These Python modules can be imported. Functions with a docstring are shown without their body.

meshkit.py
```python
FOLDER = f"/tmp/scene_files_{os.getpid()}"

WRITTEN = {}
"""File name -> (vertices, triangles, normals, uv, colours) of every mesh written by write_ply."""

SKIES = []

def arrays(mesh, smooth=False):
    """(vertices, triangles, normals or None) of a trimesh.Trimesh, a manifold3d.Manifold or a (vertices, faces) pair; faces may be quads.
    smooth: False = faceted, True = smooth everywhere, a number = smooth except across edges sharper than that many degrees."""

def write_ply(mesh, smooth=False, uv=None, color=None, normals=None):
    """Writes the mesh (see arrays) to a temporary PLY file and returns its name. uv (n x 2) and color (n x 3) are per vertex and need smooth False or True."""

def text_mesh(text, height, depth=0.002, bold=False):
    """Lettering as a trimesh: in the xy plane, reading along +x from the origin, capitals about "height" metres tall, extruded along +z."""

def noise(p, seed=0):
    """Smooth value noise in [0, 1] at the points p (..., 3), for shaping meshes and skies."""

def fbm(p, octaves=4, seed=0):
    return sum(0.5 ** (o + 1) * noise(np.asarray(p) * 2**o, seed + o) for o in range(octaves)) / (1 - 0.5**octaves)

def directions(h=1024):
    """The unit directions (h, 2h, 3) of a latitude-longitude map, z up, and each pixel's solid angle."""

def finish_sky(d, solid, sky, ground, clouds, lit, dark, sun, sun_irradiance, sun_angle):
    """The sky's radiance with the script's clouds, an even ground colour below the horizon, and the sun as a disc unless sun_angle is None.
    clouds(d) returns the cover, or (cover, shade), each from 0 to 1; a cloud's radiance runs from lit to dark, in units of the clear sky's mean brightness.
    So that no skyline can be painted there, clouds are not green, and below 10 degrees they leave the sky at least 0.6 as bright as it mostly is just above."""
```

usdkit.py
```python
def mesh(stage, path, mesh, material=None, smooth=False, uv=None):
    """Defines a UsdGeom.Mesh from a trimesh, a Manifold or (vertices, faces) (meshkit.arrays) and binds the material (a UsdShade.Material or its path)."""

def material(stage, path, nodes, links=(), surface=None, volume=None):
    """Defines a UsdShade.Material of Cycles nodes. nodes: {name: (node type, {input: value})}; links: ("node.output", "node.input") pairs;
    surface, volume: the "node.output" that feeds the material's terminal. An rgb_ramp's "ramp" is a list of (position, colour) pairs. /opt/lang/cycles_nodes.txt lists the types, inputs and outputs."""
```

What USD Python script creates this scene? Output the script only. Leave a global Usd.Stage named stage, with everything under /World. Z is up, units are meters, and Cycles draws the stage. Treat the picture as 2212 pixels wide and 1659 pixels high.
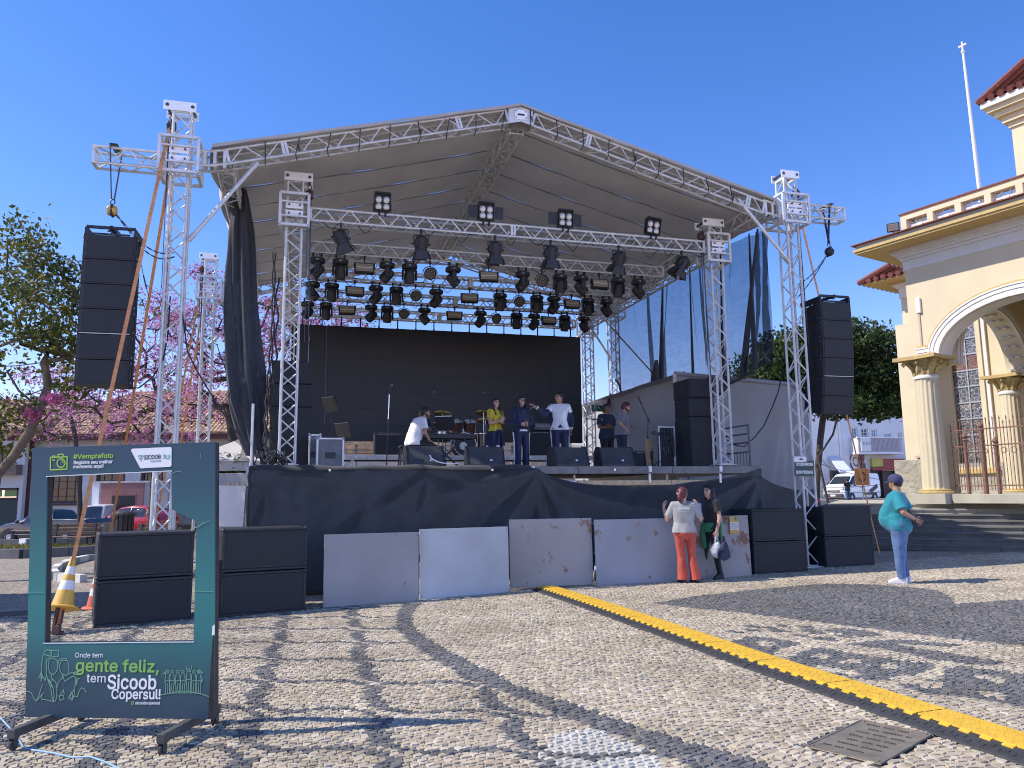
import math,random
import numpy as np
import trimesh
import manifold3d as m3
from shapely.geometry import Polygon,LineString,Point,box as sbox
from shapely.ops import unary_union
from shapely import affinity
import shapely
import usdkit,meshkit
from pxr import Usd,UsdGeom,UsdLux,UsdShade,Gf,Sdf,Vt
random.seed(7)
RNG=np.random.default_rng(7)
stage=Usd.Stage.CreateInMemory()
UsdGeom.SetStageUpAxis(stage,'Z')
UsdGeom.SetStageMetersPerUnit(stage,1.0)
UsdGeom.Xform.Define(stage,'/World')
UsdGeom.Scope.Define(stage,'/World/Looks')
# ------------------------------------------------------------------ camera
W,H=2212.,1659.
F=1661.6
PITCH=math.atan((1068-829.5)/F)
ROLL=math.radians(0.6)
EYE=1.6
fw=np.array([0,math.cos(PITCH),math.sin(PITCH)])
r0=np.array([1.,0,0]);u0=np.cross(r0,fw)
_c,_s=math.cos(ROLL),math.sin(ROLL)
RTV=_c*r0-_s*u0
UPV=_c*u0+_s*r0
EYEP=np.array([0,0,EYE])
cam=UsdGeom.Camera.Define(stage,'/World/camera')
cam.CreateFocalLengthAttr(36*F/W)
cam.CreateHorizontalApertureAttr(36.0)
cam.CreateVerticalApertureAttr(27.0)
cam.CreateClippingRangeAttr(Gf.Vec2f(0.1,2000))
EXPOSURE=0.72
cam.CreateExposureAttr(EXPOSURE)
_m=np.eye(4);_m[0,:3]=RTV;_m[1,:3]=UPV;_m[2,:3]=-fw;_m[3,:3]=EYEP
cam.AddTransformOp().Set(Gf.Matrix4d(_m.tolist()))
# ------------------------------------------------------------------ sky and sun
SUN_EL=math.radians(46)
sun_h=np.array([-0.9935,-0.114]);sun_h/=np.linalg.norm(sun_h)
SUND=np.array([sun_h[0]*math.cos(SUN_EL),sun_h[1]*math.cos(SUN_EL),math.sin(SUN_EL)])
dome=UsdLux.DomeLight.Define(stage,'/World/sky')
skym=usdkit.material(stage,'/World/Looks/sky_look',{'sky':('sky_texture',dict(sky_type='single_scattering',sun_disc=False,sun_elevation=SUN_EL,sun_rotation=math.atan2(SUND[0],SUND[1]),altitude=700.0,air_density=1.0,aerosol_density=0.25,ozone_density=2.6)),'hs':('hsv',dict(saturation=1.30,hue=0.5,value=1.0,fac=1.0)),'tn':('mix_color',dict(blend_type='multiply',fac=1.,b=(1.50,1.10,1.30))),'bg':('background_shader',dict(strength=0.118))},[('sky.color','hs.color'),('hs.color','tn.a'),('tn.result','bg.color')],surface='bg.background')
UsdShade.MaterialBindingAPI.Apply(dome.GetPrim()).Bind(skym)
dome.GetPrim().SetCustomDataByKey('kind','structure')
sun=UsdLux.DistantLight.Define(stage,'/World/sun')
sun.CreateIntensityAttr(0.95)
sun.CreateAngleAttr(0.5)
sun.CreateColorAttr(Gf.Vec3f(1.0,0.945,0.86))
sun.GetPrim().CreateAttribute('inputs:normalize',Sdf.ValueTypeNames.Bool).Set(True)
_z=SUND;_x=np.cross([0,0,1.],_z);_x/=np.linalg.norm(_x);_y=np.cross(_z,_x)
_m=np.eye(4);_m[0,:3]=_x;_m[1,:3]=_y;_m[2,:3]=_z
sun.AddTransformOp().Set(Gf.Matrix4d(_m.tolist()))
# ------------------------------------------------------------------ measuring the photograph
SL=0.013
def G(x):return SL*x
def ray(x,y):return fw+RTV*(x-W/2)/F+UPV*(H/2-y)/F
def gp(x,y):
 d=ray(x,y);return EYEP+d*(-EYE/(d[2]-SL*d[0]))
def aty(x,y,Y):d=ray(x,y);return EYEP+d*Y/d[1]
def onplane(x,y,p0,n):d=ray(x,y);return EYEP+d*(((p0-EYEP)@n)/(d@n))
def crop(o,s,pts):return[((o[0]+x/s)/1.15727,(o[1]+y/s)/1.15727)for x,y in pts]
YAW=math.radians(15.5)
Uv=np.array([math.cos(YAW),math.sin(YAW),0]);Vv=np.array([-math.sin(YAW),math.cos(YAW),0])
ORG=np.array([-5.48,12.8,0])
def stp(u,v,z):return ORG+Uv*u+Vv*v+np.array([0,0,z])
def onv(x,y,v):
 p=onplane(x,y,ORG+Vv*v,Vv)-ORG;return np.array([p@Uv,p@Vv,p[2]])
def onu(x,y,u):
 p=onplane(x,y,ORG+Uv*u,Uv)-ORG;return np.array([p@Uv,p@Vv,p[2]])
def inv(u,v):
 d=np.array([u,v,0])-ORG;return d@Uv,d@Vv
# ------------------------------------------------------------------ mesh helpers
def rotz(a):c,s=math.cos(a),math.sin(a);return np.array([[c,-s,0],[s,c,0],[0,0,1.]])
def rotx(a):c,s=math.cos(a),math.sin(a);return np.array([[1.,0,0],[0,c,-s],[0,s,c]])
def roty(a):c,s=math.cos(a),math.sin(a);return np.array([[c,0,s],[0,1.,0],[-s,0,c]])
BOXF=np.array([[0,2,3,1],[4,5,7,6],[0,1,5,4],[2,6,7,3],[0,4,6,2],[1,3,7,5]])
BOXV=np.array([[x,y,z]for z in(-.5,.5)for y in(-.5,.5)for x in(-.5,.5)])
def tri(f):f=np.asarray(f);return f if f.shape[1]==3 else np.vstack([f[:,[0,1,2]],f[:,[0,2,3]]])
class MB:
 """Collects simple solids that become one mesh."""
 def __init__(s):s.v,s.f,s.n=[],[],0
 def add(s,v,f):
  v=np.asarray(v,float);f=tri(f)
  s.v.append(v);s.f.append(f+s.n);s.n+=len(v);return s
 def mesh(s,m):
  if hasattr(m,'to_mesh'):q=m.to_mesh();return s.add(q.vert_properties[:,:3],q.tri_verts)
  return s.add(np.array(m.vertices),np.array(m.faces))
 def box(s,c,d,R=None,ch=0):
  if ch:
   d=np.asarray(d,float);ch=min(ch,d.min()*.45);p=[]
   for k in BOXV*2:
    for ax in range(3):
     q=k*(d/2-ch);q[ax]=k[ax]*d[ax]/2;p.append(q)
   h=trimesh.convex.convex_hull(np.array(p));v,f=np.array(h.vertices),np.array(h.faces)
  else:v,f=BOXV*d,BOXF
  if R is not None:v=v@R.T
  return s.add(v+c,f)
 def box2(s,a,b,ch=0):a,b=np.asarray(a,float),np.asarray(b,float);return s.box((a+b)/2,abs(b-a),None,ch)
 def bar(s,a,b,r,n=6,r2=None):
  return s.tube([a,b],[r,r if r2 is None else r2],n)
 def beam(s,a,b,w,h,up=(0,0,1)):
  a,b=np.asarray(a,float),np.asarray(b,float);x=b-a;L=np.linalg.norm(x);x/=L
  up=np.asarray(up,float)
  if abs(x@up)>.98:up=np.array([0,1.,0])
  y=np.cross(up,x);y/=np.linalg.norm(y);z=np.cross(x,y)
  return s.box((a+b)/2,(L,w,h),np.stack([x,y,z],1))
 def tube(s,pts,r,n=6,cap=True):
  p=np.asarray(pts,float);r=np.broadcast_to(r,(len(p),)).astype(float)
  t=np.gradient(p,axis=0);t/=np.linalg.norm(t,axis=1,keepdims=True)+1e-12
  ref=np.array([0,0,1.])if abs(t[:,2]).mean()<.85 else np.array([1.,0,0])
  a=np.cross(t,ref);a/=np.linalg.norm(a,axis=1,keepdims=True)+1e-12;b=np.cross(t,a)
  an=np.arange(n)*2*np.pi/n
  v=p[:,None]+r[:,None,None]*(np.cos(an)[None,:,None]*a[:,None]+np.sin(an)[None,:,None]*b[:,None])
  i,j=np.meshgrid(np.arange(len(p)-1),np.arange(n),indexing='ij')
  q=np.stack([i*n+j,i*n+(j+1)%n,(i+1)*n+(j+1)%n,(i+1)*n+j],-1).reshape(-1,4)
  v=v.reshape(-1,3);f=tri(q)
  if cap:
   v=np.vstack([v,p[0],p[-1]]);k=len(p)*n;j=np.arange(n)
   f=np.vstack([f,np.stack([np.full(n,k),(j+1)%n,j],1),np.stack([np.full(n,k+1),k-n+j,k-n+(j+1)%n],1)])
  return s.add(v,f)
 def lathe(s,prof,n=16,c=(0,0,0),R=None):
  prof=np.asarray(prof,float);an=np.arange(n)*2*np.pi/n
  v=np.stack([prof[:,None,0]*np.cos(an),prof[:,None,0]*np.sin(an),np.broadcast_to(prof[:,None,1],(len(prof),n))],-1)
  i,j=np.meshgrid(np.arange(len(prof)-1),np.arange(n),indexing='ij')
  q=np.stack([i*n+j,i*n+(j+1)%n,(i+1)*n+(j+1)%n,(i+1)*n+j],-1).reshape(-1,4)
  v=v.reshape(-1,3)
  if R is not None:v=v@np.asarray(R).T
  return s.add(v+np.asarray(c,float),q)
 def prism(s,poly,t,M=None):
  """A shapely polygon or a list of points, extruded by t along z, then moved by the 4 x 4 matrix M."""
  g=poly if hasattr(poly,'geom_type')else Polygon(poly)
  if not g.is_valid:g=g.buffer(0)
  for q in getattr(g,'geoms',[g]):
   if q.is_empty or q.area<1e-9:continue
   m=trimesh.creation.extrude_polygon(q,t,engine='earcut')
   v=np.array(m.vertices)
   if M is not None:v=v@M[:3,:3].T+M[:3,3]
   s.add(v,np.array(m.faces))
  return s
 def sphere(s,c,r,n=8):
  pr=[(math.sin(a),-math.cos(a))for a in np.linspace(0.001,math.pi-.001,max(5,n//2+1))]
  v0=s.n;s.lathe(pr,n);s.v[-1]=s.v[-1]*r+np.asarray(c,float);return s
 def quad(s,*p):return s.add(np.array(p,float),[[0,1,2,3]])
 def grid(s,P):
  P=np.asarray(P,float);a,b=P.shape[:2];i,j=np.meshgrid(np.arange(a-1),np.arange(b-1),indexing='ij')
  q=np.stack([i*b+j,i*b+j+1,(i+1)*b+j+1,(i+1)*b+j],-1).reshape(-1,4)
  return s.add(P.reshape(-1,3),q)
 def get(s):return(np.vstack(s.v),np.vstack(s.f))if s.v else None
 def moved(s,R,t=(0,0,0)):s.v=[v@np.asarray(R).T+np.asarray(t,float)for v in s.v];return s
def frame(o,x,y,z):
 M=np.eye(4);M[:3,0]=x;M[:3,1]=y;M[:3,2]=z;M[:3,3]=o;return M
def hull(pts):return trimesh.convex.convex_hull(np.asarray(pts,float))
# ------------------------------------------------------------------ the scene tree
USED={}
def numbered(parent,name):
 k=(parent,name);n=USED.get(k,0);USED[k]=n+1
 return f'{parent}/{name}'+(f'_{n:03d}' if n else '')
def pathof(p):return str(p.GetPath())if hasattr(p,'GetPath')else p
def obj(name,mb,mat,parent='/World',smooth=False,tone=None):
 d=mb.get()if isinstance(mb,MB)else mb
 if d is None:return None
 path=numbered(pathof(parent),name)
 m=usdkit.mesh(stage,path,d,MATS[mat]if isinstance(mat,str)else mat,smooth=smooth)
 m.CreateDoubleSidedAttr(True)
 if tone is not None:
  UsdGeom.PrimvarsAPI(m).CreatePrimvar('tone',Sdf.ValueTypeNames.Color3fArray,'vertex').Set(Vt.Vec3fArray.FromNumpy(np.asarray(tone,np.float32)))
 return m.GetPrim()
def tag(p,label=None,cat=None,group=None,kind=None):
 for k,v in(('label',label),('category',cat),('group',group),('kind',kind)):
  if v:p.SetCustomDataByKey(k,v)
 return p
def gm(R,t):
 M=np.eye(4);M[:3,:3]=np.asarray(R).T;M[3,:3]=t;return Gf.Matrix4d(M.tolist())
def thing(name,label,cat,loc=(0,0,0),R=np.eye(3),group=None,kind=None):
 x=UsdGeom.Xform.Define(stage,numbered('/World',name));x.AddTransformOp().Set(gm(R,np.asarray(loc,float)))
 return tag(x.GetPrim(),label,cat,group,kind)
def dup(src,label,loc,R=np.eye(3),group=None,name=None):
 base=name or src.GetName();cut=base.rsplit('_',1);base=cut[0]if cut[-1].isdigit()else base
 was=src.GetCustomData()
 x=UsdGeom.Xform.Define(stage,numbered('/World',base));p=x.GetPrim()
 p.GetReferences().AddInternalReference(src.GetPath());p.SetInstanceable(True)
 x.ClearXformOpOrder();x.MakeMatrixXform().Set(gm(R,np.asarray(loc,float)))
 return tag(p,label,was['category'],group or was.get('group'))
def sub(name,parent):
 return UsdGeom.Xform.Define(stage,numbered(pathof(parent),name)).GetPrim()
RS=rotz(YAW)
def sthing(name,label,cat,u,v,z,a=0,group=None,R=None):return thing(name,label,cat,stp(u,v,z),RS@(rotz(a)if R is None else R),group)
def sdup(src,label,u,v,z,a=0,group=None,R=None):return dup(src,label,stp(u,v,z),RS@(rotz(a)if R is None else R),group)
ORD=['first','second','third','fourth','fifth','sixth','seventh','eighth','ninth','tenth']
# ------------------------------------------------------------------ materials
MATS={}
def pm(name,col,rough=.6,metal=0.,var=.12,scale=6.,bump=0.,bscale=60.,spec=.5,sheen=0.,trans=0.,coat=0.,detail=3.,tint=None,dist=.02,obj_space=False,**kw):
 """A principled material whose colour wanders a little with noise; tint is a second colour it wanders to."""
 c=np.array(col,float);lo=np.clip(c*(1-var),0,1)if tint is None else np.array(tint);hi=np.clip(c*(1+var),0,1)
 nodes={'co':('texture_coordinate',{})if obj_space else('geometry',{}),'n':('noise_texture',dict(scale=scale,detail=detail,roughness=.6)),'r':('rgb_ramp',{'ramp':[(.3,tuple(lo)),(.7,tuple(hi))]}),'p':('principled_bsdf',dict(roughness=rough,metallic=metal,specular_ior_level=spec,sheen_weight=sheen,coat_weight=coat,**kw))}
 pos='co.object' if obj_space else 'co.position'
 links=[(pos,'n.vector'),('n.fac','r.fac'),('r.color','p.base_color')]
 if bump:
  nodes['bn']=('noise_texture',dict(scale=bscale,detail=4.,roughness=.6))
  nodes['b']=('bump',dict(strength=bump,distance=dist))
  links+=[(pos,'bn.vector'),('bn.fac','b.height'),('b.normal','p.normal')]
 out='p.BSDF'
 if trans:
  nodes['t']=('translucent_bsdf',{});nodes['mx']=('mix_closure',dict(fac=trans))
  links+=[('r.color','t.color'),('p.BSDF','mx.closure1'),('t.BSDF','mx.closure2')];out='mx.closure'
 MATS[name]=usdkit.material(stage,'/World/Looks/'+name,nodes,links,surface=out)
 return MATS[name]
def flat(name,col,rough=.6,metal=0.,spec=.5,**kw):
 MATS[name]=usdkit.material(stage,'/World/Looks/'+name,{'p':('principled_bsdf',dict(base_color=tuple(col),roughness=rough,metallic=metal,specular_ior_level=spec,**kw))},surface='p.BSDF')
def glass(name,col=(.02,.025,.03),clear=.35):
 MATS[name]=usdkit.material(stage,'/World/Looks/'+name,{'d':('principled_bsdf',dict(base_color=col,roughness=.05,specular_ior_level=.6)),'t':('transparent_bsdf',dict(color=(.8,.85,.85))),'m':('mix_closure',dict(fac=clear))},[('d.BSDF','m.closure1'),('t.BSDF','m.closure2')],surface='m.closure')
pm('aluminium',(.60,.60,.585),.5,.35,.14,9,.15,160)
pm('aluminium_worn',(.52,.51,.49),.55,.3,.2,7,.15,120)
pm('black_plastic',(.018,.019,.022),.45,0,.3,9)
pm('black_metal',(.022,.023,.026),.5,.2,.3,9)
pm('black_cabinet',(.016,.017,.02),.62,0,.35,5,.35,140)
pm('grille',(.02,.021,.024),.6,.2,.35,240,.5,420)
pm('rubber',(.03,.03,.032),.8,0,.3,12)
pm('chrome',(.7,.7,.7),.2,1.,.05,5)
pm('steel_chain',(.10,.10,.11),.4,.8,.3,30)
pm('orange_strap',(.55,.24,.09),.75,0,.25,14,sheen=.2)
pm('ochre',(.50,.30,.06),.5,.1,.2,12)
pm('rust',(.10,.06,.045),.8,.3,.3,30,.3,80)
pm('wood_raw',(.42,.31,.18),.7,0,.25,12,.3,60)
pm('canvas',(.50,.475,.44),.85,0,.09,1.1,.12,3,trans=.022)
pm('canvas_seam',(.22,.215,.21),.8,0,.1,4)
pm('white_paint',(.78,.78,.77),.5,0,.06,3)
pm('grey_paint',(.32,.33,.34),.55,0,.1,4)
pm('dark_cloth',(.022,.023,.026),.8,0,.35,3,.2,90,sheen=.25)
pm('yellow_paint',(.62,.40,.05),.5,0,.15,12)
pm('red_brown',(.10,.035,.03),.7,0,.25,8)
flat('lens',(.35,.33,.30),.12,.3,.8)
flat('dark_lens',(.02,.022,.03),.08,0,.8)
flat('strobe_face',(.36,.33,.25),.25,0,.6)
flat('strobe_tube',(.8,.78,.7),.2,0,.6)
# ==== the ground
MATS['cobble_far']=usdkit.material(stage,'/World/Looks/cobble_far',{'g':('geometry',{}),'v':('voronoi_texture',dict(scale=15.,feature='f1')),'e':('voronoi_texture',dict(scale=15.,feature='distance_to_edge')),'r':('rgb_ramp',{'ramp':[(0,(.26,.215,.16)),(.5,(.36,.305,.23)),(1,(.44,.38,.29))]}),'s':('separate_color',{}),'er':('rgb_ramp',{'ramp':[(0.02,(.12,.12,.12)),(.08,(1,1,1))]}),'n':('noise_texture',dict(scale=.8,detail=4.)),'nr':('rgb_ramp',{'ramp':[(.3,(.8,.78,.75)),(.7,(1,1,1))]}),'m1':('mix_color',dict(blend_type='multiply',fac=1.)),'m2':('mix_color',dict(blend_type='multiply',fac=1.)),'b':('bump',dict(strength=.5,distance=.02)),'p':('principled_bsdf',dict(roughness=.7))},[('g.position','v.vector'),('g.position','e.vector'),('g.position','n.vector'),('v.color','s.color'),('s.r','r.fac'),('e.distance','er.fac'),('n.fac','nr.fac'),('r.color','m1.a'),('er.color','m1.b'),('m1.result','m2.a'),('nr.color','m2.b'),('m2.result','p.base_color'),('e.distance','b.height'),('b.normal','p.normal')],surface='p.BSDF')
pm('joint_sand',(.085,.068,.05),.9,0,.3,30,.3,90)
pm('asphalt',(.055,.055,.056),.85,0,.25,2,.3,80)
pm('far_earth',(.16,.14,.11),.9,0,.25,.3)
pm('kerb_stone',(.30,.29,.27),.8,0,.2,3,.3,40)
pm('kerb_dark',(.10,.10,.105),.8,0,.2,3,.3,40)
pm('cement',(.33,.31,.27),.85,0,.12,3,.2,60)
def tone_mat(name,rough=.62,bs=130,strength=.35,var=.16):
 MATS[name]=usdkit.material(stage,'/World/Looks/'+name,{'a':('attribute',dict(attribute='tone')),'g':('geometry',{}),'n':('noise_texture',dict(scale=bs,detail=3.)),'w':('noise_texture',dict(scale=.9,detail=4.)),'r':('rgb_ramp',{'ramp':[(.3,(1-var*2,1-var*2.1,1-var*2.3)),(.7,(1,1,1))]}),'m':('mix_color',dict(blend_type='multiply',fac=1.)),'b':('bump',dict(strength=strength,distance=.006)),'p':('principled_bsdf',dict(roughness=rough))},[('g.position','n.vector'),('g.position','w.vector'),('w.fac','r.fac'),('a.color','m.a'),('r.color','m.b'),('m.result','p.base_color'),('n.fac','b.height'),('b.normal','p.normal')],surface='p.BSDF')
tone_mat('stone_tone')
def sheet(pts,dz):return[(x,y,G(x)+dz)for x,y in pts]
def flat_sheet(poly,dz):
 """A polygon laid on the gently rising ground."""
 v,f=trimesh.creation.triangulate_polygon(poly,engine='earcut')
 return(np.column_stack([v,G(v[:,0])+dz]),f)
def slab(poly,z0,z1,edge=None):
 """A polygon with thickness, following the ground."""
 m=trimesh.creation.extrude_polygon(poly,1.0,engine='earcut')
 v=np.array(m.vertices);v[:,2]=G(v[:,0])+z0+v[:,2]*(z1-z0)
 return(v,np.array(m.faces))
tag(obj('ground',flat_sheet(sbox(-320,-60,320,520),-.006),'far_earth'),kind='structure')
tag(obj('street',flat_sheet(Polygon([(-60,33.6),(-3,33.2),(70,45),(90,60),(120,130),(-160,130),(-160,33.6)]),-.002),'asphalt'),kind='structure')
pave=thing('pavement',None,None,kind='structure')
plaza=Polygon([(-60,-8),(60,-8),(60,62),(34,62),(8,33),(-60,33)])
near=Polygon([(-4.4,3.0),(4.4,3.0),(12.5,12.2),(11.5,18.2),(8.0,16.6),(4.6,15.2),(-2.7,12.2),(-6.6,12.6),(-9.3,11.6)])
obj('paving',flat_sheet(plaza,.0),'cobble_far',pave)
obj('bedding',flat_sheet(near,.004),'joint_sand',pave)
# ---- the dark figures of the mosaic, measured on the ground
def gpoly(pts):return Polygon([gp(*p)[:2]for p in pts]).buffer(0)
C1,C2,C3,C4=((600,1450),2.4578),((1300,1400),3.16),((1860,1400),3.16),((0,1500),3.16)
band_l=crop(*C1,[(1010,150),(975,195),(955,240),(960,310),(1010,360),(1090,430),(1190,490),(1300,550),(1460,630),(1640,710)])+crop(*C2,[(0,1110),(300,1235),(700,1380),(1000,1490),(1250,1585),(1450,1690)])
band_r=crop(*C1,[(1110,150),(1075,190),(1055,230),(1080,300),(1150,360),(1250,425),(1400,505),(1560,575)])+crop(*C2,[(0,1010),(500,1180),(1000,1350),(1500,1500),(1900,1610),(2200,1720)])
bandpoly=gpoly(band_l+band_r[::-1])
tip=crop(*C2,[(1050,350),(1400,292),(1800,248),(2212,210)]);low=crop(*C2,[(1050,350),(1400,392),(1800,430)])
big_dark=gpoly(tip+crop(*C3,[(300,212),(700,195),(1000,200),(1300,220),(1520,245),(1600,275),(1660,320),(1680,355),(1900,340),(2300,315),(2300,700)])+crop(*C3,[(2212,690),(1700,640),(1300,590),(900,540),(500,490),(0,430)])+low[::-1])
def rel(sh,holes=()):
 p=gpoly(crop(*C3,sh))
 for h in holes:p=p.difference(gpoly(crop(*C3,h)))
 return p
figs=[rel([(0,625),(90,610),(300,640),(480,672),(380,700),(290,720),(210,765),(100,760),(-80,720),(-150,680)],[[(90,670),(170,645),(265,665),(240,690),(130,690)]]),rel([(410,760),(560,700),(700,720),(1000,770),(1300,810),(1550,835),(1450,880),(1360,920),(1180,940),(1120,970),(900,950),(700,925),(520,870),(350,810)],[[(500,770),(590,745),(700,760),(650,795)],[(745,815),(830,790),(945,805),(900,830),(800,828)],[(1065,850),(1120,825),(1240,850),(1200,878)],[(520,870),(590,845),(940,900),(880,930)]]),rel([(790,680),(1180,635),(1400,650),(1750,680),(1600,700),(1210,670),(1250,690),(1450,720),(1700,760),(2120,830),(1900,850),(1500,800),(1150,720)]),rel([(1550,960),(1570,930),(1600,870),(1680,850),(1900,870),(2300,925),(2300,1190),(1900,1120),(1700,1090),(1400,1060),(1180,985)],[[(1800,935),(1870,915),(2070,950),(2020,985)],[(1830,1075),(1880,1045),(2100,1080),(2050,1115)],[(1110,970),(1180,935),(1600,990),(1540,1030)]])]
for cx,cy,rx,ry in[(80,537,85,12),(215,546,55,8),(305,528,62,9),(285,570,95,11),(465,611,60,11),(495,543,80,11),(535,576,100,15),(650,635,105,17),(800,614,90,13),(870,584,225,27),(70,567,75,9),(-60,580,60,9)]:
 a=np.linspace(0,2*np.pi,17)[:-1]
 figs.append(rel([(cx+rx*math.cos(t),cy+ry*math.sin(t)+.1*rx*math.cos(t))for t in a]))
# waves: a lattice of S-shaped lines joined by thick steps
wa,wb,wo=np.array([1.165,-1.055]),np.array([.225,-.925]),np.array([-2.8,9.46])
line_rel=np.array([(.12,-.36),(.22,-.46),(.32,-.53),(.48,-.58),(.68,-.53),(.83,-.53),(.97,-.60),(1.165,-.80)])
node_rel=np.array([(.02,.24),(-.02,.05),(.04,-.15),(.12,-.36)])
waves=[]
for i in range(-9,6):
 for j in range(-7,12):
  o=wo+wa*i+wb*j+RNG.uniform(-.03,.03,2)
  if not(-11<o[0]<3 and 2.5<o[1]<14):continue
  waves+=[LineString(o+line_rel).buffer(.042),LineString(o+node_rel).buffer(.078,cap_style=2)]
left_zone=Polygon([(-12,2.5),(-12,14),*[tuple(gp(*p)[:2])for p in band_l],(4,2.5)]).buffer(0)
waves=unary_union(waves).intersection(left_zone)
dark=unary_union([waves,bandpoly,big_dark,*figs])
shapely.prepare(dark)
patch=gpoly(crop(*C1,[(1930,960),(2212,905)])+crop(*C2,[(700,1400),(1050,1520),(1150,1643),(1150,1720),(100,1720),(150,1560)]))
plaque_c=[np.array(p)for p in[(1.79,5.04),(2.36,5.52),(2.67,5.19),(2.09,4.68)]]
hole=Polygon(plaque_c)
# ---- the stones: rows of small hand-cut blocks
def stones(poly,pitch,ang):
 c,s=math.cos(ang),math.sin(ang)
 x0,y0,x1,y1=affinity.rotate(poly,-ang,origin=(0,0),use_radians=True).bounds
 ni,nj=int((x1-x0)/pitch)+3,int((y1-y0)/pitch)+3
 jit=RNG.uniform(-.22,.22,(nj,ni+1))*pitch
 X=x0+(np.arange(ni+1)[None]+.5*(np.arange(nj)[:,None]%2))*pitch*1.08+jit
 def rowline(j,x):return y0+j*pitch*.92+.045*np.sin(x*1.7+j*.021)+.03*np.sin(x*4.1+1.3+j*.05)+.012*np.sin(x*37.+j*2.4)
 J=np.arange(nj)[:,None]
 xa,xb=X[:,:-1],X[:,1:]
 sk=RNG.uniform(-.18,.18,(nj,ni+1))*pitch
 xa2,xb2=xa+sk[:,:-1],xb+sk[:,1:]
 P=np.stack([np.stack([xa,rowline(J,xa)],-1),np.stack([xb,rowline(J,xb)],-1),np.stack([xb2,rowline(J+1,xb2)],-1),np.stack([xa2,rowline(J+1,xa2)],-1)],2).reshape(-1,4,2)
 P=P@np.array([[c,s],[-s,c]])
 cen=P.mean(1)
 ok=shapely.contains_xy(poly,cen[:,0],cen[:,1])&~shapely.contains_xy(hole.buffer(.02),cen[:,0],cen[:,1])
 return P[ok],cen[ok]
P,cen=stones(near,.056,math.radians(28))
n=len(P)
is_dark=shapely.contains_xy(dark,cen[:,0],cen[:,1])
is_patch=shapely.contains_xy(patch,cen[:,0],cen[:,1])&~is_dark
light=np.array([(.49,.41,.295),(.53,.455,.34),(.45,.37,.26),(.55,.48,.37),(.41,.34,.25),(.51,.42,.29)])
darkc=np.array([(.14,.135,.13),(.165,.155,.145),(.12,.117,.115),(.19,.175,.155)])
tone=np.where(is_dark[:,None],darkc[RNG.integers(0,4,n)],light[RNG.integers(0,6,n)])*RNG.uniform(.78,1.16,(n,1))
tone[is_patch]=np.array([.56,.53,.46])*RNG.uniform(.85,1.1,(is_patch.sum(),1))
shr=np.where(is_patch,.70,.875)[:,None,None]+RNG.uniform(-.05,.03,(n,1,1))
lowp=cen[:,None]+(P-cen[:,None])*np.minimum(shr+.05,.96)
topp=cen[:,None]+(P-cen[:,None])*(shr-.10)+RNG.uniform(-.002,.002,(n,4,2))
tilt=RNG.normal(0,.055,(n,2))
ztop=.017+RNG.normal(0,.0022,(n,1))+((topp-cen[:,None])*tilt[:,None]).sum(-1)
V=np.concatenate([np.dstack([lowp,G(lowp[...,0])+.003]),np.dstack([topp,G(topp[...,0])+ztop])],1)
SF=tri(np.array([[4,5,6,7],[0,1,5,4],[1,2,6,5],[2,3,7,6],[3,0,4,7]]))
order=np.argsort(np.hypot(cen[:,0]/1.0,cen[:,1]))
inview=np.abs(cen[:,0])<.60*cen[:,1]
first=[k for k in order if inview[k]and cen[k,1]>4.55][:300]
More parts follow.
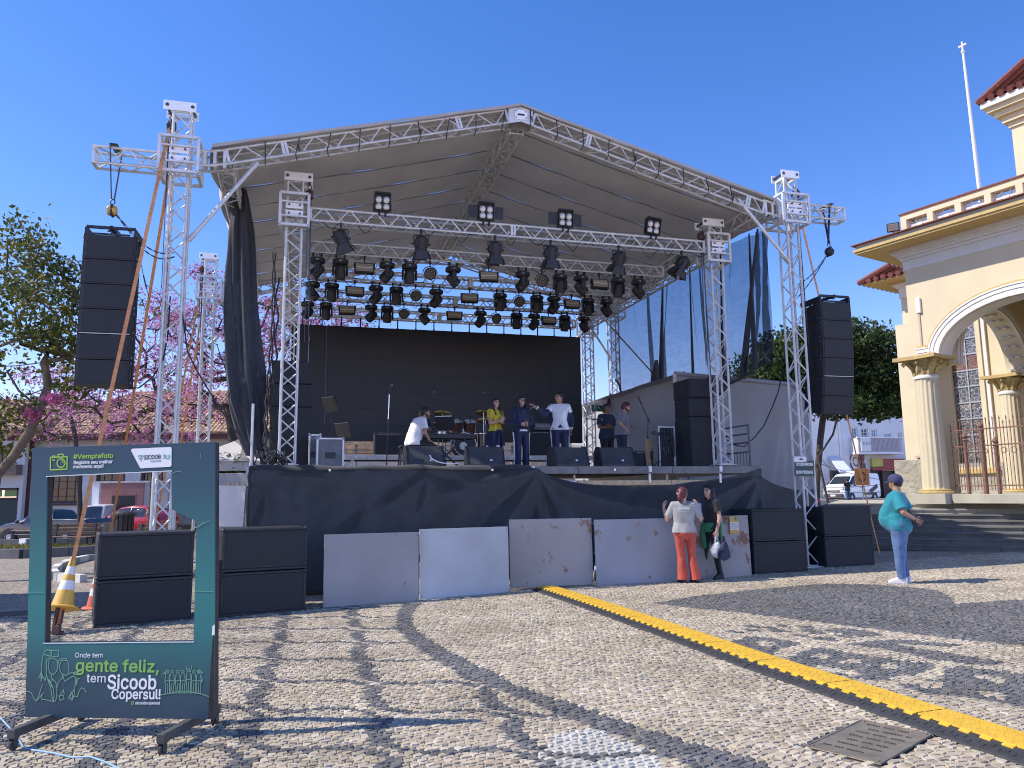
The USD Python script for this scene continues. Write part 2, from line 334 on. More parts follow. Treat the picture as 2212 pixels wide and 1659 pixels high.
for k in first:obj('cobblestone',(V[k],SF),'stone_tone',pave,tone=np.repeat(tone[k:k+1],8,0))
rest=np.ones(n,bool);rest[first]=False
Vr=V[rest].reshape(-1,3);Fr=(SF[None]+8*np.arange(rest.sum())[:,None,None]).reshape(-1,3)
tag(obj('cobblestone',(Vr,Fr),'stone_tone',pave,tone=np.repeat(tone[rest],8,0)),kind='stuff')
if not patch.is_empty:obj('cement_patch',flat_sheet(patch.intersection(near),.0085),'cement',pave)
# ---- the commemorative plate in the ground
pm('bronze',(.235,.20,.15),.5,.35,.2,8,.3,60)
pm('bronze_letter',(.10,.085,.065),.6,.3,.2,20)
a0,a1,a2,a3=plaque_c
ex=(a2-a1+a3-a0)/2;ey=(a1-a0+a2-a3)/2;pw,ph=np.linalg.norm(ex),np.linalg.norm(ey)
pc=sum(plaque_c)/4;pang=math.atan2(ex[1],ex[0])
pl=thing('ground_plaque','bronze plate with lines of raised lettering set into the cobbles beside the yellow cable ramp','plaque',(pc[0],pc[1],G(pc[0])+.012),roty(-math.atan(SL))@rotz(pang))
obj('plate',MB().box((0,0,.002),(pw,ph,.012),None,.004),'bronze',pl)
b=MB()
for x0,y0,w_,h_ in((-pw/2+.006,0,.012,ph),(pw/2-.006,0,.012,ph),(0,-ph/2+.006,pw-.024,.012),(0,ph/2-.006,pw-.024,.012)):b.box((x0,y0,.0105),(w_,h_,.005))
obj('rim',b,'bronze',pl)
rng2=random.Random(3)
txt=['PRACA DA MATRIZ','HOMENAGEM DO POVO','AOS FUNDADORES','DESTA CIDADE','ADMINISTRACAO MUNICIPAL','OBRA INAUGURADA EM','PRESENCA DAS AUTORIDADES']
for k in range(7):
 b=MB();y=ph/2-.075-k*(ph-.13)/6.6;x=-pw/2+rng2.uniform(.06,.14);xe=pw/2-rng2.uniform(.06,.15)
 while x<xe:
  for q in range(rng2.randint(3,8)):
   if x>xe:break
   b.box((x,y,.010),(.011,rng2.uniform(.016,.021),.004));
   if rng2.random()<.6:b.box((x+.006,y+rng2.choice((-.007,0,.007)),.010),(.008,.005,.004))
   x+=.018
  x+=.02
 obj('text_line',b,'bronze_letter',pl)
for sx in(-1,1):
 for sy in(-1,1):obj('bolt',MB().lathe([(0.001,0),(.012,0),(.011,.006),(.001,.008)],8,(sx*(pw/2-.03),sy*(ph/2-.03),.0085)),'bronze',pl)
# ---- the cable ramp: hinged sections, yellow lids on black rubber
pm('ramp_yellow',(.66,.40,.035),.5,0,.13,14,.35,55)
ctr_f=np.array([(.27,13.2),(1.04,10.75),(1.41,9.41),(1.68,8.51),(1.86,7.75),(2.10,6.95),(2.40,6.1),(2.65,5.3),(2.84,4.69),(3.05,4.0)])
ctr_b=np.array([(.78,13.35),(1.50,10.93),(1.87,9.58),(2.15,8.68),(2.36,7.92),(2.60,7.12),(2.88,6.27),(3.12,5.45),(3.32,4.85),(3.52,4.15)])
cl=LineString((ctr_f+ctr_b)/2);nseg=int(cl.length/.9)
ramp=thing('cable_ramp','long yellow and black rubber cable ramp curving over the cobbles from under the plates','cable ramp')
for k in range(nseg):
 p0,p1=np.array(cl.interpolate(k*.9).coords[0]),np.array(cl.interpolate((k+1)*.9-.004).coords[0])
 d=p1-p0;L=np.linalg.norm(d);d/=L;nrm=np.array([-d[1],d[0]])
 def T(b):return(lambda v,f:(np.column_stack([p0[0]+v[:,0]*d[0]+v[:,1]*nrm[0],p0[1]+v[:,0]*d[1]+v[:,1]*nrm[1],G(p0[0]+v[:,0]*d[0]+v[:,1]*nrm[0])+.017+v[:,2]]),f))(*b.get())
 prof=[(-.26,0),(-.25,.012),(-.135,.046),(.135,.046),(.25,.012),(.26,0)]
 b=MB();M=frame((0,0,0),(0,1,0),(0,0,1),(1,0,0));b.prism(prof,L,M)
 bd=obj('ramp_section',T(b),'rubber',ramp)
 b=MB();g=sbox(0.006,-.128,L-.006,.128)
 teeth=[sbox(.05+q*.152,-.158,.126+q*.152,-.128)for q in range(6)]+[sbox(.05+q*.152,.128,.126+q*.152,.158)for q in range(6)]
 b.prism(unary_union([g]),.010,frame((0,0,.0465),(1,0,0),(0,1,0),(0,0,1)))
 for t in teeth:
  x0,y0,x1,y1=t.bounds;s_=1 if y0>0 else-1
  b.add([(x0,s_*.127,.0565),(x1,s_*.127,.0565),(x1,s_*.158,.0475),(x0,s_*.158,.0475),(x0,s_*.127,.04),(x1,s_*.127,.04),(x1,s_*.158,.036),(x0,s_*.158,.036)],[[0,1,2,3],[3,2,6,7],[0,3,7,4],[1,5,6,2],[0,4,5,1]])
 obj('lid',T(b),'ramp_yellow',ramp)
 b=MB()
 for q in range(14):
  for r in range(6):
   b.box((.06+q*.062+(r%2)*.03,-.10+r*.04,.058),(.03,.012,.004),rotz((1 if(q+r)%2 else-1)*.7))
 tag(obj('tread',T(b),'ramp_yellow',ramp),kind='stuff')
 b=MB()
 for q in range(18):b.box((.03+q*.05,-.19-.02*(q%2),.031-.006*(q%2)),(.02,.03,.006),rotx(.28))
 tag(obj('side_tread',T(b),'rubber',ramp),kind='stuff')
# ---- the thin blue cable by the photo frame
pm('blue_cable',(.22,.38,.62),.5,0,.1,8)
pts=[gp(*p)for p in crop(*C4,[(-60,930),(0,955),(50,1010),(130,1100),(180,1190),(260,1215),(420,1240),(570,1275),(710,1270),(800,1300),(880,1335),(1000,1390)])]
tag(obj('cable',MB().tube([p+np.array([0,0,.024])for p in pts],.006,6),'blue_cable',smooth=True),'thin light blue cable lying on the cobbles below the photo frame','cable')
# ==== the stage
DECK=2.11
ZR=roty(-math.pi/2)
def truss_parts(t,L,s=.30,period=.5,r=.025,br=.014,mat='aluminium',rungs=False,start=0):
 h=s/2-r
 cor=[(-h,-h),(h,-h),(h,h),(-h,h)]
 for y,z in cor:obj('chord',MB().bar((0,y,z),(L,y,z),r,8),mat,t,smooth=40)
 n=max(2,int(round(L/period*2)));st=L/n
 for k in range(n):
  for f in range(4):
   a,b=cor[f],cor[(f+1)%4]
   if(k+f+start)%2:a,b=b,a
   if rungs and f in(0,2):b=a if False else b
   x0,x1=k*st+.02,(k+1)*st-.02
   obj('brace',MB().bar((x0,a[0],a[1]),(x1,b[0],b[1]),br,5),mat,t,smooth=60)
 for x in(0.012,L-0.012):
  b=MB()
  for f in range(4):
   a,c=cor[f],cor[(f+1)%4];b.beam((x,a[0],a[1]),(x,c[0],c[1]),.024,.05,up=(1,0,0))
  obj('end_frame',b,mat,t)
def splice(t,x,s):
 h=s/2-.025
 for e in(-.03,.03):
  b=MB()
  for y,z,y2,z2 in((-h,-h,h,-h),(h,-h,h,h),(h,h,-h,h),(-h,h,-h,-h)):b.beam((x+e,y,z),(x+e,y2,z2),.03,.045,up=(1,0,0))
  obj('splice_frame',b,'aluminium',t)
def sleeve_parts(t,z,w=.62,hgt=.62,s=.33):
 """The box frame that carries the beams and runs up and down the tower (local x along the tower)."""
 e=w/2;q=hgt/2
 for sy in(-1,1):
  b=MB();y=sy*e
  for x0,z0,x1,z1 in((-q,-e,q,-e),(q,-e,q,e),(q,e,-q,e),(-q,e,-q,-e)):b.beam((z+x0,y,z0),(z+x1,y,z1),.05,.05,up=(0,1,0))
  for x0 in(-.14,.14):b.beam((z+x0,y,-e+.025),(z+x0,y,e-.025),.03,.035,up=(0,1,0))
  obj('sleeve_frame',b,'aluminium',t)
  for x0 in(-.085,.085):
   m=MB();pts=[(-.16,-.03),(-.12,-.065),(.12,-.065),(.16,-.03),(.16,.065),(-.16,.065)]if x0<0 else[(-.16,-.065),(.16,-.065),(.16,.03),(.12,.065),(-.12,.065),(-.16,.03)]
   m.prism(pts,.012,frame((z+x0,y-sy*.02,0),(0,0,1),(1,0,0),(0,1,0)));obj('sleeve_plate',m,'white_paint',t)
   for z0 in(-.1,.1):obj('bolt',MB().lathe([(.001,-.016),(.018,-.016),(.018,.016),(.001,.016)],6,(z+x0,y+sy*.008,z0),rotx(math.pi/2)),'steel_chain',t)
  b=MB()
  for x0 in(-q,q):
   for z0 in(-e,e):b.beam((z+x0,-e+.025 if sy<0 else 0,z0),(z+x0,0 if sy<0 else e-.025,z0),.05,.05)
  obj('sleeve_side',b,'aluminium',t)
def cap_parts(t,z,s,ext=(-.05,.05)):
 for sy in(-1,1):obj('cap_plate',MB().box2((z-.17,sy*(s/2+.012)-.008,-s/2+ext[0]),(z,sy*(s/2+.012)+.008,s/2+ext[1]),.004),'white_paint',t)
 obj('cap_axle',MB().bar((z-.08,-s/2-.03,-s/2+ext[0]+.06),(z-.08,s/2+.03,-s/2+ext[0]+.06),.03,10),'steel_chain',t,smooth=40)
 obj('cap_axle',MB().bar((z-.08,-s/2-.03,s/2+ext[1]-.06),(z-.08,s/2+.03,s/2+ext[1]-.06),.03,10),'steel_chain',t,smooth=40)
# towers (local x runs up, local z points to -u ... the caps stick out along it)
def tower(name,label,u,v,z0,z1,sl,s=.33,capx=(-.06,.06),group=None,per=.66,cat='truss tower',w=.62):
 t=sthing(name,label,cat,u,v,z0,R=ZR)
 truss_parts(t,z1-z0,s,per);sleeve_parts(t,sl-z0,w);cap_parts(t,z1-z0+.15,s,capx)
 if z0<1:obj('base_plate',MB().box((-.0+.01,0,0),(.02,.6,.6),None,.004),'aluminium',t)
 else:obj('base_plate',MB().box((.01,0,0),(.02,.42,.42),None,.004),'aluminium',t)
 return t
GT='aluminium truss towers carrying the stage roof'
tower('truss_tower','aluminium truss tower at the left front, behind the photo frame, holding a speaker array',-.26,0,G(-5.5)+.02,8.28,7.42,.33,(-.06,.14),GT)
tower('truss_tower','tall aluminium truss tower at the right front with the capacity sign near its foot',11.92,0,G(6.0)+.02,8.32,7.58,.33,(-.06,.06),GT)
tower('truss_tower','aluminium roof tower at the left rear, in front of the pink blossoms',-.70,8.9,G(-8)+.02,8.30,7.42,.33,(-.02,.14),GT)
tower('truss_tower','aluminium roof tower at the right rear, seen through the dark shade net',11.62,9.0,G(3.5)+.02,8.30,7.55,.33,(-.06,.06),GT)
GL='truss towers standing on the deck for the light bars'
tower('lighting_tower','aluminium tower on the left front of the deck beside the dark speaker stack',1.65,1.0,DECK+.06,7.62,7.0,.33,(-.16,.04),GL,.56,w=.52)
tower('lighting_tower','aluminium tower on the right front of the deck beside the tall black speaker stack',10.66,1.0,DECK+.06,7.48,6.95,.33,(-.04,.16),GL,.56,w=.52)
tower('lighting_tower','aluminium tower at the right end of the video wall with the green exit sign',10.72,9.0,DECK+.06,7.4,6.95,.33,(-.06,.06),GL,.56,w=.52)
tower('lighting_tower','aluminium tower at the left rear of the deck behind the black net',1.5,9.0,DECK+.06,7.4,6.95,.33,(-.06,.06),GL,.56,w=.52)
# roof frame
def sbeam(name,label,a,b,s=.30,per=.5,group=None,splices=(),cat='truss',start=0):
 a,b=np.array(a,float),np.array(b,float);x=b-a;L=np.linalg.norm(x);x/=L
 y=np.cross([0,0,1.],x);y/=np.linalg.norm(y);z=np.cross(x,y)
 t=thing(name,label,cat,stp(*a),RS@np.stack([x,y,z],1),group)
 truss_parts(t,L,s,per,start=start)
 for q in splices:splice(t,q,s)
 return t
AP,KN=(5.88,9.0),7.46
GR='sloping truss rafters of the stage roof'
for v,w in((0,'front'),(9.0,'rear')):
 sbeam('rafter_truss',f'left {w} truss rafter rising from the eave to the peak of the stage roof',(.50,v,KN+.07),(AP[0]-.26,v,AP[1]-.06),.31,.62,GR,(1.0,4.3))
 sbeam('rafter_truss',f'right {w} truss rafter falling from the peak of the stage roof to the eave',(AP[0]+.26,v,AP[1]-.06),(11.26,v,KN+.13),.31,.62,GR,(1.2,4.9),start=1)
# peak and knee castings
 k=sthing('peak_joint',f'angled aluminium joint box at the {w} peak of the stage roof','truss joint',AP[0],v,AP[1])
 for sy in(-1,1):
  for r0_,nm in((0,'joint_plate'),):
   b=MB();b.prism([(-.25,-.22),(0,-.155),(.25,-.22),(.25,.09),(0,.16),(-.25,.09)],.02,frame((0,sy*.155+.01,0),(1,0,0),(0,0,1),(0,-1,0)))
   obj(nm,b,'aluminium',k)
   b=MB();b.box((0,sy*.172,-.02),(.26,.008,.20),None,.003);obj('cover_plate',b,'white_paint',k)
   b=MB();b.box((0,sy*.178,-.02),(.14,.006,.035));obj('slot',b,'black_metal',k)
   for x_ in(-.1,.1):
    for z_ in(-.08,.05):obj('bolt',MB().lathe([(.001,0),(.016,0),(.016,.014),(.001,.014)],6,(x_,sy*.177,z_),rotx(sy*-math.pi/2+(0 if sy<0 else math.pi)+math.pi)),'steel_chain',k)
 for x_ in(-.24,.24):obj('end_frame',MB().box((x_,0,-.06),(.03,.29,.30)),'aluminium_worn',k)
 for u_,sd,z_ in((.24,'left',KN),(11.52,'right',KN+.1)):
  k=sthing('knee_joint',f'short angled truss piece between the {w} {sd} tower and the rafter','truss joint',u_,v,z_)
  for sy in(-1,1):
   for sz in(-1,1):
    dz=.05*(1)
    m=1 if sd=='left' else-1
    obj('chord',MB().tube([(-.26*m,sy*.13,sz*.13),(-.05*m,sy*.13,sz*.13),(.28*m,sy*.13,sz*.13+.07)],.027,8),'aluminium',k,smooth=40)
  for x_ in(-.1,.06,.22):
   b=MB()
   for sy in(-1,1):b.beam((x_*m,sy*.13,-.13),(x_*m,sy*.13,.13+.03*(x_>.1)),.05,.03)
   for sz in(-1,1):b.beam((x_*m,-.13,sz*.13),(x_*m,.13,sz*.13),.05,.03)
   obj('rung',b,'aluminium',k)
sbeam('ridge_truss','long truss under the peak running from front to back below the canopy',(AP[0],.17,AP[1]-.12),(AP[0],8.83,AP[1]-.12),.32,.62,None,(2.9,5.8))
sbeam('eave_truss','left eave truss running back under the canopy beside the hanging black net',(.46,.18,KN+.02),(.46,8.82,KN+.02),.31,.62,'eave trusses of the stage roof')
sbeam('eave_truss','right eave truss running back under the canopy above the shade net',(11.30,.18,KN+.12),(11.30,8.82,KN+.12),.31,.62,'eave trusses of the stage roof')
GA='short truss arms holding the speaker arrays'
sbeam('arm_truss','short truss arm sticking out of the left front tower with a black sling round it',(-.55,0,7.34),(-1.62,0,7.34),.33,.5,GA)
sbeam('arm_truss','short truss arm sticking out of the right front tower towards the church',(12.22,0,7.62),(13.28,0,7.62),.33,.5,GA)
for a,b,sd in(((.0,-.17,6.02),(.95,-.10,7.40),'left'),((11.70,-.17,6.50),(10.72,-.10,7.66),'right'),((-.45,8.7,6.0),(.6,8.9,7.4),'rear left'),((11.45,9.0,6.0),(10.8,9.,7.0),'rear right')):
 t=sthing('brace_tube',f'diagonal aluminium tube bracing the {sd} roof tower to its rafter','brace tube',0,0,0)
 a,b=np.array(a),np.array(b);d=(b-a)/np.linalg.norm(b-a)
 obj('tube',MB().bar(a,b,.036,8),'aluminium',t,smooth=40)
 obj('clamp',MB().bar(a-d*.10,a+d*.04,.045,8),'aluminium_worn',t);obj('clamp',MB().bar(b-d*.04,b+d*.10,.045,8),'aluminium_worn',t)
# canopy: strips of white sheeting with dark welded seams
can=sthing('stage_canopy','big white fabric canopy over the stage with grey underside and long dark seams','canopy',0,0,0)
EVL,EVR,CZ=(.26,7.70),(11.52,7.78),9.20
def roofz(u,v):
 if u<AP[0]:t=(u-EVL[0])/(AP[0]-EVL[0]);z=EVL[1]+(CZ-EVL[1])*t
 else:t=(EVR[0]-u)/(EVR[0]-AP[0]);z=EVR[1]+(CZ-EVR[1])*t
 return z
vs_=np.linspace(-.22,9.25,10)
for side,(ua,ub)in(('l',(EVL[0],AP[0])),('r',(AP[0],EVR[0]))):
 for k in range(9):
  us=np.linspace(ua,ub,15);vv=np.linspace(vs_[k]+.004,vs_[k+1]-.004,6);P=np.zeros((15,6,3))
  for i,u in enumerate(us):
   for j,v in enumerate(vv):
    e=abs((u-ua)/(ub-ua)-.5)*2;q=(j/5-.5)*2
    P[i,j]=(u,v,roofz(u,v)-.030*(1-q*q)-.05*(1-e*e)+.012*math.sin(u*3.1+v*2.2+k))
  b=MB();b.grid(P)
  obj('roof_panel',b,'canvas',can,smooth=True)
 for k in range(1,9):
  us=np.linspace(ua,ub,15);P=np.zeros((15,2,3))
  for i,u in enumerate(us):
   e=abs((u-ua)/(ub-ua)-.5)*2
   for j in(0,1):P[i,j]=(u,vs_[k]+(-.028,.028)[j],roofz(u,0)-.008-.05*(1-e*e))
  obj('seam',MB().grid(P),'canvas_seam',can,smooth=True)
for v in(-.22,9.25):
 for ua,ub in((EVL[0],AP[0]),(AP[0],EVR[0])):
  us=np.linspace(ua,ub,30)
  P=[[(u,v,roofz(u,v)+.002),(u,v,roofz(u,v)-.055-.012*math.sin(u*5+v))]for u in us]
  obj('hem',MB().grid(P),'canvas',can,smooth=True)
for u,z,dx in((EVL[0],EVL[1],-1),(EVR[0],EVR[1],1)):
 vv=np.linspace(-.2,9.2,40)
 P=[[(u,v,z),(u+dx*(.05+.02*math.sin(v*4)),v,z-.16),(u+dx*(.02+.05*math.sin(v*3+1)),v,z-.30-.05*math.sin(v*2.3))]for v in vv]
 obj('side_flap',MB().grid(P),'canvas',can,smooth=True)
for k in range(18):
 q=(k+.7)/18.6;u=.75+q*10.2;ctr=KN+.07+(AP[1]-.13-KN)*(1-abs(u-AP[0])/5.35)+(.05 if u>AP[0]else 0)
 b=MB();jj=RNG.uniform(-.03,.03)
 b.tube([(u+jj,-.185,ctr+.17),(u,-.19,ctr),(u-jj,-.185,ctr-.17),(u,0,ctr-.185)],.011,5)
 if k%4==1:b.tube([(u,-.19,ctr+.02),(u+.02,-.22,ctr+.0),(u+.03,-.21,ctr-.09)],.015,5)
 obj('lashing',b,'dark_cloth',can)
# light bars across the stage and the two side bars
LBZ=6.98
GB='light bars spanning the stage from side to side'
lb=sthing('light_bar','front light bar with the four white-lensed blinders on top','truss',1.94,1.0,LBZ,group=GB);truss_parts(lb,8.44,.29,.5)
splice(lb,4.05,.29)
for k,(v,w)in enumerate(((3,'second light bar, highest of the bars behind the front one, carrying moving heads'),(5,'third light bar carrying the middle row of moving heads'),(7,'fourth light bar carrying the lowest row of moving heads'),(9,'rearmost truss from which the video wall hangs on straps'))):
 sdup(lb,w,1.94+(.0 if k<3 else-.1),v,LBZ,group=GB)
sb=sthing('side_bar','left side truss running back between the light bars','truss',1.65,1.32,LBZ-.02,math.pi/2,'side trusses joining the light bars');truss_parts(sb,7.4,.29,.5)
sdup(sb,'right side truss running back above the shade net',10.66,1.32,LBZ-.02,math.pi/2)
# ---- deck
pm('edge_dark',(.14,.135,.13),.7,.1,.25,5)
pm('deck_ply',(.05,.045,.042),.8,0,.3,3,.2,50)
dk=sthing('stage_deck','stage deck of dark plywood panels on an aluminium edge frame','stage',0,0,0)
DU0,DU1=1.06,10.86
for i in range(5):
 for j in range(8):
  u=DU0+i*1.96;v=-.02+j*1.2
  obj('deck_panel',MB().box2((u+.004,v+.004,DECK-.03-.002*((i+j)%2)),(u+1.956,v+1.196,DECK)),'deck_ply',dk)
for i in range(5):
 obj('edge_beam',MB().box2((DU0+i*1.96+.003,-.075,DECK-.14),(DU0+(i+1)*1.96-.003,-.025,DECK+.005),.006),'edge_dark',dk)
for i in range(5):
 obj('lower_beam',MB().box2((DU0+i*1.96+.003,-.02,DECK-.36),(DU0+(i+1)*1.96-.003,.04,DECK-.26),.006),'wood_raw' if i>2 else 'aluminium_worn',dk)
for s_,u in(('l',DU0-.03),('r',DU1+.03)):
 for j in range(4):obj('edge_beam',MB().box2((u-.025,j*2.4,DECK-.14),(u+.025,j*2.4+2.39,DECK-.002),.006),'aluminium_worn',dk)
for i in range(6):
 for j in range(3):obj('deck_leg',MB().bar((DU0+.05+i*1.94,.12+j*4.6,0.0),(DU0+.05+i*1.94,.12+j*4.6,DECK-.15),.024,8),'aluminium_worn',dk)
for u in(6.05,8.42,9.95):
 obj('beam_clamp',MB().box((u,-.085,DECK-.05),(.07,.03,.12),None,.008).box((u,-.05,DECK-.20),(.05,.03,.26),None,.006),'aluminium',dk)
# ---- black skirt in front and round the left corner
def skirt_pt(s,t):
 """s: metres along the cloth from the left corner (negative: along the left side); t: 0 top to 1 bottom."""
 u=DU0+max(s,0);v=-.10+max(-s,0)
 sag=0
 if 5.1<s<9.75:q=(s-5.1)/4.65;sag=.34*math.sin(math.pi*min(1,q**.8))**.75
 top=DECK-.03-sag-.02*abs(math.sin(s*1.9));z=top*(1-t)+.03*t
 d=np.array([s,t,0])
 fold=0
 for cx,ct,ang,wl,am in((5.1,0,.9,.42,.055),(9.75,.1,-1.0,.36,.06),(.3,.1,.75,.5,.03),(3.0,.0,1.3,.8,.02)):
  dx,dt=s-cx,t*2.0-ct;rr=math.hypot(dx,dt)+.15;th=math.atan2(dt,abs(dx)+.05)
  fold+=am*math.sin(th*9+math.sin(cx*7))*math.exp(-rr*.32)*min(1,rr)
 fold+=.05*(float(meshkit.fbm(np.array([[s*.9+3,t*2.6+s*.55,1.7]]),3,2)[0])-.5)
 fold+=.018*(float(meshkit.fbm(np.array([[s*2.2+3,t*5+s*1.6,4.7]]),2,5)[0])-.5)
 off=fold+.06*t
 return(u-(off if s<0 else 0),v-(off if s>=0 else 0),z)
ss=np.concatenate([np.linspace(-2.4,-.06,10),[0],np.linspace(.05,9.8,150)]);ts=np.linspace(0,1,40)
b=MB();b.grid([[skirt_pt(s,t)for t in ts]for s in ss])
sk=sthing('stage_skirt','black cloth skirt hanging in folds along the front of the stage','skirt',0,0,0)
obj('cloth',b,'dark_cloth',sk,smooth=True)
# folded top edge of the cloth laid on the deck, with eyelets
b=MB();b.grid([[(DU0+s,v,DECK+.018+.012*math.sin(s*3.3+v*9)+.01*math.sin(s*7.1))if v>-.1 else(DU0+s,-.112,DECK-.05-.02*math.sin(s*2))for v in(-.12,-.085,.05,.3)]for s in np.linspace(0,5.0,60)])
obj('folded_edge',b,'dark_cloth',sk,smooth=True)
for s in(1.32,4.2,6.6):obj('eyelet',MB().lathe([(.008,0),(.02,0),(.02,.008),(.008,.008)],10,(DU0+s,-.135,DECK-.065),rotx(math.pi/2)),'chrome',sk)
# the wing of black cloth beside the right sub stack
b=MB();b.grid([[(10.9+q*1.5,-.05+.4*q+.05*math.sin(q*9+t*2),(1.9-.25*q-.12*math.sin(q*3.1))*(1-t)+.1*t)for t in np.linspace(0,1,8)]for q in np.linspace(0,1,16)])
tag(obj('black_cloth',MB().mesh(trimesh.Trimesh(*b.get(),process=False)).moved(RS,ORG),'dark_cloth',smooth=True),'black cloth hung between the stage corner and the right front tower','cloth')
# ---- video wall
flat('led_face',(.010,.011,.014),.42,0,.5)
led=sthing('video_wall','large switched-off black video wall at the back of the stage','video wall',1.56,8.9,3.17)
NU,NZ=18,7;du,dz=8.86/NU,3.38/NZ
for i in range(NU):
 for j in range(NZ):
  obj('led_panel',MB().box((du*(i+.5),RNG.uniform(-.0015,.0015),dz*(j+.5)),(du-.003,.08,dz-.003)),'led_face',led)
for i in range(16):
 x=.3+i*.55;b=MB().box((x,0,3.53),(.035,.012,.36));b.lathe([(.02,-.04),(.03,-.02),(.02,.0)],8,(x,0,3.42))
 obj('hanger_strap',b,'black_metal',led)
# ==== lights on the bars
K3,K4=((700,480),4.022),((1200,480),4.022)
def clampmesh(b,x,y=0,z=0,r=.032):
 b.box((x,y,z-.03),(.03,.05,.05),None,.006);b.lathe([(.028,-.02),(.04,-.02),(.04,.02),(.028,.02),(.028,-.02)],10,(x,y,z+.012),roty(math.pi/2));b.bar((x,y+.03,z-.01),(x,y+.07,z-.02),.008,5)
def chbox(c,d,ch=.02,R=None):return MB().box(c,d,R,ch)
def head_parts(t,side,tilt):
 for x in(-.09,.09):b=MB();clampmesh(b,x);obj('clamp',b,'black_metal',t)
 b=MB();b.add(*(lambda m:(np.array(m.vertices),np.array(m.faces)))(hull([(x*w,y*d,z)for z,w,d in((-.065,.13,.10),(-.09,.165,.125),(-.16,.17,.13),(-.185,.14,.11))for x in(-1,-.55,.55,1)for y in(-1,-.5,.5,1)if abs(x)+abs(y)<2])))
 base=obj('base',b,'black_plastic',t,smooth=30)
 obj('display',MB().box((0,-.131,-.125),(.05,.004,.028)),'lens',base)
 b=MB()
 if side:
  R=rotz(math.pi/2)
 else:R=np.eye(3)
 a=MB();a.box((0,0,-.205),(.30,.09,.045),None,.015)
 for s_ in(-1,1):a.box((s_*.148,0,-.32),(.042,.11,.24),None,.018)
 a.moved(R);obj('yoke',a,'black_plastic',t,smooth=30)
 h=MB();h.lathe([(.001,.17),(.07,.165),(.105,.13),(.115,.05),(.12,-.03),(.118,-.12),(.10,-.15),(.085,-.155)],14)
 hv=MB().lathe([(.001,-.148),(.05,-.150),(.085,-.1545)],14)
 T=rotx(tilt)
 for q in(h,hv):q.moved(R@T,R@np.array([0,0,-.37]))
 hd=obj('head',h,'black_plastic',t,smooth=40);obj('lens',hv,'dark_lens',hd,smooth=True)
def strobe_parts(t):
 b=MB();clampmesh(b,0);b.bar((0,0,-.05),(0,0,-.12),.012,6);obj('clamp',b,'black_metal',t)
 b=MB()
 for s_ in(-1,1):b.beam((s_*.225,0,-.12),(s_*.225,0,-.24),.03,.012,(1,0,0))
 b.box((0,0,-.115),(.46,.03,.012));obj('yoke',b,'black_metal',t)
 R=rotx(-.25);c=np.array([0,0,-.24])
 f=MB().box((0,0,0),(.43,.12,.24),None,.012).moved(R,c);cs=obj('case',f,'black_plastic',t)
 obj('face',MB().box((0,-.0615,0),(.375,.006,.185)).moved(R,c),'strobe_face',cs)
 obj('tube',MB().bar((-.18,-.066,.0),(.18,-.066,.0),.007,6).moved(R,c),'strobe_tube',cs)
 b=MB()
 for q in range(13):b.box((-.18+q*.03,-.0655,0),(.003,.004,.18))
 tag(obj('reflector_rib',b.moved(R,c),'lens',cs),kind='stuff')
def par_parts(t):
 b=MB();clampmesh(b,0);b.bar((0,0,-.04),(0,0,-.09),.012,6);obj('clamp',b,'black_metal',t)
 a=np.linspace(0,math.pi,9);b=MB().tube([(.165*math.cos(q),0,-.24+.155*math.sin(q))for q in a],.011,5);obj('yoke',b,'black_metal',t)
 R=rotx(math.pi/2+.35);c=np.array([0,0,-.25])
 b=MB().lathe([(.001,-.07),(.09,-.07),(.12,-.05),(.14,.02),(.142,.05),(.128,.052),(.125,.03),(.001,.028)],18);can_=obj('can',b.moved(R,c),'black_plastic',t,smooth=35)
 for q in range(19):
  r_,a_=(0,0)if q==0 else(.05,q*math.pi/3)if q<7 else(.098,(q-7)*math.pi/6+.26)
  obj('led',MB().lathe([(.001,.046),(.014,.040),(.017,.029)],8,(r_*math.cos(a_),r_*math.sin(a_),0)).moved(R,c),'strobe_face',can_,smooth=True)
def blinder_parts(t,doors,tilt=0.):
 b=MB();clampmesh(b,-.06,0,-.03);clampmesh(b,.06,0,-.03);obj('clamp',b,'black_metal',t)
 R=rotx(.10)@roty(tilt);c=np.array([0,-.02,.21])
 f=MB();f.box((0,.05,0),(.32,.14,.34),None,.012);f.box((0,-.04,.155),(.32,.10,.012));f.box((0,-.03,-.165),(.32,.06,.01))
 for x in(-.155,.155):f.box((x,-.03,0),(.01,.07,.33))
 f.box((0,-.03,0),(.012,.05,.30));f.box((0,.01,.16),(.31,.10,.075),None,.01)
 f.moved(R,c);cs=obj('case',f,'black_metal',t)
 for x in(-.075,.075):
  for z in(-.10,.04):obj('lamp',MB().lathe([(.001,.016),(.035,.013),(.060,.004),(.066,0)],16,(x,-.0235,z),rotx(math.pi/2)).moved(R,c),'blinder_lens',cs,smooth=40)
 b=MB()
 for s_ in(-1,1):b.beam((s_*.175,.04,-.02),(s_*.175,.02,-.20),.03,.012,(1,0,0))
 b.box((0,.02,-.205),(.36,.03,.012));obj('yoke',b.moved(R,c),'black_metal',t)
 if doors:
  for s_ in(-1,1):obj('barn_door',MB().box((s_*.27,-.06,-.02),(.19,.006,.26)).moved(R@rotz(s_*.22),c),'black_metal',t)
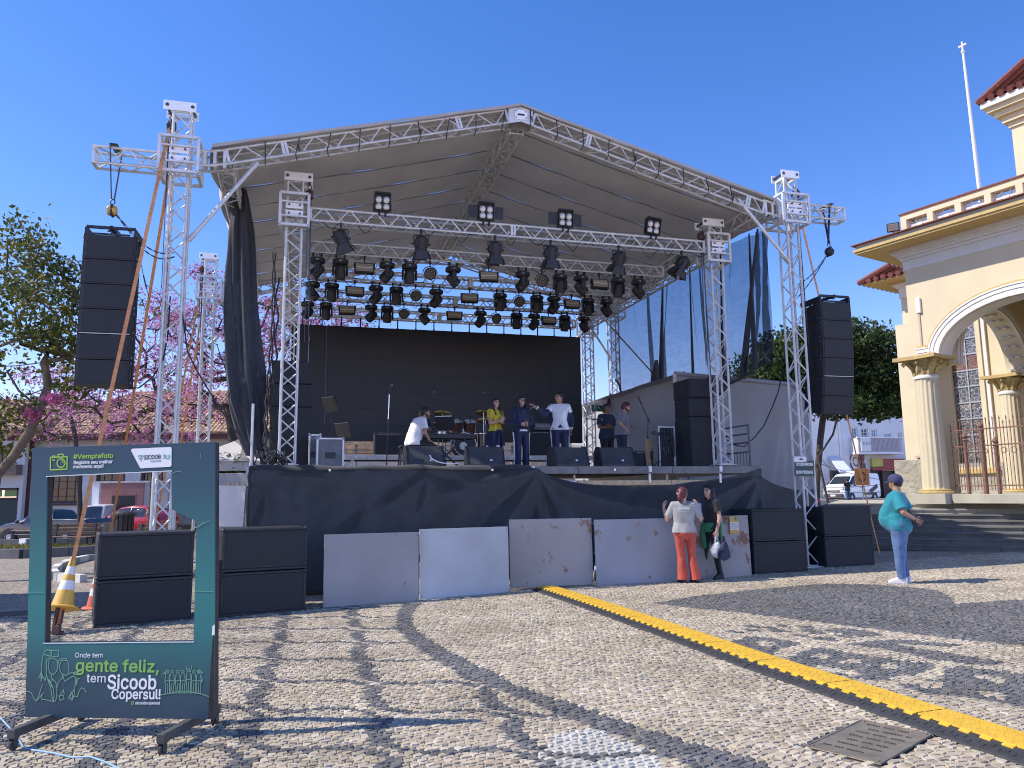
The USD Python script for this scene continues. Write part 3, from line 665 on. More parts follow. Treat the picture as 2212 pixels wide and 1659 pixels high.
def fresnel_parts(t,tilt):
 b=MB();clampmesh(b,0);b.bar((0,0,-.04),(0,0,-.09),.014,6);obj('clamp',b,'black_metal',t)
 b=MB().tube([(-.15,0,-.26),(-.15,0,-.11),(-.13,0,-.085),(.13,0,-.085),(.15,0,-.11),(.15,0,-.26)],.012,5);
 for s_ in(-1,1):b.bar((s_*.13,0,-.26),(s_*.19,0,-.26),.02,6)
 obj('yoke',b,'black_metal',t)
 R=tilt;c=np.array([0,0,-.26])
 b=MB();b.lathe([(.001,.16),(.09,.155),(.118,.12),(.12,-.10),(.13,-.11),(.13,-.14),(.10,-.145),(.001,-.12)],14);b.box((0,0,.02),(.27,.18,.17),None,.02)
 for q in range(5):b.box((0,-.10,-.05+q*.04),(.2,.03,.008))
 bd=obj('body',b.moved(R,c),'black_metal',t,smooth=35)
 obj('lens',MB().lathe([(.001,-.150),(.06,-.145),(.099,-.128)],14).moved(R,c),'dark_lens',bd,smooth=True)
 for k in range(4):
  q=rotz(k*math.pi/2);f=MB();w=.13 if k%2==0 else .10
  f.add([(-.10,0,0),(.10,0,0),(w+.02,0,-.17),(-w-.02,0,-.17),(-.10,.005,0),(.10,.005,0),(w+.02,.005,-.17),(-w-.02,.005,-.17)],[[0,1,2,3],[7,6,5,4],[0,4,5,1],[1,5,6,2],[2,6,7,3],[3,7,4,0]])
  f.moved(rotx(-.22 if k%2==0 else-.45),(0,-.13,-.14)).moved(q);obj('barn_door',f.moved(R,c),'black_metal',t)
MATS['blinder_lens']=None
flat('blinder_lens',(.62,.58,.50),.18,.2,.8)
ROWS=[('second light bar',3,LBZ-.15,[('hs',K3,375,650,1),('hf',K3,605,640,0),('st',K3,845,690,0),('hs',K3,1070,700,1),('hf',K3,1295,720,0),('pa',K3,1500,745,0),('hs',K3,1730,740,-1),('st',K3,2085,780,0),('hs',K4,410,800,1),('pa',K4,605,810,0),('hf',K4,785,830,0),('hs',K4,995,840,-1),('st',K4,1180,860,0),('hf',K4,1365,880,0),('hs',K4,1570,890,-1)]),('third light bar',5,LBZ-.15,[('hs',K3,330,900,-1),('hf',K3,520,910,0),('st',K3,750,920,0),('hs',K3,960,940,1),('hf',K3,1165,950,0),('pa',K3,1357,965,0),('hs',K3,1562,970,1),('st',K3,1895,1000,0),('hf',K3,2200,1020,0),('pa',K4,378,1030,0),('hf',K4,556,1050,0),('hs',K4,725,1060,1),('st',K4,905,1070,0),('hf',K4,1066,1075,0),('hs',K4,1250,1080,-1)]),('fourth light bar',7,LBZ-.15,[('hs',K3,280,1080,1),('hf',K3,465,1090,0),('st',K3,675,1100,0),('hs',K3,915,1120,1),('hf',K3,1075,1130,0),('pa',K3,1240,1140,0),('hs',K3,1445,1150,-1),('st',K3,1745,1170,0),('hs',K3,2005,1190,1),('pa',K4,150,1210,0),('hf',K4,355,1215,0),('hs',K4,530,1215,1),('st',K4,675,1230,0),('hf',K4,835,1240,0),('hs',K4,1030,1240,-1)])]
NAMES={'hs':('moving_head','black moving head with tilted head','moving head','moving head lights hung from the light bars'),'hf':('wash_light','black barrel wash light pointing straight down','wash light','wash lights hung from the light bars'),'st':('strobe_panel','rectangular strobe panel with a pale face','strobe','strobe panels hung from the light bars'),'pa':('led_par','round honeycomb LED par light','par light','LED par cans hung from the light bars')}
PROTO={}
for row,v,z,items in ROWS:
 cnt={};tot={k:sum(1 for it in items if it[0]==k)for k in NAMES}
 for kind,K,x,y,sgn in items:
  q=crop(*K,[(x,y)])[0];u=onv(q[0],q[1],v)[0]
  cnt[kind]=cnt.get(kind,0)+1
  nm,lab,cat,grp=NAMES[kind]
  label=f'{lab}, {ORD[cnt[kind] - 1]} from the left on the {row}'
  pkey=(kind,sgn)
  yy=v-.12
  zz=z-.035
  if pkey in PROTO:sdup(PROTO[pkey],label,u,yy,zz,RNG.uniform(-.12,.12),grp)
  else:
   t=sthing(nm,label,cat,u,yy,zz,0,grp);PROTO[pkey]=t
   if kind=='hs':head_parts(t,True,.75*sgn)
   elif kind=='hf':head_parts(t,False,.28)
   elif kind=='st':strobe_parts(t)
   else:par_parts(t)
for k,(K,x,doors,tilt)in enumerate([(K3,1020,0,0),(K3,2055,1,0),(K4,838,1,0),(K4,1712,0,.10)]):
 q=crop(*K,[(x,430 if K is K4 else 280)])[0];u=onv(q[0],q[1],1)[0]
 d=['without side doors, leftmost','with side doors, nearer the left tower','with side doors, right of the roof peak','without side doors, tilted, rightmost'][k]
 t=sthing('blinder',f'four-lamp blinder {d}, on the front light bar','blinder',u,.87,LBZ+.145,0,'four-lamp blinders on the front light bar');blinder_parts(t,doors,tilt)
for k,(K,x,ti)in enumerate([(K3,610,rotz(-.3)@roty(-.35)@rotx(.35)),(K3,1410,rotx(.22)),(K4,135,rotx(.18)),(K4,690,rotx(.2)),(K4,1370,roty(.1)@rotx(.45)),(K4,2000,rotz(.3)@roty(.35)@rotx(.35))]):
 q=crop(*K,[(x,330+(x-610)*.08 if K is K3 else 480+x*.09)])[0];u=onv(q[0],q[1],1)[0]
 t=sthing('barn_door_light',f'black theatre light with barn doors, {ORD[k]} from the left under the front light bar','theatre light',u,.87,LBZ-.18,0,'theatre lights with barn doors under the front light bar');fresnel_parts(t,ti)
# cables slung along the bars
for v,lab in((1,'front'),(3,'second'),(5,'third'),(7,'fourth')):
 t=sthing('power_cable',f'black cables looped along the {lab} light bar','cable',0,v,LBZ)
 for s_ in range(14):
  u=2.2+s_*.6+RNG.uniform(-.1,.1);w=RNG.uniform(.25,.55);dp=RNG.uniform(.03,.2)
  a=np.linspace(0,1,9)
  obj('cable_loop',MB().tube([(u+w*q,-.06+.05*math.sin(q*6+s_),-.10-dp*math.sin(math.pi*q)+.03*math.sin(q*9))for q in a],.008,4),'rubber',t,smooth=True)
 P=[(2.0+q*.25,-.02+.04*math.sin(q*1.1),-.085+.02*math.sin(q*.8+v))for q in range(34)]
 obj('main_cable',MB().tube(P,.012,5),'rubber',t,smooth=True)
# ==== hoists, slings, speaker arrays, nets
def chain(mbp,pts,r=.012,step=.055):
 """A run of alternating links along a polyline."""
 L=LineString(pts);n=max(2,int(L.length/step));b=mbp
 for k in range(n):
  p,q=np.array(L.interpolate(k/n,True).coords[0]),np.array(L.interpolate((k+1)/n,True).coords[0])
  d=q-p;d/=np.linalg.norm(d)+1e-9;s_=np.cross(d,[0,0,1.]if abs(d[2])<.9 else[1.,0,0]);s_/=np.linalg.norm(s_)
  if k%2:s_=np.cross(d,s_)
  b.beam(p-d*.008,q+d*.008,r*2.3,r*.9,s_)
 return b
def sling(u,sd,zt,zb,zarm,v=0.):
 t=sthing('lifting_sling',f'black webbing sling looped over the {sd} truss arm','sling',u,v,0)
 b=MB();h=.19
 for x0,x1,y in((-.055,-.02,-h),(.055,.02,h)):
  b.beam((x0,y,zarm+h),(x1,0+y*.05,zb),.06,.008,(1,0,0))
 b.box((0,0,zarm+h+.004),(.12,2*h+.01,.008))
 obj('webbing',b,'dark_cloth',t)
def hoist(name,label,u,v,z,body,down,loops,side=0.):
 t=sthing(name,label,'chain hoist',u,v,z)
 b=MB();a=np.linspace(-2.2,2.4,10);b.tube([(.035*math.sin(q),0,.155+.045*math.cos(q))for q in a],.012,6);b.bar((0,0,.115),(0,0,.08),.018,6);obj('hook',b,'steel_chain',t,smooth=40)
 b=MB();b.lathe([(.001,-.075),(.075,-.07),(.09,-.045),(.09,.045),(.075,.07),(.001,.075)],12,(0,0,0),roty(math.pi/2));obj('housing',b,body,t,smooth=35)
 b=MB();b.box((0,0,.0),(.05,.19,.20),None,.02);obj('frame',b,'black_metal',t)
 obj('load_chain',chain(MB(),[(0,0,-.08),(0,0,-down)],.010),'steel_chain',t)
 b=MB();b.lathe([(.02,-.03),(.035,-.02),(.03,.02),(.012,.04)],8,(0,0,-down));b.box((0,0,-down-.035),(.10,.02,.02));obj('load_hook',b,'steel_chain',t)
 for L in loops:obj('hand_chain',chain(MB(),L,.010,.05),'steel_chain',t)
 return t
cat_=lambda a,b,sag,n=14:[tuple(np.array(a)*(1-q)+np.array(b)*q-np.array([0,0,sag*4*q*(1-q)]))for q in np.linspace(0,1,n)]
UL,UR=-1.30,12.92
sling(UL,'left',7.5,6.62,7.34);sling(UR,'right',7.8,6.98,7.62)
hoist('chain_hoist','yellow chain hoist hanging under the left sling above the speaker array',UL,0,6.42,'ochre' if 'ochre' in MATS else 'wood_raw',.33,[cat_((.06,0,-.05),(.42,.0,-.46),.0,6)+cat_((.43,0,-.47),(1.0,0,-.66),.10),cat_((.05,.02,-.05),(.38,.03,-.46),.0,6)+cat_((.4,.03,-.5),(1.0,.04,-.72),.14),cat_((.43,0,-.6),(.66,.0,-1.5),.05)])
hoist('chain_hoist','dark chain hoist hanging under the right sling above the speaker array',UR,0,6.78,'black_metal',1.02,[cat_((-.06,0,-.06),(-.88,0,-.80),.10),cat_((-.04,.03,-.06),(-.86,.05,-1.08),.06)])
for u,v,z,sd in((-.44,-.05,8.02,'the left front tower'),(11.98+.18,0,8.02,'the right front tower'),(-.92,8.85,8.0,'the left rear tower'),(1.92,.95,7.38,'the left light tower'),(10.36,.95,7.24,'the right light tower')):
 t=hoist('tower_hoist',f'small chain hoist hung from the cap of {sd}',u,v,z,'black_metal' if 'front' in sd else 'red_brown',.35,[cat_((.03,0,-.06),(.05,.03,-2.6),0,8),cat_((-.03,-.03,-.06),(-.02,.02,-2.9),0,8),cat_((.0,-.03,-.06),(.06,-.02,-3.3),0,8)])
def cabinet_parts(t,w,h,d,tilt,top,back,k):
 """One box of a speaker array: its upper front edge hangs at (0, back, top); tilt turns it down."""
 R=rotx(tilt);o=np.array([0,back,top])
 c=sub('cabinet',t)
 b=MB()
 sec=[(-d*0,0)]
 b.prism([(-w/2,0),(w/2,0),(w/2*.86,d),(-w/2*.86,d)],h-.014,frame((0,0,-h+.007),(1,0,0),(0,1,0),(0,0,1)))
 obj('shell',b.moved(R,o),'black_cabinet',c)
 b=MB();b.box((0,-.004,-h/2),(w-.06,.012,h-.055),None,.003);obj('grille',b.moved(R,o),'grille',c)
 for s_ in(-1,1):
  b=MB();b.box((s_*(w/2+.006),.05,-h/2),(.016,.05,h+.02));b.box((s_*(w/2-.025),d*.55,-h/2),(.016,.05,h+.01));obj('rigging_bar',b.moved(R,o),'black_metal',c)
  b=MB();b.box((s_*(w/2-.012),d*.3,-h/2),(.01,.13,.07),rotz(s_*.13),.003);obj('handle',b.moved(R,o),'black_metal',c)
  for z_ in(-.05,-h+.05):obj('rigging_pin',MB().bar((s_*(w/2+.012),.05,z_),(s_*(w/2+.03),.05,z_),.012,6).moved(R,o),'chrome',c)
 b=MB();b.box((0,-.006,-h+.012),(w-.04,.01,.012));obj('lower_trim',b.moved(R,o),'aluminium_worn',c)if k in(3,)else None
def line_array(label,u,v,ztop,w,h,d,tilts,a=0.):
 t=sthing('speaker_array',label,'speaker array',u,v,ztop,a,'speaker arrays hung beside the stage')
 b=MB()
 for x in(-w/2+.02,w/2-.02):b.beam((x,-d/2,-.09),(x,d/2,-.09),.04,.12)
 for y in(-d/2+.02,d/2-.02):b.beam((-w/2+.02,y,-.02),(w/2-.02,y,-.02),.04,.045)
 for y in(-d/2+.02,):b.beam((-w/2+.1,y,-.13),(w/2-.1,y,-.13),.02,.03)
 b.beam((0,-d/2,-.01),(0,d/2,-.01),.05,.05)
 obj('fly_frame',b,'black_metal',t)
 b=MB().tube([(-.07,0,-.02),(0,0,.06),(.07,0,-.02)],.012,5);obj('shackle',b,'steel_chain',t)
 p=np.array([-d/2,-.15])
 for k,ti in enumerate(tilts):
  cabinet_parts(t,w,h,d,ti,p[1],p[0],k)
  p=p+np.array([math.sin(ti)*h,-math.cos(ti)*h])
 return t
line_array('tall black speaker array of six cabinets hanging at the left in front of the trees',UL+.08,0,6.04,.78,.415,.62,[.0,.0,.005,.01,.02,.03],-.02)
line_array('black speaker array of six cabinets hanging at the right before the green tree, curved inward',UR-.17,.05,5.72,.74,.40,.68,[-.02,.01,.05,.09,.14,.20],-.02)
# shade nets
MATS['shade_net']=usdkit.material(stage,'/World/Looks/shade_net',{'g':('geometry',{}),'n':('noise_texture',dict(scale=5.,detail=4.,roughness=.65)),'mp':('mapping',dict(scale=(1.,1.,9.))),'n2':('noise_texture',dict(scale=3.,detail=4.)),'r':('rgb_ramp',{'ramp':[(.25,(.55,.55,.55)),(.75,(.30,.30,.30))]}),'mu':('mix_color',dict(blend_type='mix',fac=.5)),'d':('diffuse_bsdf',dict(color=(.012,.014,.02))),'tl':('translucent_bsdf',dict(color=(.025,.03,.04))),'mm':('mix_closure',dict(fac=.4)),'t':('transparent_bsdf',{}),'m':('mix_closure',{})},[('g.position','n.vector'),('g.position','mp.vector'),('mp.vector','n2.vector'),('n.color','mu.a'),('n2.color','mu.b'),('mu.result','r.fac'),('d.BSDF','mm.closure1'),('tl.BSDF','mm.closure2'),('mm.closure','m.closure1'),('t.BSDF','m.closure2'),('r.color','m.fac')],surface='m.closure')
MATS['net_thick']=usdkit.material(stage,'/World/Looks/net_thick',{'g':('geometry',{}),'n':('noise_texture',dict(scale=6.,detail=4.)),'r':('rgb_ramp',{'ramp':[(.3,(.02,.02,.02)),(.75,(.22,.22,.22))]}),'d':('principled_bsdf',dict(base_color=(.018,.02,.026),roughness=.8,sheen_weight=.2)),'t':('transparent_bsdf',{}),'m':('mix_closure',{})},[('g.position','n.vector'),('n.fac','r.fac'),('d.BSDF','m.closure1'),('t.BSDF','m.closure2'),('r.color','m.fac')],surface='m.closure')
# right: spread along the side of the stage
UN=11.55
def net_edge(q):
 v=.35+q*8.6
 top=7.42
 low=np.interp(q,[0,.10,.22,.42,.60,.66,.74,.82,1.0],[4.70,4.35,4.05,3.72,3.30,3.55,2.6,4.0,5.3])
 return v,top,low
QS=np.linspace(0,1,150);TS=np.linspace(0,1,34);P=np.zeros((150,34,3))
for i,q in enumerate(QS):
 v,top,low=net_edge(q)
 for j,t_ in enumerate(TS):
  f=sum(a_*math.exp(-((q-c_-s_*t_)/w_)**2)for c_,s_,w_,a_ in((.04,.03,.012,.5),(.075,.05,.012,.45),(.19,.06,.018,.3),(.35,.03,.02,.28),(.42,-.02,.012,.2),(.58,.06,.02,.4),(.7,.02,.015,.35),(.86,-.02,.02,.3)))
  f+=.10*math.sin(q*70+3*t_)*(.3+.7*t_)+.16*math.sin(q*17+t_)
  gather=np.interp(q,[0,.05,.12,1],[.6,.5,.0,0])*t_
  P[i,j]=(UN+f*.55+.1*t_,v+gather*(.3-q)*1.0,top+(low-top)*t_)
b=MB();b.grid(P)
nt=sthing('shade_net','dark see-through shade net stretched along the right side of the stage','net',0,0,0)
obj('mesh_cloth',b,'shade_net',nt,smooth=True)
e=MB();e.tube([P[i,-1]for i in range(0,150,3)],.035,5);obj('rolled_hem',e,'net_thick',nt,smooth=True)
for q0,q1,w in((.035,.16,.09),(.075,.10,.07),(.58,.66,.10),(.40,.43,.05),(.22,.26,.05)):
 pts=[(UN+.05+.1*t_,net_edge(q0+(q1-q0)*t_)[0],net_edge(q0)[1]+(net_edge(q1)[2]-net_edge(q0)[1])*t_)for t_ in np.linspace(0,1,12)]
 obj('gathered_fold',MB().tube(pts,[w*(.25+.75*t_)for t_ in np.linspace(0,1,12)],7),'net_thick',nt,smooth=True)
# the tail that is knotted and drawn down to the deck
pts=[(11.3,8.6,4.7),(11.0,8.3,4.0),(10.7,7.8,3.55),(10.9,7.2,3.3)]
obj('knotted_tail',MB().tube(pts,[.04,.09,.10,.06],7),'net_thick',nt,smooth=True)
obj('knotted_tail',MB().tube([(11.5,5.7,5.3),(11.45,5.75,4.6),(11.42,5.8,4.3),(11.4,5.85,3.0)],[.05,.16,.10,.13],8),'net_thick',nt,smooth=True)
# left: a bunched net hanging as a column
nl=sthing('hanging_net','bunched dark net hanging down at the left side of the stage behind the lighting tower','net',0,0,0)
LN=[(524,385,2),(521,430,14),(519,500,24),(519,600,30),(522,700,34),(527,800,36),(532,870,34),(540,930,24),(552,985,16)]
ctr=[onv(x,y,2.0)for x,y,w in LN];wid=[w*14.5/F for x,y,w in LN]
L_=np.linspace(0,1,60);k_=np.linspace(0,1,len(LN));P=np.zeros((60,49,3))
for i,q in enumerate(L_):
 c=[np.interp(q,k_,[p[a]for p in ctr])for a in range(3)];w=np.interp(q,k_,wid)
 for j,a in enumerate(np.linspace(0,2*math.pi,49)):
  r=w*(1+.20*math.sin(a*5+q*3)+.14*math.sin(a*11-q*5)+.06*math.sin(a*17+q*14))
  P[i,j]=(c[0]+r*math.cos(a),c[1]+.8*r*math.sin(a),c[2])
obj('mesh_cloth',MB().grid(P),'net_thick',nl,smooth=True)
pts=[onv(x,y,2.2)for x,y in[(521,420),(508,600),(500,760),(512,900),(528,1000)]]
P=np.array([[p+np.array([dx*(.25+.3*math.sin(i*1.7)),.25*math.sin(i+dx*5),.0])for dx in np.linspace(-.45,.3,9)]for i,p in enumerate([np.array(pts[int(q)])*(1-(q%1))+np.array(pts[min(int(q)+1,4)])*(q%1)for q in np.linspace(0,4,24)])])
obj('loose_edge',MB().grid(P),'shade_net',nl,smooth=True)
pts=[onv(x,y,2.0)for x,y in[(528,760),(545,840),(562,920),(582,985),(590,1000)]]
P=np.array([[np.array(p)+np.array([dx,.1*math.sin(dx*20+i),0])for dx in np.linspace(-.07-.02*i,.07+.03*i,9)]for i,p in enumerate(pts)])
obj('loose_edge',MB().grid(P),'net_thick',nl,smooth=True)
# black cable bundle down the left light tower
for k in range(2):
 pts=[np.array(onv(x,y,1.25))for x,y in([(592,545),(590,700),(578,850),(572,960),(585,1000)],[(600,600),(596,760),(585,900),(590,1000)])[k]]
 c=sthing('cable_bundle',['thick twisted black cable bundle hanging left of the left light tower','thin black cable hanging close to the left light tower'][k],'cable',0,0,0)
 Q=[np.array([np.interp(q,np.linspace(0,1,len(pts)),[p[a]for p in pts])for a in range(3)])for q in np.linspace(0,1,40)]
 for s_ in range(2 if k==0 else 1):obj('cable',MB().tube([p+np.array([.03*math.cos(i*.9+s_*3),.03*math.sin(i*.9+s_*3),0])for i,p in enumerate(Q)],.018,5),'rubber',c,smooth=True)
b=MB()
cc=sthing('coiled_cable','tangle of black cables lying on the left front corner of the deck','cable',1.25,.5,DECK)
for s_ in range(9):
 a0_=RNG.uniform(0,6);r_=RNG.uniform(.08,.2);cx,cy=RNG.uniform(-.1,.3,2)
 obj('cable',MB().tube([(cx+r_*math.cos(q+a0_),cy+.5*r_*math.sin(q*1.1),.03+abs(RNG.uniform(.05,.3))*abs(math.sin(q*.9+s_)))for q in np.linspace(0,7,26)],.011,5),'rubber',cc,smooth=True)
# a loose cable swinging from the right tower to the rail, and one on the left
for pts,lab in(([(1692,800),(1680,850),(1668,880),(1650,920),(1630,945),(1608,965),(1590,962),(1570,950)],'black cable swinging from the right front tower to the guard rail'),):
 Q=[np.array(onv(x,y,1.0))for x,y in pts]
 c=sthing('loose_cable',lab,'cable',0,0,0);obj('cable',MB().tube(Q,.014,5),'rubber',c,smooth=True)
Q=[np.array(onv(x,y,.1))for x,y in[(392,660),(405,760),(425,800),(455,850),(490,905),(520,945),(545,985)]]
c=sthing('loose_cable','black cable running diagonally from the left front tower to the deck corner','cable',0,0,0);obj('cable',MB().tube(Q,.013,5),'rubber',c,smooth=True)
Q=[np.array(onv(x,y,.1))for x,y in[(276,838),(300,838),(330,815),(352,780),(362,730),(368,640)]]
c=sthing('loose_cable','black cable looping from the left speaker array to the tower','cable',0,0,0);obj('cable',MB().tube(Q,.013,5),'rubber',c,smooth=True)
# ==== equipment on the deck
pm('wedge_grey',(.055,.055,.055),.7,0,.25,6,.3,160)
pm('amp_black',(.02,.02,.022),.6,0,.3,8,.3,200)
pm('case_grey',(.10,.105,.115),.6,0,.2,6)
pm('drum_shell',(.09,.035,.02),.25,0,.3,8,coat=.6)
pm('drum_head',(.62,.60,.56),.5,0,.06,5)
pm('drum_front',(.018,.03,.045),.35,0,.2,6)
pm('brass',(.62,.45,.16),.28,1.,.12,20)
pm('paper',(.72,.72,.70),.7,0,.05,9)
pm('plywood',(.30,.22,.13),.7,0,.2,8)
pm('green_sign',(.008,.07,.045),.5,0,.1,9)
flat('sign_white',(.75,.78,.75),.5)
def du(x,y,v):p=onv(x,y,v);return p[0]
riser=sthing('drum_riser','low aluminium riser at the back of the stage carrying the drums and amplifiers','riser',0,0,DECK)
for i in range(4):obj('riser_panel',MB().box2((2.9+i*1.75,4.9,.42),(2.9+i*1.75+1.74,7.6,.46)),'deck_ply',riser)
for i in range(4):obj('riser_edge',MB().box2((2.9+i*1.75,4.86,.34),(2.9+i*1.75+1.742,4.90,.462),.006).box2((2.9+i*1.75,4.85,.39),(2.9+i*1.75+1.742,4.86,.41)),'aluminium_worn',riser)
for i in range(5):
 for dx in(-.14,.14):
  if 2.9<2.95+i*1.72+dx:obj('leg',MB().box2((2.95+i*1.72+dx-.03,4.9,0),(2.95+i*1.72+dx+.03,4.96,.34)),'aluminium_worn',riser)
RZ=DECK+.462
def wedge(label,u,v,a,first=None):
 if first:return sdup(first,label,u,v,DECK,a)
 t=sthing('floor_monitor',label,'floor monitor',u,v,DECK,a,'floor monitors along the front edge of the stage')
 prof=[(-.22,0),(.24,0),(.26,.06),(.10,.40),(-.10,.42),(-.24,.30)]
 b=MB();b.prism([(-y,z)for y,z in prof][::-1],.68,frame((-.34,0,0),(0,-1,0),(0,0,1),(-1,0,0))if False else frame((-.34,0,0),(0,1,0),(0,0,1),(1,0,0)))
 obj('cabinet',b,'wedge_grey',t)
 for s_ in(-1,1):obj('side_cheek',MB().prism([(-y*1.02,.004+z*1.02)for y,z in prof][::-1],.03,frame((s_*.345-.015,0,0),(0,1,0),(0,0,1),(1,0,0))),'black_plastic',t)
 for x in(-.07,.09):obj('socket',MB().lathe([(.001,0),(.026,0),(.026,.006),(.018,.008),(.001,.004)],10,(x,-.262 if False else-.238,.14),rotx(math.pi/2)),'black_plastic' if x<0 else 'chrome',t)
 obj('handle_slot',MB().box((-.362,-.02,.22),(.006,.16,.06),None,.002),'rubber',t)
 return t
w0=wedge('grey floor monitor with a white cable plugged in, in front of the man in white',du(915,995,.75),.75,.06)
wedge('grey floor monitor in front of the girl in the yellow shirt',du(1046,995,.75),.75,-.05,w0)
wedge('grey floor monitor in front of the boy in the white shirt',du(1227,995,.75),.75,.04,w0)
wedge('brownish grey floor monitor at the right, in front of the two standing men',du(1327,995,.75),.75,-.04,w0)
c=sthing('monitor_cable','white cable hanging from the back of the leftmost floor monitor','cable',0,0,0)
obj('cable',MB().tube([onv(x,y,.40)for x,y in[(928,983),(932,990),(942,996),(955,1000),(972,1002),(990,1001)]],.010,5),'white_paint',c,smooth=True)
def amp_box(name,label,u,v,z,w,h,d,head=None,a=0.):
 t=sthing(name,label,'amplifier',u,v,z,a)
 obj('cabinet',MB().box((0,0,h/2),(w,d,h),None,.015),'amp_black',t)
 obj('grille',MB().box((0,-d/2-.004,h*.45),(w-.05,.012,h*.80),None,.003),'grille',t)
 obj('control_panel',MB().box((0,-d/2-.004,h*.92),(w-.06,.012,h*.09),None,.002),'black_metal',t)
 for q in range(7):obj('knob',MB().lathe([(.001,0),(.014,0),(.011,.014),(.001,.015)],8,(-w*.35+q*w*.1,-d/2-.010,h*.92),rotx(math.pi/2)),'lens',t)
 for s_ in(-1,1):obj('corner',MB().box((s_*(w/2-.02),-d/2-.003,h-.02),(.05,.02,.05),None,.008),'black_metal',t)
 return t
amp_box('guitar_amp','wide black guitar amplifier on the riser behind the man in the white shirt',du(842,960,5.3),5.35,RZ,.78,.56,.30)
amp_box('bass_cabinet','tall black bass cabinet on the riser beside the boy in the navy jacket',du(1166,960,5.2),5.25,RZ,.62,.64,.40)
hd=sthing('amp_head','small rack amplifier with silver front on top of the bass cabinet','amplifier',du(1170,920,5.15),5.22,RZ+.645)
obj('case',MB().box((0,0,.11),(.46,.34,.21),None,.012),'black_plastic',hd);obj('face',MB().box((0,-.172,.11),(.42,.01,.16),None,.003),'case_grey',hd)
for q in range(6):obj('knob',MB().box((-.16+q*.06,-.18,.12),(.012,.012,.06)),'lens',hd)
# keyboard on its stand
kx=du(905,945,3.3)
kb=sthing('keyboard','black keyboard on a folding stand in front of the man in white','keyboard',kx+.62,3.35,DECK+.74,.05)
obj('case',MB().box((0,0,.05),(1.32,.34,.10),None,.015),'black_plastic',kb)
b=MB()
for q in range(52):b.box((-.58+q*.0225,.08,.106),(.0205,.15,.018))
tag(obj('white_key',b,'white_paint',kb),kind='stuff')
b=MB()
for q in range(51):
 if q%7 not in(2,6):b.box((-.569+q*.0225,.05,.120),(.012,.09,.016))
tag(obj('black_key',b,'black_plastic',kb),kind='stuff')
obj('control_panel',MB().box((0,-.10,.103),(1.26,.11,.008)),'case_grey',kb)
ks=sthing('keyboard_stand','black crossed keyboard stand under the keyboard','stand',kx+.62,3.35,DECK,.05)
for s_ in(-1,1):
 obj('leg',MB().beam((-.4*s_,.05*s_,.02),(.4*s_,.05*s_,.72),.04,.025,(0,1,0)),'black_metal',ks)
 obj('foot',MB().box((.4*s_,0,.015),(.04,.42,.03)),'black_metal',ks);obj('bearer',MB().box((.4*s_,0,.725),(.04,.36,.03)),'black_metal',ks)
def music_stand(label,x,y,v,h,a,tilt,sheet_=False,z0=DECK):
 t=sthing('music_stand',label,'music stand',du(x,y,v),v,z0,a)
 obj('pole',MB().bar((0,0,.1),(0,0,h),.011,6),'black_metal',t)
 for k in range(3):obj('foot',MB().bar((0,0,.14),(.26*math.cos(k*2.09+.5),.26*math.sin(k*2.09+.5),.012),.009,5),'black_metal',t)
 R=rotx(tilt);b=MB();b.box((0,0,.17),(.46,.012,.33),None,.004);b.box((0,-.03,.01),(.46,.06,.012));obj('desk',b.moved(R,(0,-.02,h-.02)),'black_metal',t)
 if sheet_:obj('sheet_music',MB().box((.02,-.014,.20),(.40,.006,.30)).moved(R,(0,-.02,h-.02)),'paper',t)
music_stand('music stand with white sheet music beside the keyboard',963,930,3.9,1.02,2.7,-.5,True)
music_stand('tall empty black music stand beside the flight cases',716,940,2.4,1.22,2.2,-.35)
music_stand('low black music stand leaning behind the grey flight case',742,980,2.8,.72,2.2,-.3)
def mic_stand(label,base,top,v,boom=None,shiny=False,v2=None):
 u,_,_=onv(base[0],base[1],v);tp=onv(top[0],top[1],v);h=tp[2]-DECK
 t=sthing('mic_stand',label,'microphone stand',u,v,DECK)
 du_=tp[0]-u
 obj('base',MB().lathe([(.001,0),(.13,.0),(.13,.015),(.03,.03),(.001,.035)],14),'black_metal',t)
 obj('lower_tube',MB().bar((0,0,.02),(du_*.5,0,h*.62),.012,6),'black_metal',t)
 obj('clutch',MB().bar((du_*.5,0,h*.62-.03),(du_*.5,0,h*.62+.05),.02,8),'black_plastic',t)
 obj('upper_tube',MB().bar((du_*.5,0,h*.62),(du_,0,h),.009,6),'chrome' if shiny else 'black_metal',t)
 e=np.array([du_,0,h])
 if boom is not None:
  q=onv(boom[0],boom[1],v);q=np.array([q[0]-u,-.05,q[2]-DECK]);obj('boom',MB().bar(e-(q-e)*.25,q,.009,6),'black_metal',t);obj('boom_joint',MB().sphere(e,.025,8),'black_plastic',t);d=(q-e)/np.linalg.norm(q-e);e=q
 else:d=np.array([.2,-.3,.8]);d/=np.linalg.norm(d)
 obj('clip',MB().bar(e-d*.02,e+d*.03,.016,6),'black_plastic',t)
 m=obj('microphone',MB().bar(e,e+d*.15,.011,8,.017),'black_metal',t)
 s_=MB().sphere(e+d*.17,.027,10);obj('microphone_head',s_,'case_grey',t,smooth=True)
mic_stand('tall straight microphone stand with a silver upper tube left of the man in white',(835,997),(841,850),.95,None,True)
mic_stand('dark straight microphone stand beside the sheet music',(934,998),(934,862),3.2)
mic_stand('microphone stand in front of the girl in the navy tracksuit',(1141,1000),(1142,898),1.6)
mic_stand('microphone stand at the right end of the video wall',(1266,1003),(1268,905),1.4,(1281,906))
mic_stand('boom microphone stand behind the girl in the yellow shirt',(1085,985),(1066,890),4.4,(1052,862))
mic_stand('boom microphone stand before the grey wall, right of the man in grey',(1398,995),(1400,905),2.6,(1383,872))
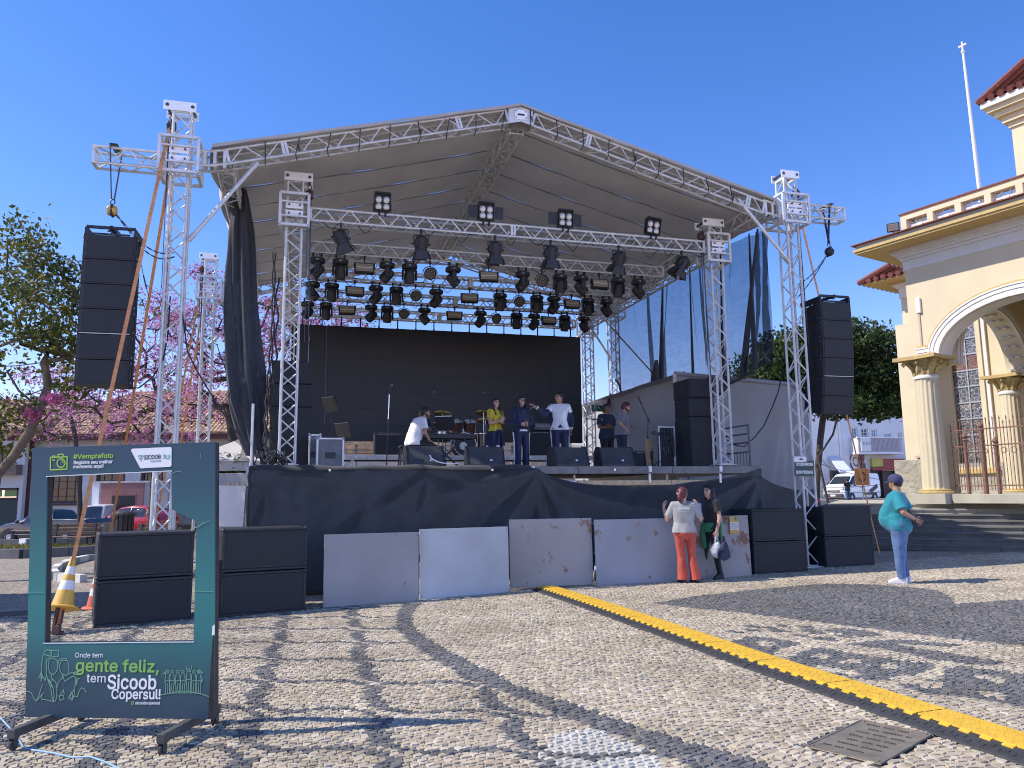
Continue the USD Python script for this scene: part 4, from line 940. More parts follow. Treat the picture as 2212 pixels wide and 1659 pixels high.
# drum kit on the riser
def drum(t,name,c,r,d,R,front,shell='drum_shell',lugs=8):
 s_=sub(name,t)
 b=MB().lathe([(r,-d/2),(r,d/2)],22).moved(R,c);obj('shell',b,shell,s_,smooth=30)
 for q in(-1,1):
  obj('hoop',MB().lathe([(r,q*d/2-.012),(r+.014,q*d/2-.012),(r+.014,q*d/2+.014),(r,q*d/2+.014)],22).moved(R,c),'chrome',s_,smooth=30)
  obj('drumhead',MB().lathe([(.001,q*(d/2+.004)),(r,q*(d/2+.002))],22).moved(R,c),front if q>0 else 'drum_head',s_)
 for k in range(lugs):
  a=k*2*math.pi/lugs;obj('lug',MB().bar((math.cos(a)*(r+.012),math.sin(a)*(r+.012),-d/2),(math.cos(a)*(r+.012),math.sin(a)*(r+.012),d/2),.007,5).moved(R,c),'chrome',s_)
 return s_
dx=du(1002.7,955.6,5.6)
dkit=sthing('drum_kit','drum kit with a black bass drum and two brown toms on the riser','drum kit',dx,5.75,RZ,.05)
RF=rotx(math.pi/2)
bd=drum(dkit,'bass_drum',(0,0,.31),.29,.40,RF,'drum_front')
obj('port_hole',MB().lathe([(.001,.2085),(.085,.2085)],18).moved(RF,(-.05,0,.27)),'drum_head',bd)
obj('port_ring',MB().lathe([(.085,.2065),(.098,.2065),(.098,.213),(.085,.213),(.085,.2065)],18).moved(RF,(-.05,0,.27)),'chrome',bd)
b=MB();tm=meshkit.text_mesh('Pearl',.06,.003);v_=np.array(tm.vertices);v_=np.column_stack([v_[:,0]-.09,-v_[:,2]-.2065,v_[:,1]+.44]);b.add(v_,np.array(tm.faces));obj('lettering',b,'chrome',bd)
for s_ in(-1,1):
 drum(dkit,'tom',(s_*.185,.02,.80),.165,.26,rotx(.42+math.pi*0)@rotz(s_*.1),'drum_head',lugs=6)
 obj('tom_arm',MB().tube([(0,.02,.55),(s_*.03,.02,.72),(s_*.09,.03,.76)],.014,6),'chrome',dkit)
 obj('spur',MB().bar((s_*.28,-.15,.25),(s_*.42,-.25,.01),.01,5),'chrome',dkit)
drum(dkit,'snare_drum',(-.42,.35,.58),.18,.14,np.eye(3),'drum_head','chrome')
drum(dkit,'floor_tom',(.58,.30,.42),.205,.40,np.eye(3),'drum_head')
for cx,cy,h,r_ in((-.62,.15,.86,.19),(-.55,-.05,1.12,.23),(.55,-.05,1.16,.23),(.75,.45,1.0,.26)):
 s_=sub('cymbal_stand',dkit)
 obj('tube',MB().bar((cx,cy,.1),(cx,cy,h),.012,6),'chrome',s_)
 for k in range(3):obj('foot',MB().bar((cx,cy,.28),(cx+.25*math.cos(k*2.09),cy+.25*math.sin(k*2.09),.01),.009,5),'chrome',s_)
 obj('cymbal',MB().lathe([(.001,.035),(.03,.028),(.05,.012),(r_,-.012),(r_,-.015),(.05,.008),(.001,.03)],20).moved(rotx(-.2)@roty(.12),(cx,cy,h)),'brass',s_,smooth=40)
for q,(x,y)in enumerate(((-.12,-.12),(.15,-.10))):
 obj('drum_microphone',MB().bar((x,y-.06,1.02+.05*q),(x+.02,y,.90),.014,6),'black_plastic',dkit)
dst=sthing('drum_stool','round drum stool behind the drum kit','stool',dx-.42,6.55,RZ);obj('seat',MB().lathe([(.001,.50),(.15,.49),(.165,.46),(.16,.43),(.001,.42)],16),'amp_black',dst);obj('column',MB().bar((0,0,.05),(0,0,.43),.02,8),'chrome',dst)
for k in range(3):obj('foot',MB().bar((0,0,.25),(.24*math.cos(k*2.09),.24*math.sin(k*2.09),.01),.012,5),'chrome',dst)
# cajon-like stool for the keyboard player
st_=sthing('stool','dark wooden stool under the seated man in white','stool',du(880,985,3.0),3.05,DECK)
obj('seat',MB().box((0,0,.54),(.36,.36,.05),None,.015),'amp_black',st_)
for sx in(-1,1):
 for sy in(-1,1):obj('leg',MB().bar((sx*.14,sy*.14,.52),(sx*.18,sy*.18,0),.018,6),'black_metal',st_)
# flight cases
def flight_case(label,x,y,v,w,d,h):
 t=sthing('flight_case',label,'flight case',du(x,y,v),v,DECK,0,'flight cases at the left of the deck')
 obj('panel',MB().box((0,0,h/2),(w,d,h),None,.004),'case_grey',t)
 b=MB()
 for sx in(-1,1):
  for sy in(-1,1):b.box((sx*w/2,sy*d/2,h/2),(.035,.035,h+.004),None,.006)
 for z in(0.0175,h-.0175):
  for sy in(-1,1):b.box((0,sy*d/2,z),(w,.032,.032),None,.006)
  for sx in(-1,1):b.box((sx*w/2,0,z),(.032,d,.032),None,.006)
 tag(obj('edge_trim',b,'aluminium',t),kind='stuff')
 for sx in(-1,1):obj('corner_ball',MB().sphere((sx*w/2,-d/2,h-.01),.032,8),'chrome',t)
 obj('handle',MB().box((0,-d/2-.006,h*.42),(.18,.012,.11),None,.004),'black_metal',t)
flight_case('grey flight case with aluminium edges at the left of the deck',712,990,1.0,.46,.5,.56)
flight_case('narrow rack flight case half behind the left light tower',679,990,1.5,.20,.5,.66)
# side fills and speaker stacks
def fill_box(name,label,u,v,z,w,d,h,a=0.,gril=True,group='stacked side speakers on the deck'):
 t=sthing(name,label,'speaker',u,v,z,a,group)
 obj('cabinet',MB().box((0,0,h/2),(w,d,h-.008),None,.015),'black_cabinet',t)
 obj('grille',MB().box((0,-d/2-.002,h/2),(w-.06,.012,h-.07),None,.003),'grille',t)
 obj('handle',MB().box((-w/2-.001,0,h*.55),(.006,.2,.1),None,.002),'black_metal',t)
 for s_ in(-1,1):obj('handle_cup',MB().lathe([(.001,0),(.05,0),(.05,.006),(.03,.004)],12,(s_*w*.3,-d/2-.007,h*.75),rotx(math.pi/2)),'black_metal',t)
ul=du(628,950,1.75)
fill_box('stage_speaker','big black bass speaker standing behind the left light tower',ul,2.0,DECK,.80,.7,1.22)
fill_box('stage_speaker','lower of two black speakers stacked behind the left light tower',ul-.02,2.0,DECK+1.22,.80,.6,.46)
fill_box('stage_speaker','upper of two black speakers stacked behind the left light tower',ul-.01,2.0,DECK+1.68,.78,.6,.46)
ur=onv(1493,900,1.45)[0]+.30
fill_box('stage_speaker','tall brown-black bass speaker at the foot of the stack by the right light tower',ur,1.85,DECK,.62,.75,1.16)
fill_box('stage_speaker','middle black speaker of the stack by the right light tower',ur,1.85,DECK+1.16,.62,.72,.42)
fill_box('stage_speaker','topmost black speaker of the stack by the right light tower',ur+.01,1.87,DECK+1.58,.62,.74,.44,.03)
# cable rack, wooden board, amp case at the right
ck=sthing('cable_rack','aluminium rack hung with loops of cable beside the right speaker stack','cable rack',du(1440,950,2.2),2.2,DECK,.1)
for x in(-.2,.2):obj('post',MB().box((x,0,.5),(.035,.035,1.0),None,.004),'aluminium',ck)
for z in(.04,.98):obj('crossbar',MB().box((0,0,z),(.40,.03,.03)),'aluminium',ck)
obj('back_panel',MB().box((0,.02,.5),(.37,.01,.92)),'amp_black',ck)
for q in range(11):
 a=np.linspace(0,1,9);x=-.15+q*.03;L=RNG.uniform(.3,.75)
 obj('cable',MB().tube([(x+.03*math.sin(6.3*s_),-.03-.02*math.sin(3*s_),.95-L*math.sin(math.pi*s_))for s_ in a],.009,4),'rubber' if q%3 else 'case_grey',ck,smooth=True)
bo=sthing('plywood_board','narrow upright plywood board leaning beside the cable rack','board',du(1407,970,2.3),2.4,DECK,.5);obj('board',MB().box((0,0,.36),(.30,.02,.72),rotx(-.06)),'plywood',bo)
for z in(.2,.52):obj('batten',MB().box((0,-.018,z),(.28,.014,.05),rotx(-.06)),'plywood',bo)
amp_box('monitor_amp','low black amplifier case behind the rightmost floor monitor',du(1383,980,2.6),2.6,DECK,.46,.44,.4)
ky=sthing('percussion_stand','small stand with clamps and gear in front of the cable rack','stand',du(1420,970,2.0),1.95,DECK)
obj('pole',MB().bar((0,0,0),(0,0,.78),.014,6),'black_metal',ky)
for k in range(3):obj('foot',MB().bar((0,0,.2),(.25*math.cos(k*2.09),.25*math.sin(k*2.09),.01),.01,5),'black_metal',ky)
for k,(x,z)in enumerate(((-.1,.82),(.02,.80),(.12,.83))):obj('clamp_head',MB().box((x,0,z),(.09,.06,.07),rotz(k),.01),'black_plastic',ky)
# exit sign on the rear tower, guard rails
sg=sthing('exit_sign','green exit sign with running figure and stairs on the tower by the video wall','sign',du(1289.5,882,8.7),8.72,onv(1289.5,882,8.7)[2],.0)
obj('board',MB().box((0,0,0),(.36,.02,.20),None,.004),'green_sign',sg)
b=MB()
def stick(b,pts,w):
 for p,q in zip(pts[:-1],pts[1:]):b.beam((p[0],-.013,p[1]),(q[0],-.013,q[1]),.006,w,(0,1,0))
for pts in([(-.075,.055),(-.085,0.0)],[(-.085,0),(-.06,-.04),(-.065,-.08)],[(-.085,0),(-.11,-.035),(-.14,-.045)],[(-.08,.045),(-.05,.02)],[(-.08,.045),(-.115,.025)]):stick(b,pts,.018)
b.lathe([(.001,0),(.015,0),(.015,.005),(.001,.005)],8,(-.068,-.011,.075),rotx(math.pi/2));obj('pictogram',b,'sign_white',sg)
b=MB();stick(b,[(.02,.07),(.055,.07),(.055,.03),(.09,.03),(.09,-.01),(.125,-.01),(.125,-.05),(.16,-.05)],.014);obj('pictogram',b,'sign_white',sg)
obj('divider',MB().box((0,-.0115,0),(.004,.004,.18)),'sign_white',sg)
def rail(label,p0,p1,hs,nbars,lo,hi,mat='aluminium_worn',posts=True,z0=DECK):
 t=sthing('guard_rail',label,'guard rail',0,0,z0)
 p0,p1=np.array(p0),np.array(p1)
 for h in hs:obj('rail',MB().bar((*p0,h),(*p1,h),.02,6),mat,t)
 for q in(0,1)if posts else():p=p0+(p1-p0)*q;obj('post',MB().bar((*p,0),(*p,max(hs)+.02),.022,6),mat,t)
 for k in range(nbars):p=p0+(p1-p0)*(k+1)/(nbars+1);obj('bar',MB().bar((*p,lo),(*p,hi),.011,5),mat,t)
for k in range(4):rail(f'aluminium guard rail section at the back edge of the deck, {ORD[k]} from the left',(1.1+k*2.42,9.65),(3.48+k*2.42,9.65),(1.02,.85,.1),7,.1,.85)
v0_=onu(1618,950,10.92)[1];v1_=onu(1566,960,10.92)[1]
rail('guard rail with bars at the right edge of the deck before the white wall',(10.92,v0_),(10.92,v1_),(.88,.70,.52,.32,.0),7,.0,.32,'case_grey')
po=sthing('corner_post','bare aluminium post standing on the left front corner of the deck','post',DU0+.02,.05,DECK-.05);obj('tube',MB().bar((0,0,0),(0,0,1.12),.022,8),'aluminium',po);obj('tube_cap',MB().bar((0,0,1.12),(0,0,1.13),.024,8),'aluminium_worn',po);obj('socket',MB().bar((0,0,-.1),(0,0,.12),.03,8),'aluminium_worn',po)
# ==== people
skinc={'fair':(.50,.30,.21),'tan':(.36,.20,.125),'brown':(.20,.105,.065)}
for k,c in skinc.items():pm('skin_'+k,c,.5,0,.07,12,subsurface_weight=.12,subsurface_scale=.01)
pm('hair_dark',(.012,.009,.008),.45,0,.4,40);pm('hair_red',(.10,.022,.025),.45,0,.4,40);pm('hair_short',(.02,.014,.01),.6,0,.4,60)
def fab(n,c,var=.12,**k):pm(n,c,.85,0,var,7,.12,260,sheen=.12,**k)
fab('teal_tee',(.012,.20,.25));fab('jeans',(.075,.135,.27),.3);fab('grey_tee',(.30,.30,.29));fab('red_trousers',(.42,.065,.04));fab('black_wear',(.013,.014,.017));fab('green_sweater',(.025,.20,.085))
fab('white_tee',(.74,.74,.72),.05);fab('navy_wear',(.014,.018,.055));fab('yellow_tee',(.55,.42,.03));fab('grey_shirt',(.22,.22,.24));fab('navy_tee',(.02,.03,.06));fab('dark_jeans',(.02,.03,.06));fab('cap_navy',(.035,.035,.10));fab('bag_navy',(.02,.028,.06))
pm('shoe_white',(.74,.73,.71),.5,0,.05,12);pm('shoe_black',(.015,.015,.017),.5,0,.2,20);pm('sole',(.6,.58,.55),.7,0,.1,12)
pm('bag_white',(.78,.78,.78),.45,0,.06,20,.5,30,trans=.25);flat('eye_dark',(.02,.015,.012),.2);flat('lip',(.33,.11,.09),.5);flat('glasses',(.04,.015,.015),.3)
pm('reflective',(.70,.71,.72),.35,.2,.06,30)
SPH={}
def ball(p,r,seg=14):return m3.Manifold.sphere(float(r),seg).translate([float(x)for x in p])
def bone(a,b,ra,rb,seg=14):return m3.Manifold.batch_hull([ball(a,ra,seg),ball(b,rb,seg)])
def hullballs(L,seg=14):return m3.Manifold.batch_hull([ball(p,r,seg)for p,r in L])
def union(L):return m3.Manifold.batch_boolean(L,m3.OpType.Add)
def man_arrays(m):q=m.to_mesh();return np.array(q.vert_properties[:,:3],float),np.array(q.tri_verts)
def soft(m,length=.03,it=6,wr=0.,seed=0,fr=9.):
 v,f=man_arrays(m.refine_to_length(length))
 if it:
  t=trimesh.Trimesh(v,f,process=True);trimesh.smoothing.filter_taubin(t,iterations=it);v,f=np.array(t.vertices),np.array(t.faces)
 if wr:
  t=trimesh.Trimesh(v,f,process=True);v,f=np.array(t.vertices),np.array(t.faces);n=np.array(t.vertex_normals)
  w=meshkit.fbm(v*np.array([fr,fr,fr*.55])+seed,3,seed)-.5
  v=v+n*(w*wr*2)[:,None]
 return v,f
def nrm(v):v=np.asarray(v,float);return v/(np.linalg.norm(v)+1e-9)
def hand(w,d,n,curl=.6,s=1.,side=1,spread=.02):
 """A hand from the wrist w along d, palm facing n; side: which way the thumb points along d x n."""
 d,n=nrm(d),np.asarray(n,float);n=nrm(n-d*(n@d));x=np.cross(d,n)*side
 P=lambda a,b,c:np.asarray(w)+s*(d*a+x*b+n*c)
 L=[hullballs([(P(0,.0,0),.022*s),(P(.03,.025,0),.014*s),(P(.03,-.025,0),.014*s),(P(.09,.036,0),.012*s),(P(.09,-.034,0),.011*s)],10)]
 for k,(b,ln)in enumerate(((.033,.072),(.011,.08),(-.012,.074),(-.033,.058))):
  p=P(.088,b,0);a=0.
  for j,q in enumerate((.46,.32,.24)):
   a+=curl*(.5 if j==0 else .9);dd=d*math.cos(a)+n*math.sin(a)+x*spread*(b/.033);e=p+s*ln*q*dd
   L.append(bone(p,e,(.0095-.001*j)*s,(.009-.001*j)*s,8));p=e
 p=P(.028,.028,.004);e=P(.058,.058,.018);L.append(bone(p,e,.012*s,.010*s,8));q=P(.085,.062-.02*curl,.024+.02*curl);L.append(bone(e,q,.010*s,.008*s,8))
 return union(L)
def person(label,loc,heading,H=1.7,J=None,build=1.,skin='tan',hair=('short','hair_short'),top=None,legs=None,shoes='shoe_black',head_turn=0.,head_tilt=0.,belly=0.,hands=(),face=True,seed=1,group=None,bust=0.):
 s=H/1.70
 B=dict(ank_l=(-.10,0,.085),ank_r=(.10,0,.085),kne_l=(-.10,.02,.47),kne_r=(.10,.02,.47),hip_l=(-.092,0,.885),hip_r=(.092,0,.885),waist=(0,0,1.05),chest=(0,.0,1.27),neck=(0,-.01,1.44),sho_l=(-.175,-.01,1.385),sho_r=(.175,-.01,1.385),elb_l=(-.22,-.01,1.11),elb_r=(.22,-.01,1.11),wri_l=(-.22,.05,.87),wri_r=(.22,.05,.87),head=(0,.015,1.585),toe_l=(-.12,.15,.03),toe_r=(.12,.15,.03))
 B.update(J or{});B={k:np.array(v,float)*s for k,v in B.items()}
 t=thing('person',label,'person',loc,rotz(heading),group)
 bw=build
 up=nrm(B['neck']-B['waist']);rt=nrm(B['sho_r']-B['sho_l']);fd=np.cross(up,rt)
 rl=nrm(B['hip_r']-B['hip_l'])
# ---- torso outline shared by body and clothes
 def torso(e=0.,low=None):
  w,c=B['waist'],B['chest'];L=[]
  hp=[(B['hip_l']+np.array([0,0,.02]),.10*bw*s+e),(B['hip_r']+np.array([0,0,.02]),.10*bw*s+e),((B['hip_l']+B['hip_r'])/2-fd*.03*s,.105*bw*s+e)]
  ws=[(w-rl*.05*bw*s,.092*bw*s+e),(w+rl*.05*bw*s,.092*bw*s+e)]
  if belly:ws+=[(w+fd*belly*s*.75-up*.02*s,.14*s+belly*.28*s+e),(w+fd*belly*s*.5-up*.10*s,.13*s+e)]
  cs=[(c-rt*.075*s*bw,.098*s*bw+e),(c+rt*.075*s*bw,.098*s*bw+e)]
  if bust:cs+=[(c+fd*.05*s-rt*.06*s-up*.02,.07*s+e),(c+fd*.05*s+rt*.06*s-up*.02,.07*s+e)]
  sh=[(B['sho_l']+rt*.02*s,.055*s*min(bw,1.15)+e),(B['sho_r']-rt*.02*s,.055*s*min(bw,1.15)+e),(B['neck']-up*.06*s,.075*s+e)]
  return union([hullballs(hp+ws),hullballs(ws+cs),hullballs(cs+sh)])
# ---- body
 L=[torso()]
 for k in 'lr':
  L+=[bone(B['hip_'+k],B['kne_'+k],.082*bw*s,.054*s*(bw*.6+.4)),bone(B['kne_'+k],B['ank_'+k],.054*s*(bw*.6+.4),.036*s),bone(B['kne_'+k]*.65+B['ank_'+k]*.35-fd*.018,B['ank_'+k],.05*s,.034*s),hullballs([(B['ank_'+k]*np.array([1,1,.55]),.036*s),(B['toe_'+k],.026*s)]),bone(B['sho_'+k],B['elb_'+k],.047*s*(bw*.7+.3),.038*s*(bw*.6+.4)),bone(B['elb_'+k],B['wri_'+k],.038*s*(bw*.6+.4),.025*s)]
 hd=B['head'];RH=rotz(-head_turn)@rotx(head_tilt);hp=lambda x,y,z:hd+s*(RH@np.array([x,y,z]))
 L+=[bone(B['neck']-up*.05*s,hd-np.array([0,.015,.07])*s,.054*s*min(1.2,bw),.050*s*min(1.2,bw)),hullballs([(hp(0,-.02,.035),.088*s),(hp(0,.02,.03),.078*s),(hp(0,.045,-.035),.052*s),(hp(0,.058,-.075),.032*s),(hp(0,-.03,-.02),.07*s)],18),hullballs([(hp(0,.088,.018),.010*s),(hp(0,.112,-.018),.012*s),(hp(-.012,.092,-.022),.011*s),(hp(.012,.092,-.022),.011*s)],8)]
 for q in(-1,1):L.append(hullballs([(hp(q*.083,-.005,.015),.014*s),(hp(q*.083,-.012,-.018),.010*s),(hp(q*.088,-.02,.01),.010*s)],8))
 bd=soft(union(L),.022,5)
 bm=m3.Manifold(m3.Mesh(np.asarray(bd[0],np.float32),np.asarray(bd[1],np.uint32)))
 hs=[]
 for q in hands:
  k=q[0];d=q[1]if q[1]is not None else B['wri_'+k]-B['elb_'+k];hs.append(hand(B['wri_'+k],d,q[2],q[3]if len(q)>3 else .5,s,(-1 if k=='l' else 1)*(q[4]if len(q)>4 else 1)))
 try:bm2=union([bm]+hs);bd=man_arrays(bm2);assert len(bd[0])>100
 except Exception:bd=man_arrays(union([union(L)]+hs))
 body=obj('body',bd,'skin_'+skin,t,smooth=60)
 if face:
  for q in(-1,1):
   obj('eye',MB().sphere(hp(q*.034,.088,.022),.0115*s,8),'eye_dark',t,smooth=True)
   obj('eyebrow',MB().tube([hp(q*.016,.097,.043),hp(q*.036,.095,.049),hp(q*.055,.080,.043)],.0055*s,5),'hair_short',t,smooth=True)
  obj('mouth',MB().tube([hp(-.022,.082,-.052),hp(0,.092,-.053),hp(.022,.082,-.052)],[.003*s,.0065*s,.003*s],6),'lip',t,smooth=True)
# ---- hair
 kind,hm=hair
 skull=lambda e:hullballs([(hp(0,-.022,.037),.088*s+e),(hp(0,.01,.047),.076*s+e),(hp(0,-.035,-.01),.07*s+e)],18)
 cut=lambda m,n,p:m.trim_by_plane([float(x)for x in n],float(np.dot(n,p)))
 if kind in('short','long','tail'):
  h=skull(.013*s);fr=RH@nrm([0,-.75,.66]);h=cut(h,fr,hp(0,.045,.035))
  if kind=='short':h=cut(h,RH@nrm([0,-.35,.94]),hp(0,0,-.045))
  hm_=soft(h,.02,2,.006,seed,25)
  if kind=='long':
   LL=[hullballs([(hp(0,-.05,.03),.085*s),(hp(0,-.075,-.07),.075*s)]),hullballs([(hp(0,-.07,-.06),.08*s),(B['neck']-fd*.075*s-up*.10*s+rt*.0,.075*s)]),hullballs([(B['neck']-fd*.085*s-up*.08*s-rt*.05*s,.055*s),(B['chest']-fd*.10*s-up*.03*s,.05*s),(B['neck']-fd*.085*s-up*.08*s+rt*.05*s,.055*s)])]
   for q in(-1,1):LL+=[bone(hp(q*.08,.0,.04),hp(q*.095,.01,-.09),.028*s,.034*s),bone(hp(q*.095,.01,-.09),B['chest']+fd*.085*s+rt*q*.09*s+up*.05*s,.032*s,.03*s),bone(B['chest']+fd*.085*s+rt*q*.09*s+up*.05*s,B['chest']+fd*.10*s+rt*q*.085*s-up*.10*s,.03*s,.014*s)]
   hm_=soft(union([h]+LL),.02,2,.010,seed,30)
  if kind=='tail':
   hm_=soft(union([h,hullballs([(hp(0,-.10,.0),.055*s),(hp(.0,-.12,-.06),.05*s),(hp(0,-.11,-.12),.035*s)])]),.02,2,.008,seed,30)
  obj('hair',hm_,hm,t,smooth=60)
 if kind=='cap':
  h=cut(skull(.008*s),RH@nrm([0,-.5,.86]),hp(0,-.02,-.035));h=cut(h,RH@nrm([0,-.9,-.2]),hp(0,.075,0));h2=cut(h,-(RH@np.array([0,0,1.])),hp(0,0,.012));obj('hair',soft(h2,.02,1,.004,seed),'hair_short',t,smooth=60)
  c=cut(skull(.017*s),RH@nrm([0,-.10,.99]),hp(0,0,.008));br=hullballs([(hp(-.06,.07,.02),.012*s),(hp(.06,.07,.02),.012*s),(hp(-.035,.155,.0),.010*s),(hp(.035,.155,.0),.010*s)],10)
  cp=obj('cap',soft(union([c,br]),.02,0,.003,seed),hm,t,smooth=50);obj('cap_button',MB().sphere(hp(0,-.015,.147),.010*s,6),hm,cp)
# ---- clothes
 if top:
  m,sl,hem=top['mat'],top.get('sleeve',.55),top.get('hem',.86)*s;e=top.get('ease',.016)*s;L=[torso(e)]
  if top.get('drape',1):
   hl,hr=B['hip_l'],B['hip_r'];L.append(hullballs([(B['waist']-rl*.06*bw*s,.095*bw*s+e),(B['waist']+rl*.06*bw*s,.095*bw*s+e),(hl,.105*bw*s*top.get('hemfit',1)+e*1.3),(hr,.105*bw*s*top.get('hemfit',1)+e*1.3)]+([(B['waist']+fd*belly*s*.8-up*.06*s,.14*s+belly*.28*s+e),(B['waist']+fd*belly*s*.5-up*.16*s,.10*s+e)]if belly else[])))
  for k in 'lr':
   a,b_,c=B['sho_'+k],B['elb_'+k],B['wri_'+k];f=sl[k]if isinstance(sl,dict)else sl
   if f<=1:p=a+(b_-a)*f;q=a+(b_-a)*(f+.25);g=bone(a,q,.056*s*(bw*.7+.3)+e,.050*s*(bw*.6+.4)+e*1.7);g=cut(g,-nrm(b_-a),p)
   else:
    g1=bone(a,b_,.052*s*(bw*.7+.3)+e,.043*s*(bw*.6+.4)+e*1.2);p=b_+(c-b_)*(f-1);q=b_+(c-b_)*(f-1+.2);g2=cut(bone(b_,q,.043*s*(bw*.6+.4)+e*1.2,.032*s+e),-nrm(c-b_),p);g=union([g1,g2])
   L.append(g)
  g=cut(union(L),up if top.get('tilt')else[0,0,1.],[0,0,hem])
  g=cut(g,-nrm(up*.8+fd*-.25),B['neck']-up*.0*s+up*.012*s)
  if top.get('open'):
   w=top['open'];ctr_=B['chest']+fd*.25*s;bx=m3.Manifold.cube([2*w*s,.36*s,1.2*s],True);M_=np.column_stack([rt,fd,up,ctr_]);g=g-bx.transform(M_)
  tp=obj('shirt' if not top.get('name')else top['name'],soft(g,.026,0,.007*s,seed,11),m,t,smooth=55)
  if top.get('collar'):obj('collar',MB().tube([B['neck']+s*(.066*(rt*math.cos(q)+fd*math.sin(q))-fd*.005)+up*(.0+.012*math.sin(q*2))for q in np.linspace(0,2*math.pi,17)],.016*s,6),top['collar'],tp,smooth=True)
  for nm_,f in(top.get('extra')or{}).items():f(tp,B,s,up,rt,fd)
 if legs:
  m,e,ln,fl=legs['mat'],legs.get('ease',.014)*s,legs.get('len',.07)*s,legs.get('flare',0)*s
  hp_=hullballs([(B['hip_l']+np.array([0,0,.02]),.10*bw*s+e),(B['hip_r']+np.array([0,0,.02]),.10*bw*s+e),((B['hip_l']+B['hip_r'])/2-fd*.03*s,.105*bw*s+e),(B['waist']*.45+(B['hip_l']+B['hip_r'])*.275,.105*bw*s+e)]);L=[hp_]
  for k in 'lr':
   a,b_,c=B['hip_'+k],B['kne_'+k],B['ank_'+k];g=union([bone(a,b_,.084*bw*s+e,.058*s*(bw*.6+.4)+e),bone(b_,c-nrm(c-b_)*-.03,.057*s*(bw*.6+.4)+e,.044*s+e+fl)]);d=nrm(c-b_);g=cut(g,-d,c-d*(ln-.07*s));L.append(g)
  g=union(L);g=cut(g,[0,0,-1.],[0,0,B['waist'][2]+.0])
  obj('trousers',soft(g,.026,0,legs.get('wr',.007)*s,seed+3,12),m,t,smooth=55)
 if shoes:
  for k in 'lr':
   a,b_=B['ank_'+k],B['toe_'+k];d=b_-a;d[2]=0;d=nrm(d);z0=min(a[2]-.085*s,b_[2]-.03*s);side_=np.array([d[1],-d[0],0])
   pz=lambda y,x,z:a*np.array([1,1,0])+np.array([0,0,z0])+s*(d*y+side_*x+np.array([0,0,z]))
   g=hullballs([(pz(-.045,0,.045),.040*s),(pz(.0,0,.085),.040*s),(pz(.10,.01,.04),.036*s),(pz(.165,0,.033),.030*s),(pz(-.05,0,.085),.034*s)]);g=cut(g,[0,0,1.],pz(0,0,.018));sh=obj('shoe',soft(g,.025,0),shoes,t,smooth=50)
   g=hullballs([(pz(-.05,0,.02),.042*s),(pz(.10,.008,.02),.042*s),(pz(.17,0,.02),.030*s)],12);g=cut(cut(g,[0,0,1.],pz(0,0,.0)),[0,0,-1.],pz(0,0,.022));obj('sole',man_arrays(g),'sole' if shoes=='shoe_white' else shoes,sh)
 return t,B,dict(s=s,up=up,rt=rt,fd=fd,hp=hp)
def head_to(a,b):return math.atan2(-(b[0]-a[0]),b[1]-a[1])
GZ=.014
# 1 the man in the teal shirt, hands behind his back
p=gp(1953,1262);p[2]=G(p[0])+GZ
t,B,I=person('stout man in a teal T-shirt, jeans and navy cap, hands behind his back',p,1.02,1.75,dict(elb_l=(-.33,-.10,1.12),wri_l=(-.10,-.25,1.00),elb_r=(.30,-.12,1.12),wri_r=(.07,-.26,.97),waist=(0,.03,1.06),chest=(0,.02,1.29),hip_l=(-.10,.0,.89),hip_r=(.10,0,.89),ank_l=(-.09,.02,.085),ank_r=(.09,-.02,.085),toe_l=(-.13,.18,.03),toe_r=(.13,.14,.03),sho_l=(-.20,-.01,1.385),sho_r=(.20,-.01,1.385)),1.36,'tan',('cap','cap_navy'),dict(mat='teal_tee',sleeve=.85,hem=.80,ease=.018,hemfit=.80),dict(mat='jeans',ease=.016,wr=.010),'shoe_white',.35,0,.10,[('l',(.7,-.25,-.15),(.1,-1,.1),.5),('r',(-.8,-.1,-.15),(.1,-1,.2),.6)],True,5)
obj('wristwatch',MB().lathe([(.027,-.012),(.031,-.012),(.031,.012),(.027,.012),(.027,-.012)],12,B['wri_l']-nrm(B['wri_l']-B['elb_l'])*.03,np.column_stack([[0,0,1.],np.cross(nrm(B['wri_l']-B['elb_l']),[0,0,1.]),nrm(B['wri_l']-B['elb_l'])])),'black_plastic',t)
# 2 the woman in red trousers seen from behind
p=gp(1483,1261);p[2]=G(p[0])+GZ
def back_print(tp,B,s,up,rt,fd):
 c=B['chest']-fd*.130*s+up*.055*s;R=np.column_stack([rt,fd,up])
 b=MB();rr=random.Random(4)
 x=-.115
 while x<.11:w=rr.uniform(.012,.022);b.box(c+R@np.array([(x+w/2)*s,.012-.00-.9*(abs(x)**2)*-1.2,0]),(w*s,.012,.026*s),R);x+=w+.003
 tag(obj('back_lettering',b,'reflective',tp),kind='stuff')
t,B,I=person('woman in a grey polo shirt and red flared trousers, seen from behind with hands raised',p,-.12,1.63,dict(elb_l=(-.30,.10,1.11),wri_l=(-.34,.20,1.34),elb_r=(.31,.12,1.12),wri_r=(.27,.26,1.36),ank_l=(-.06,.0,.085),ank_r=(.17,.02,.085),kne_l=(-.07,.02,.48),kne_r=(.12,.04,.48)),1.10,'fair',('tail','hair_red'),dict(mat='grey_tee',sleeve=.72,hem=.90,ease=.016,collar='grey_tee',extra=dict(a=back_print)),dict(mat='red_trousers',ease=.010,flare=.050,len=.045),'shoe_black',.55,0,0,[('l',(.05,.25,.9),(.9,.3,0),.9),('r',(-.02,.35,.9),(-.8,.6,0),.9)],True,8,None,.0)
g=MB()
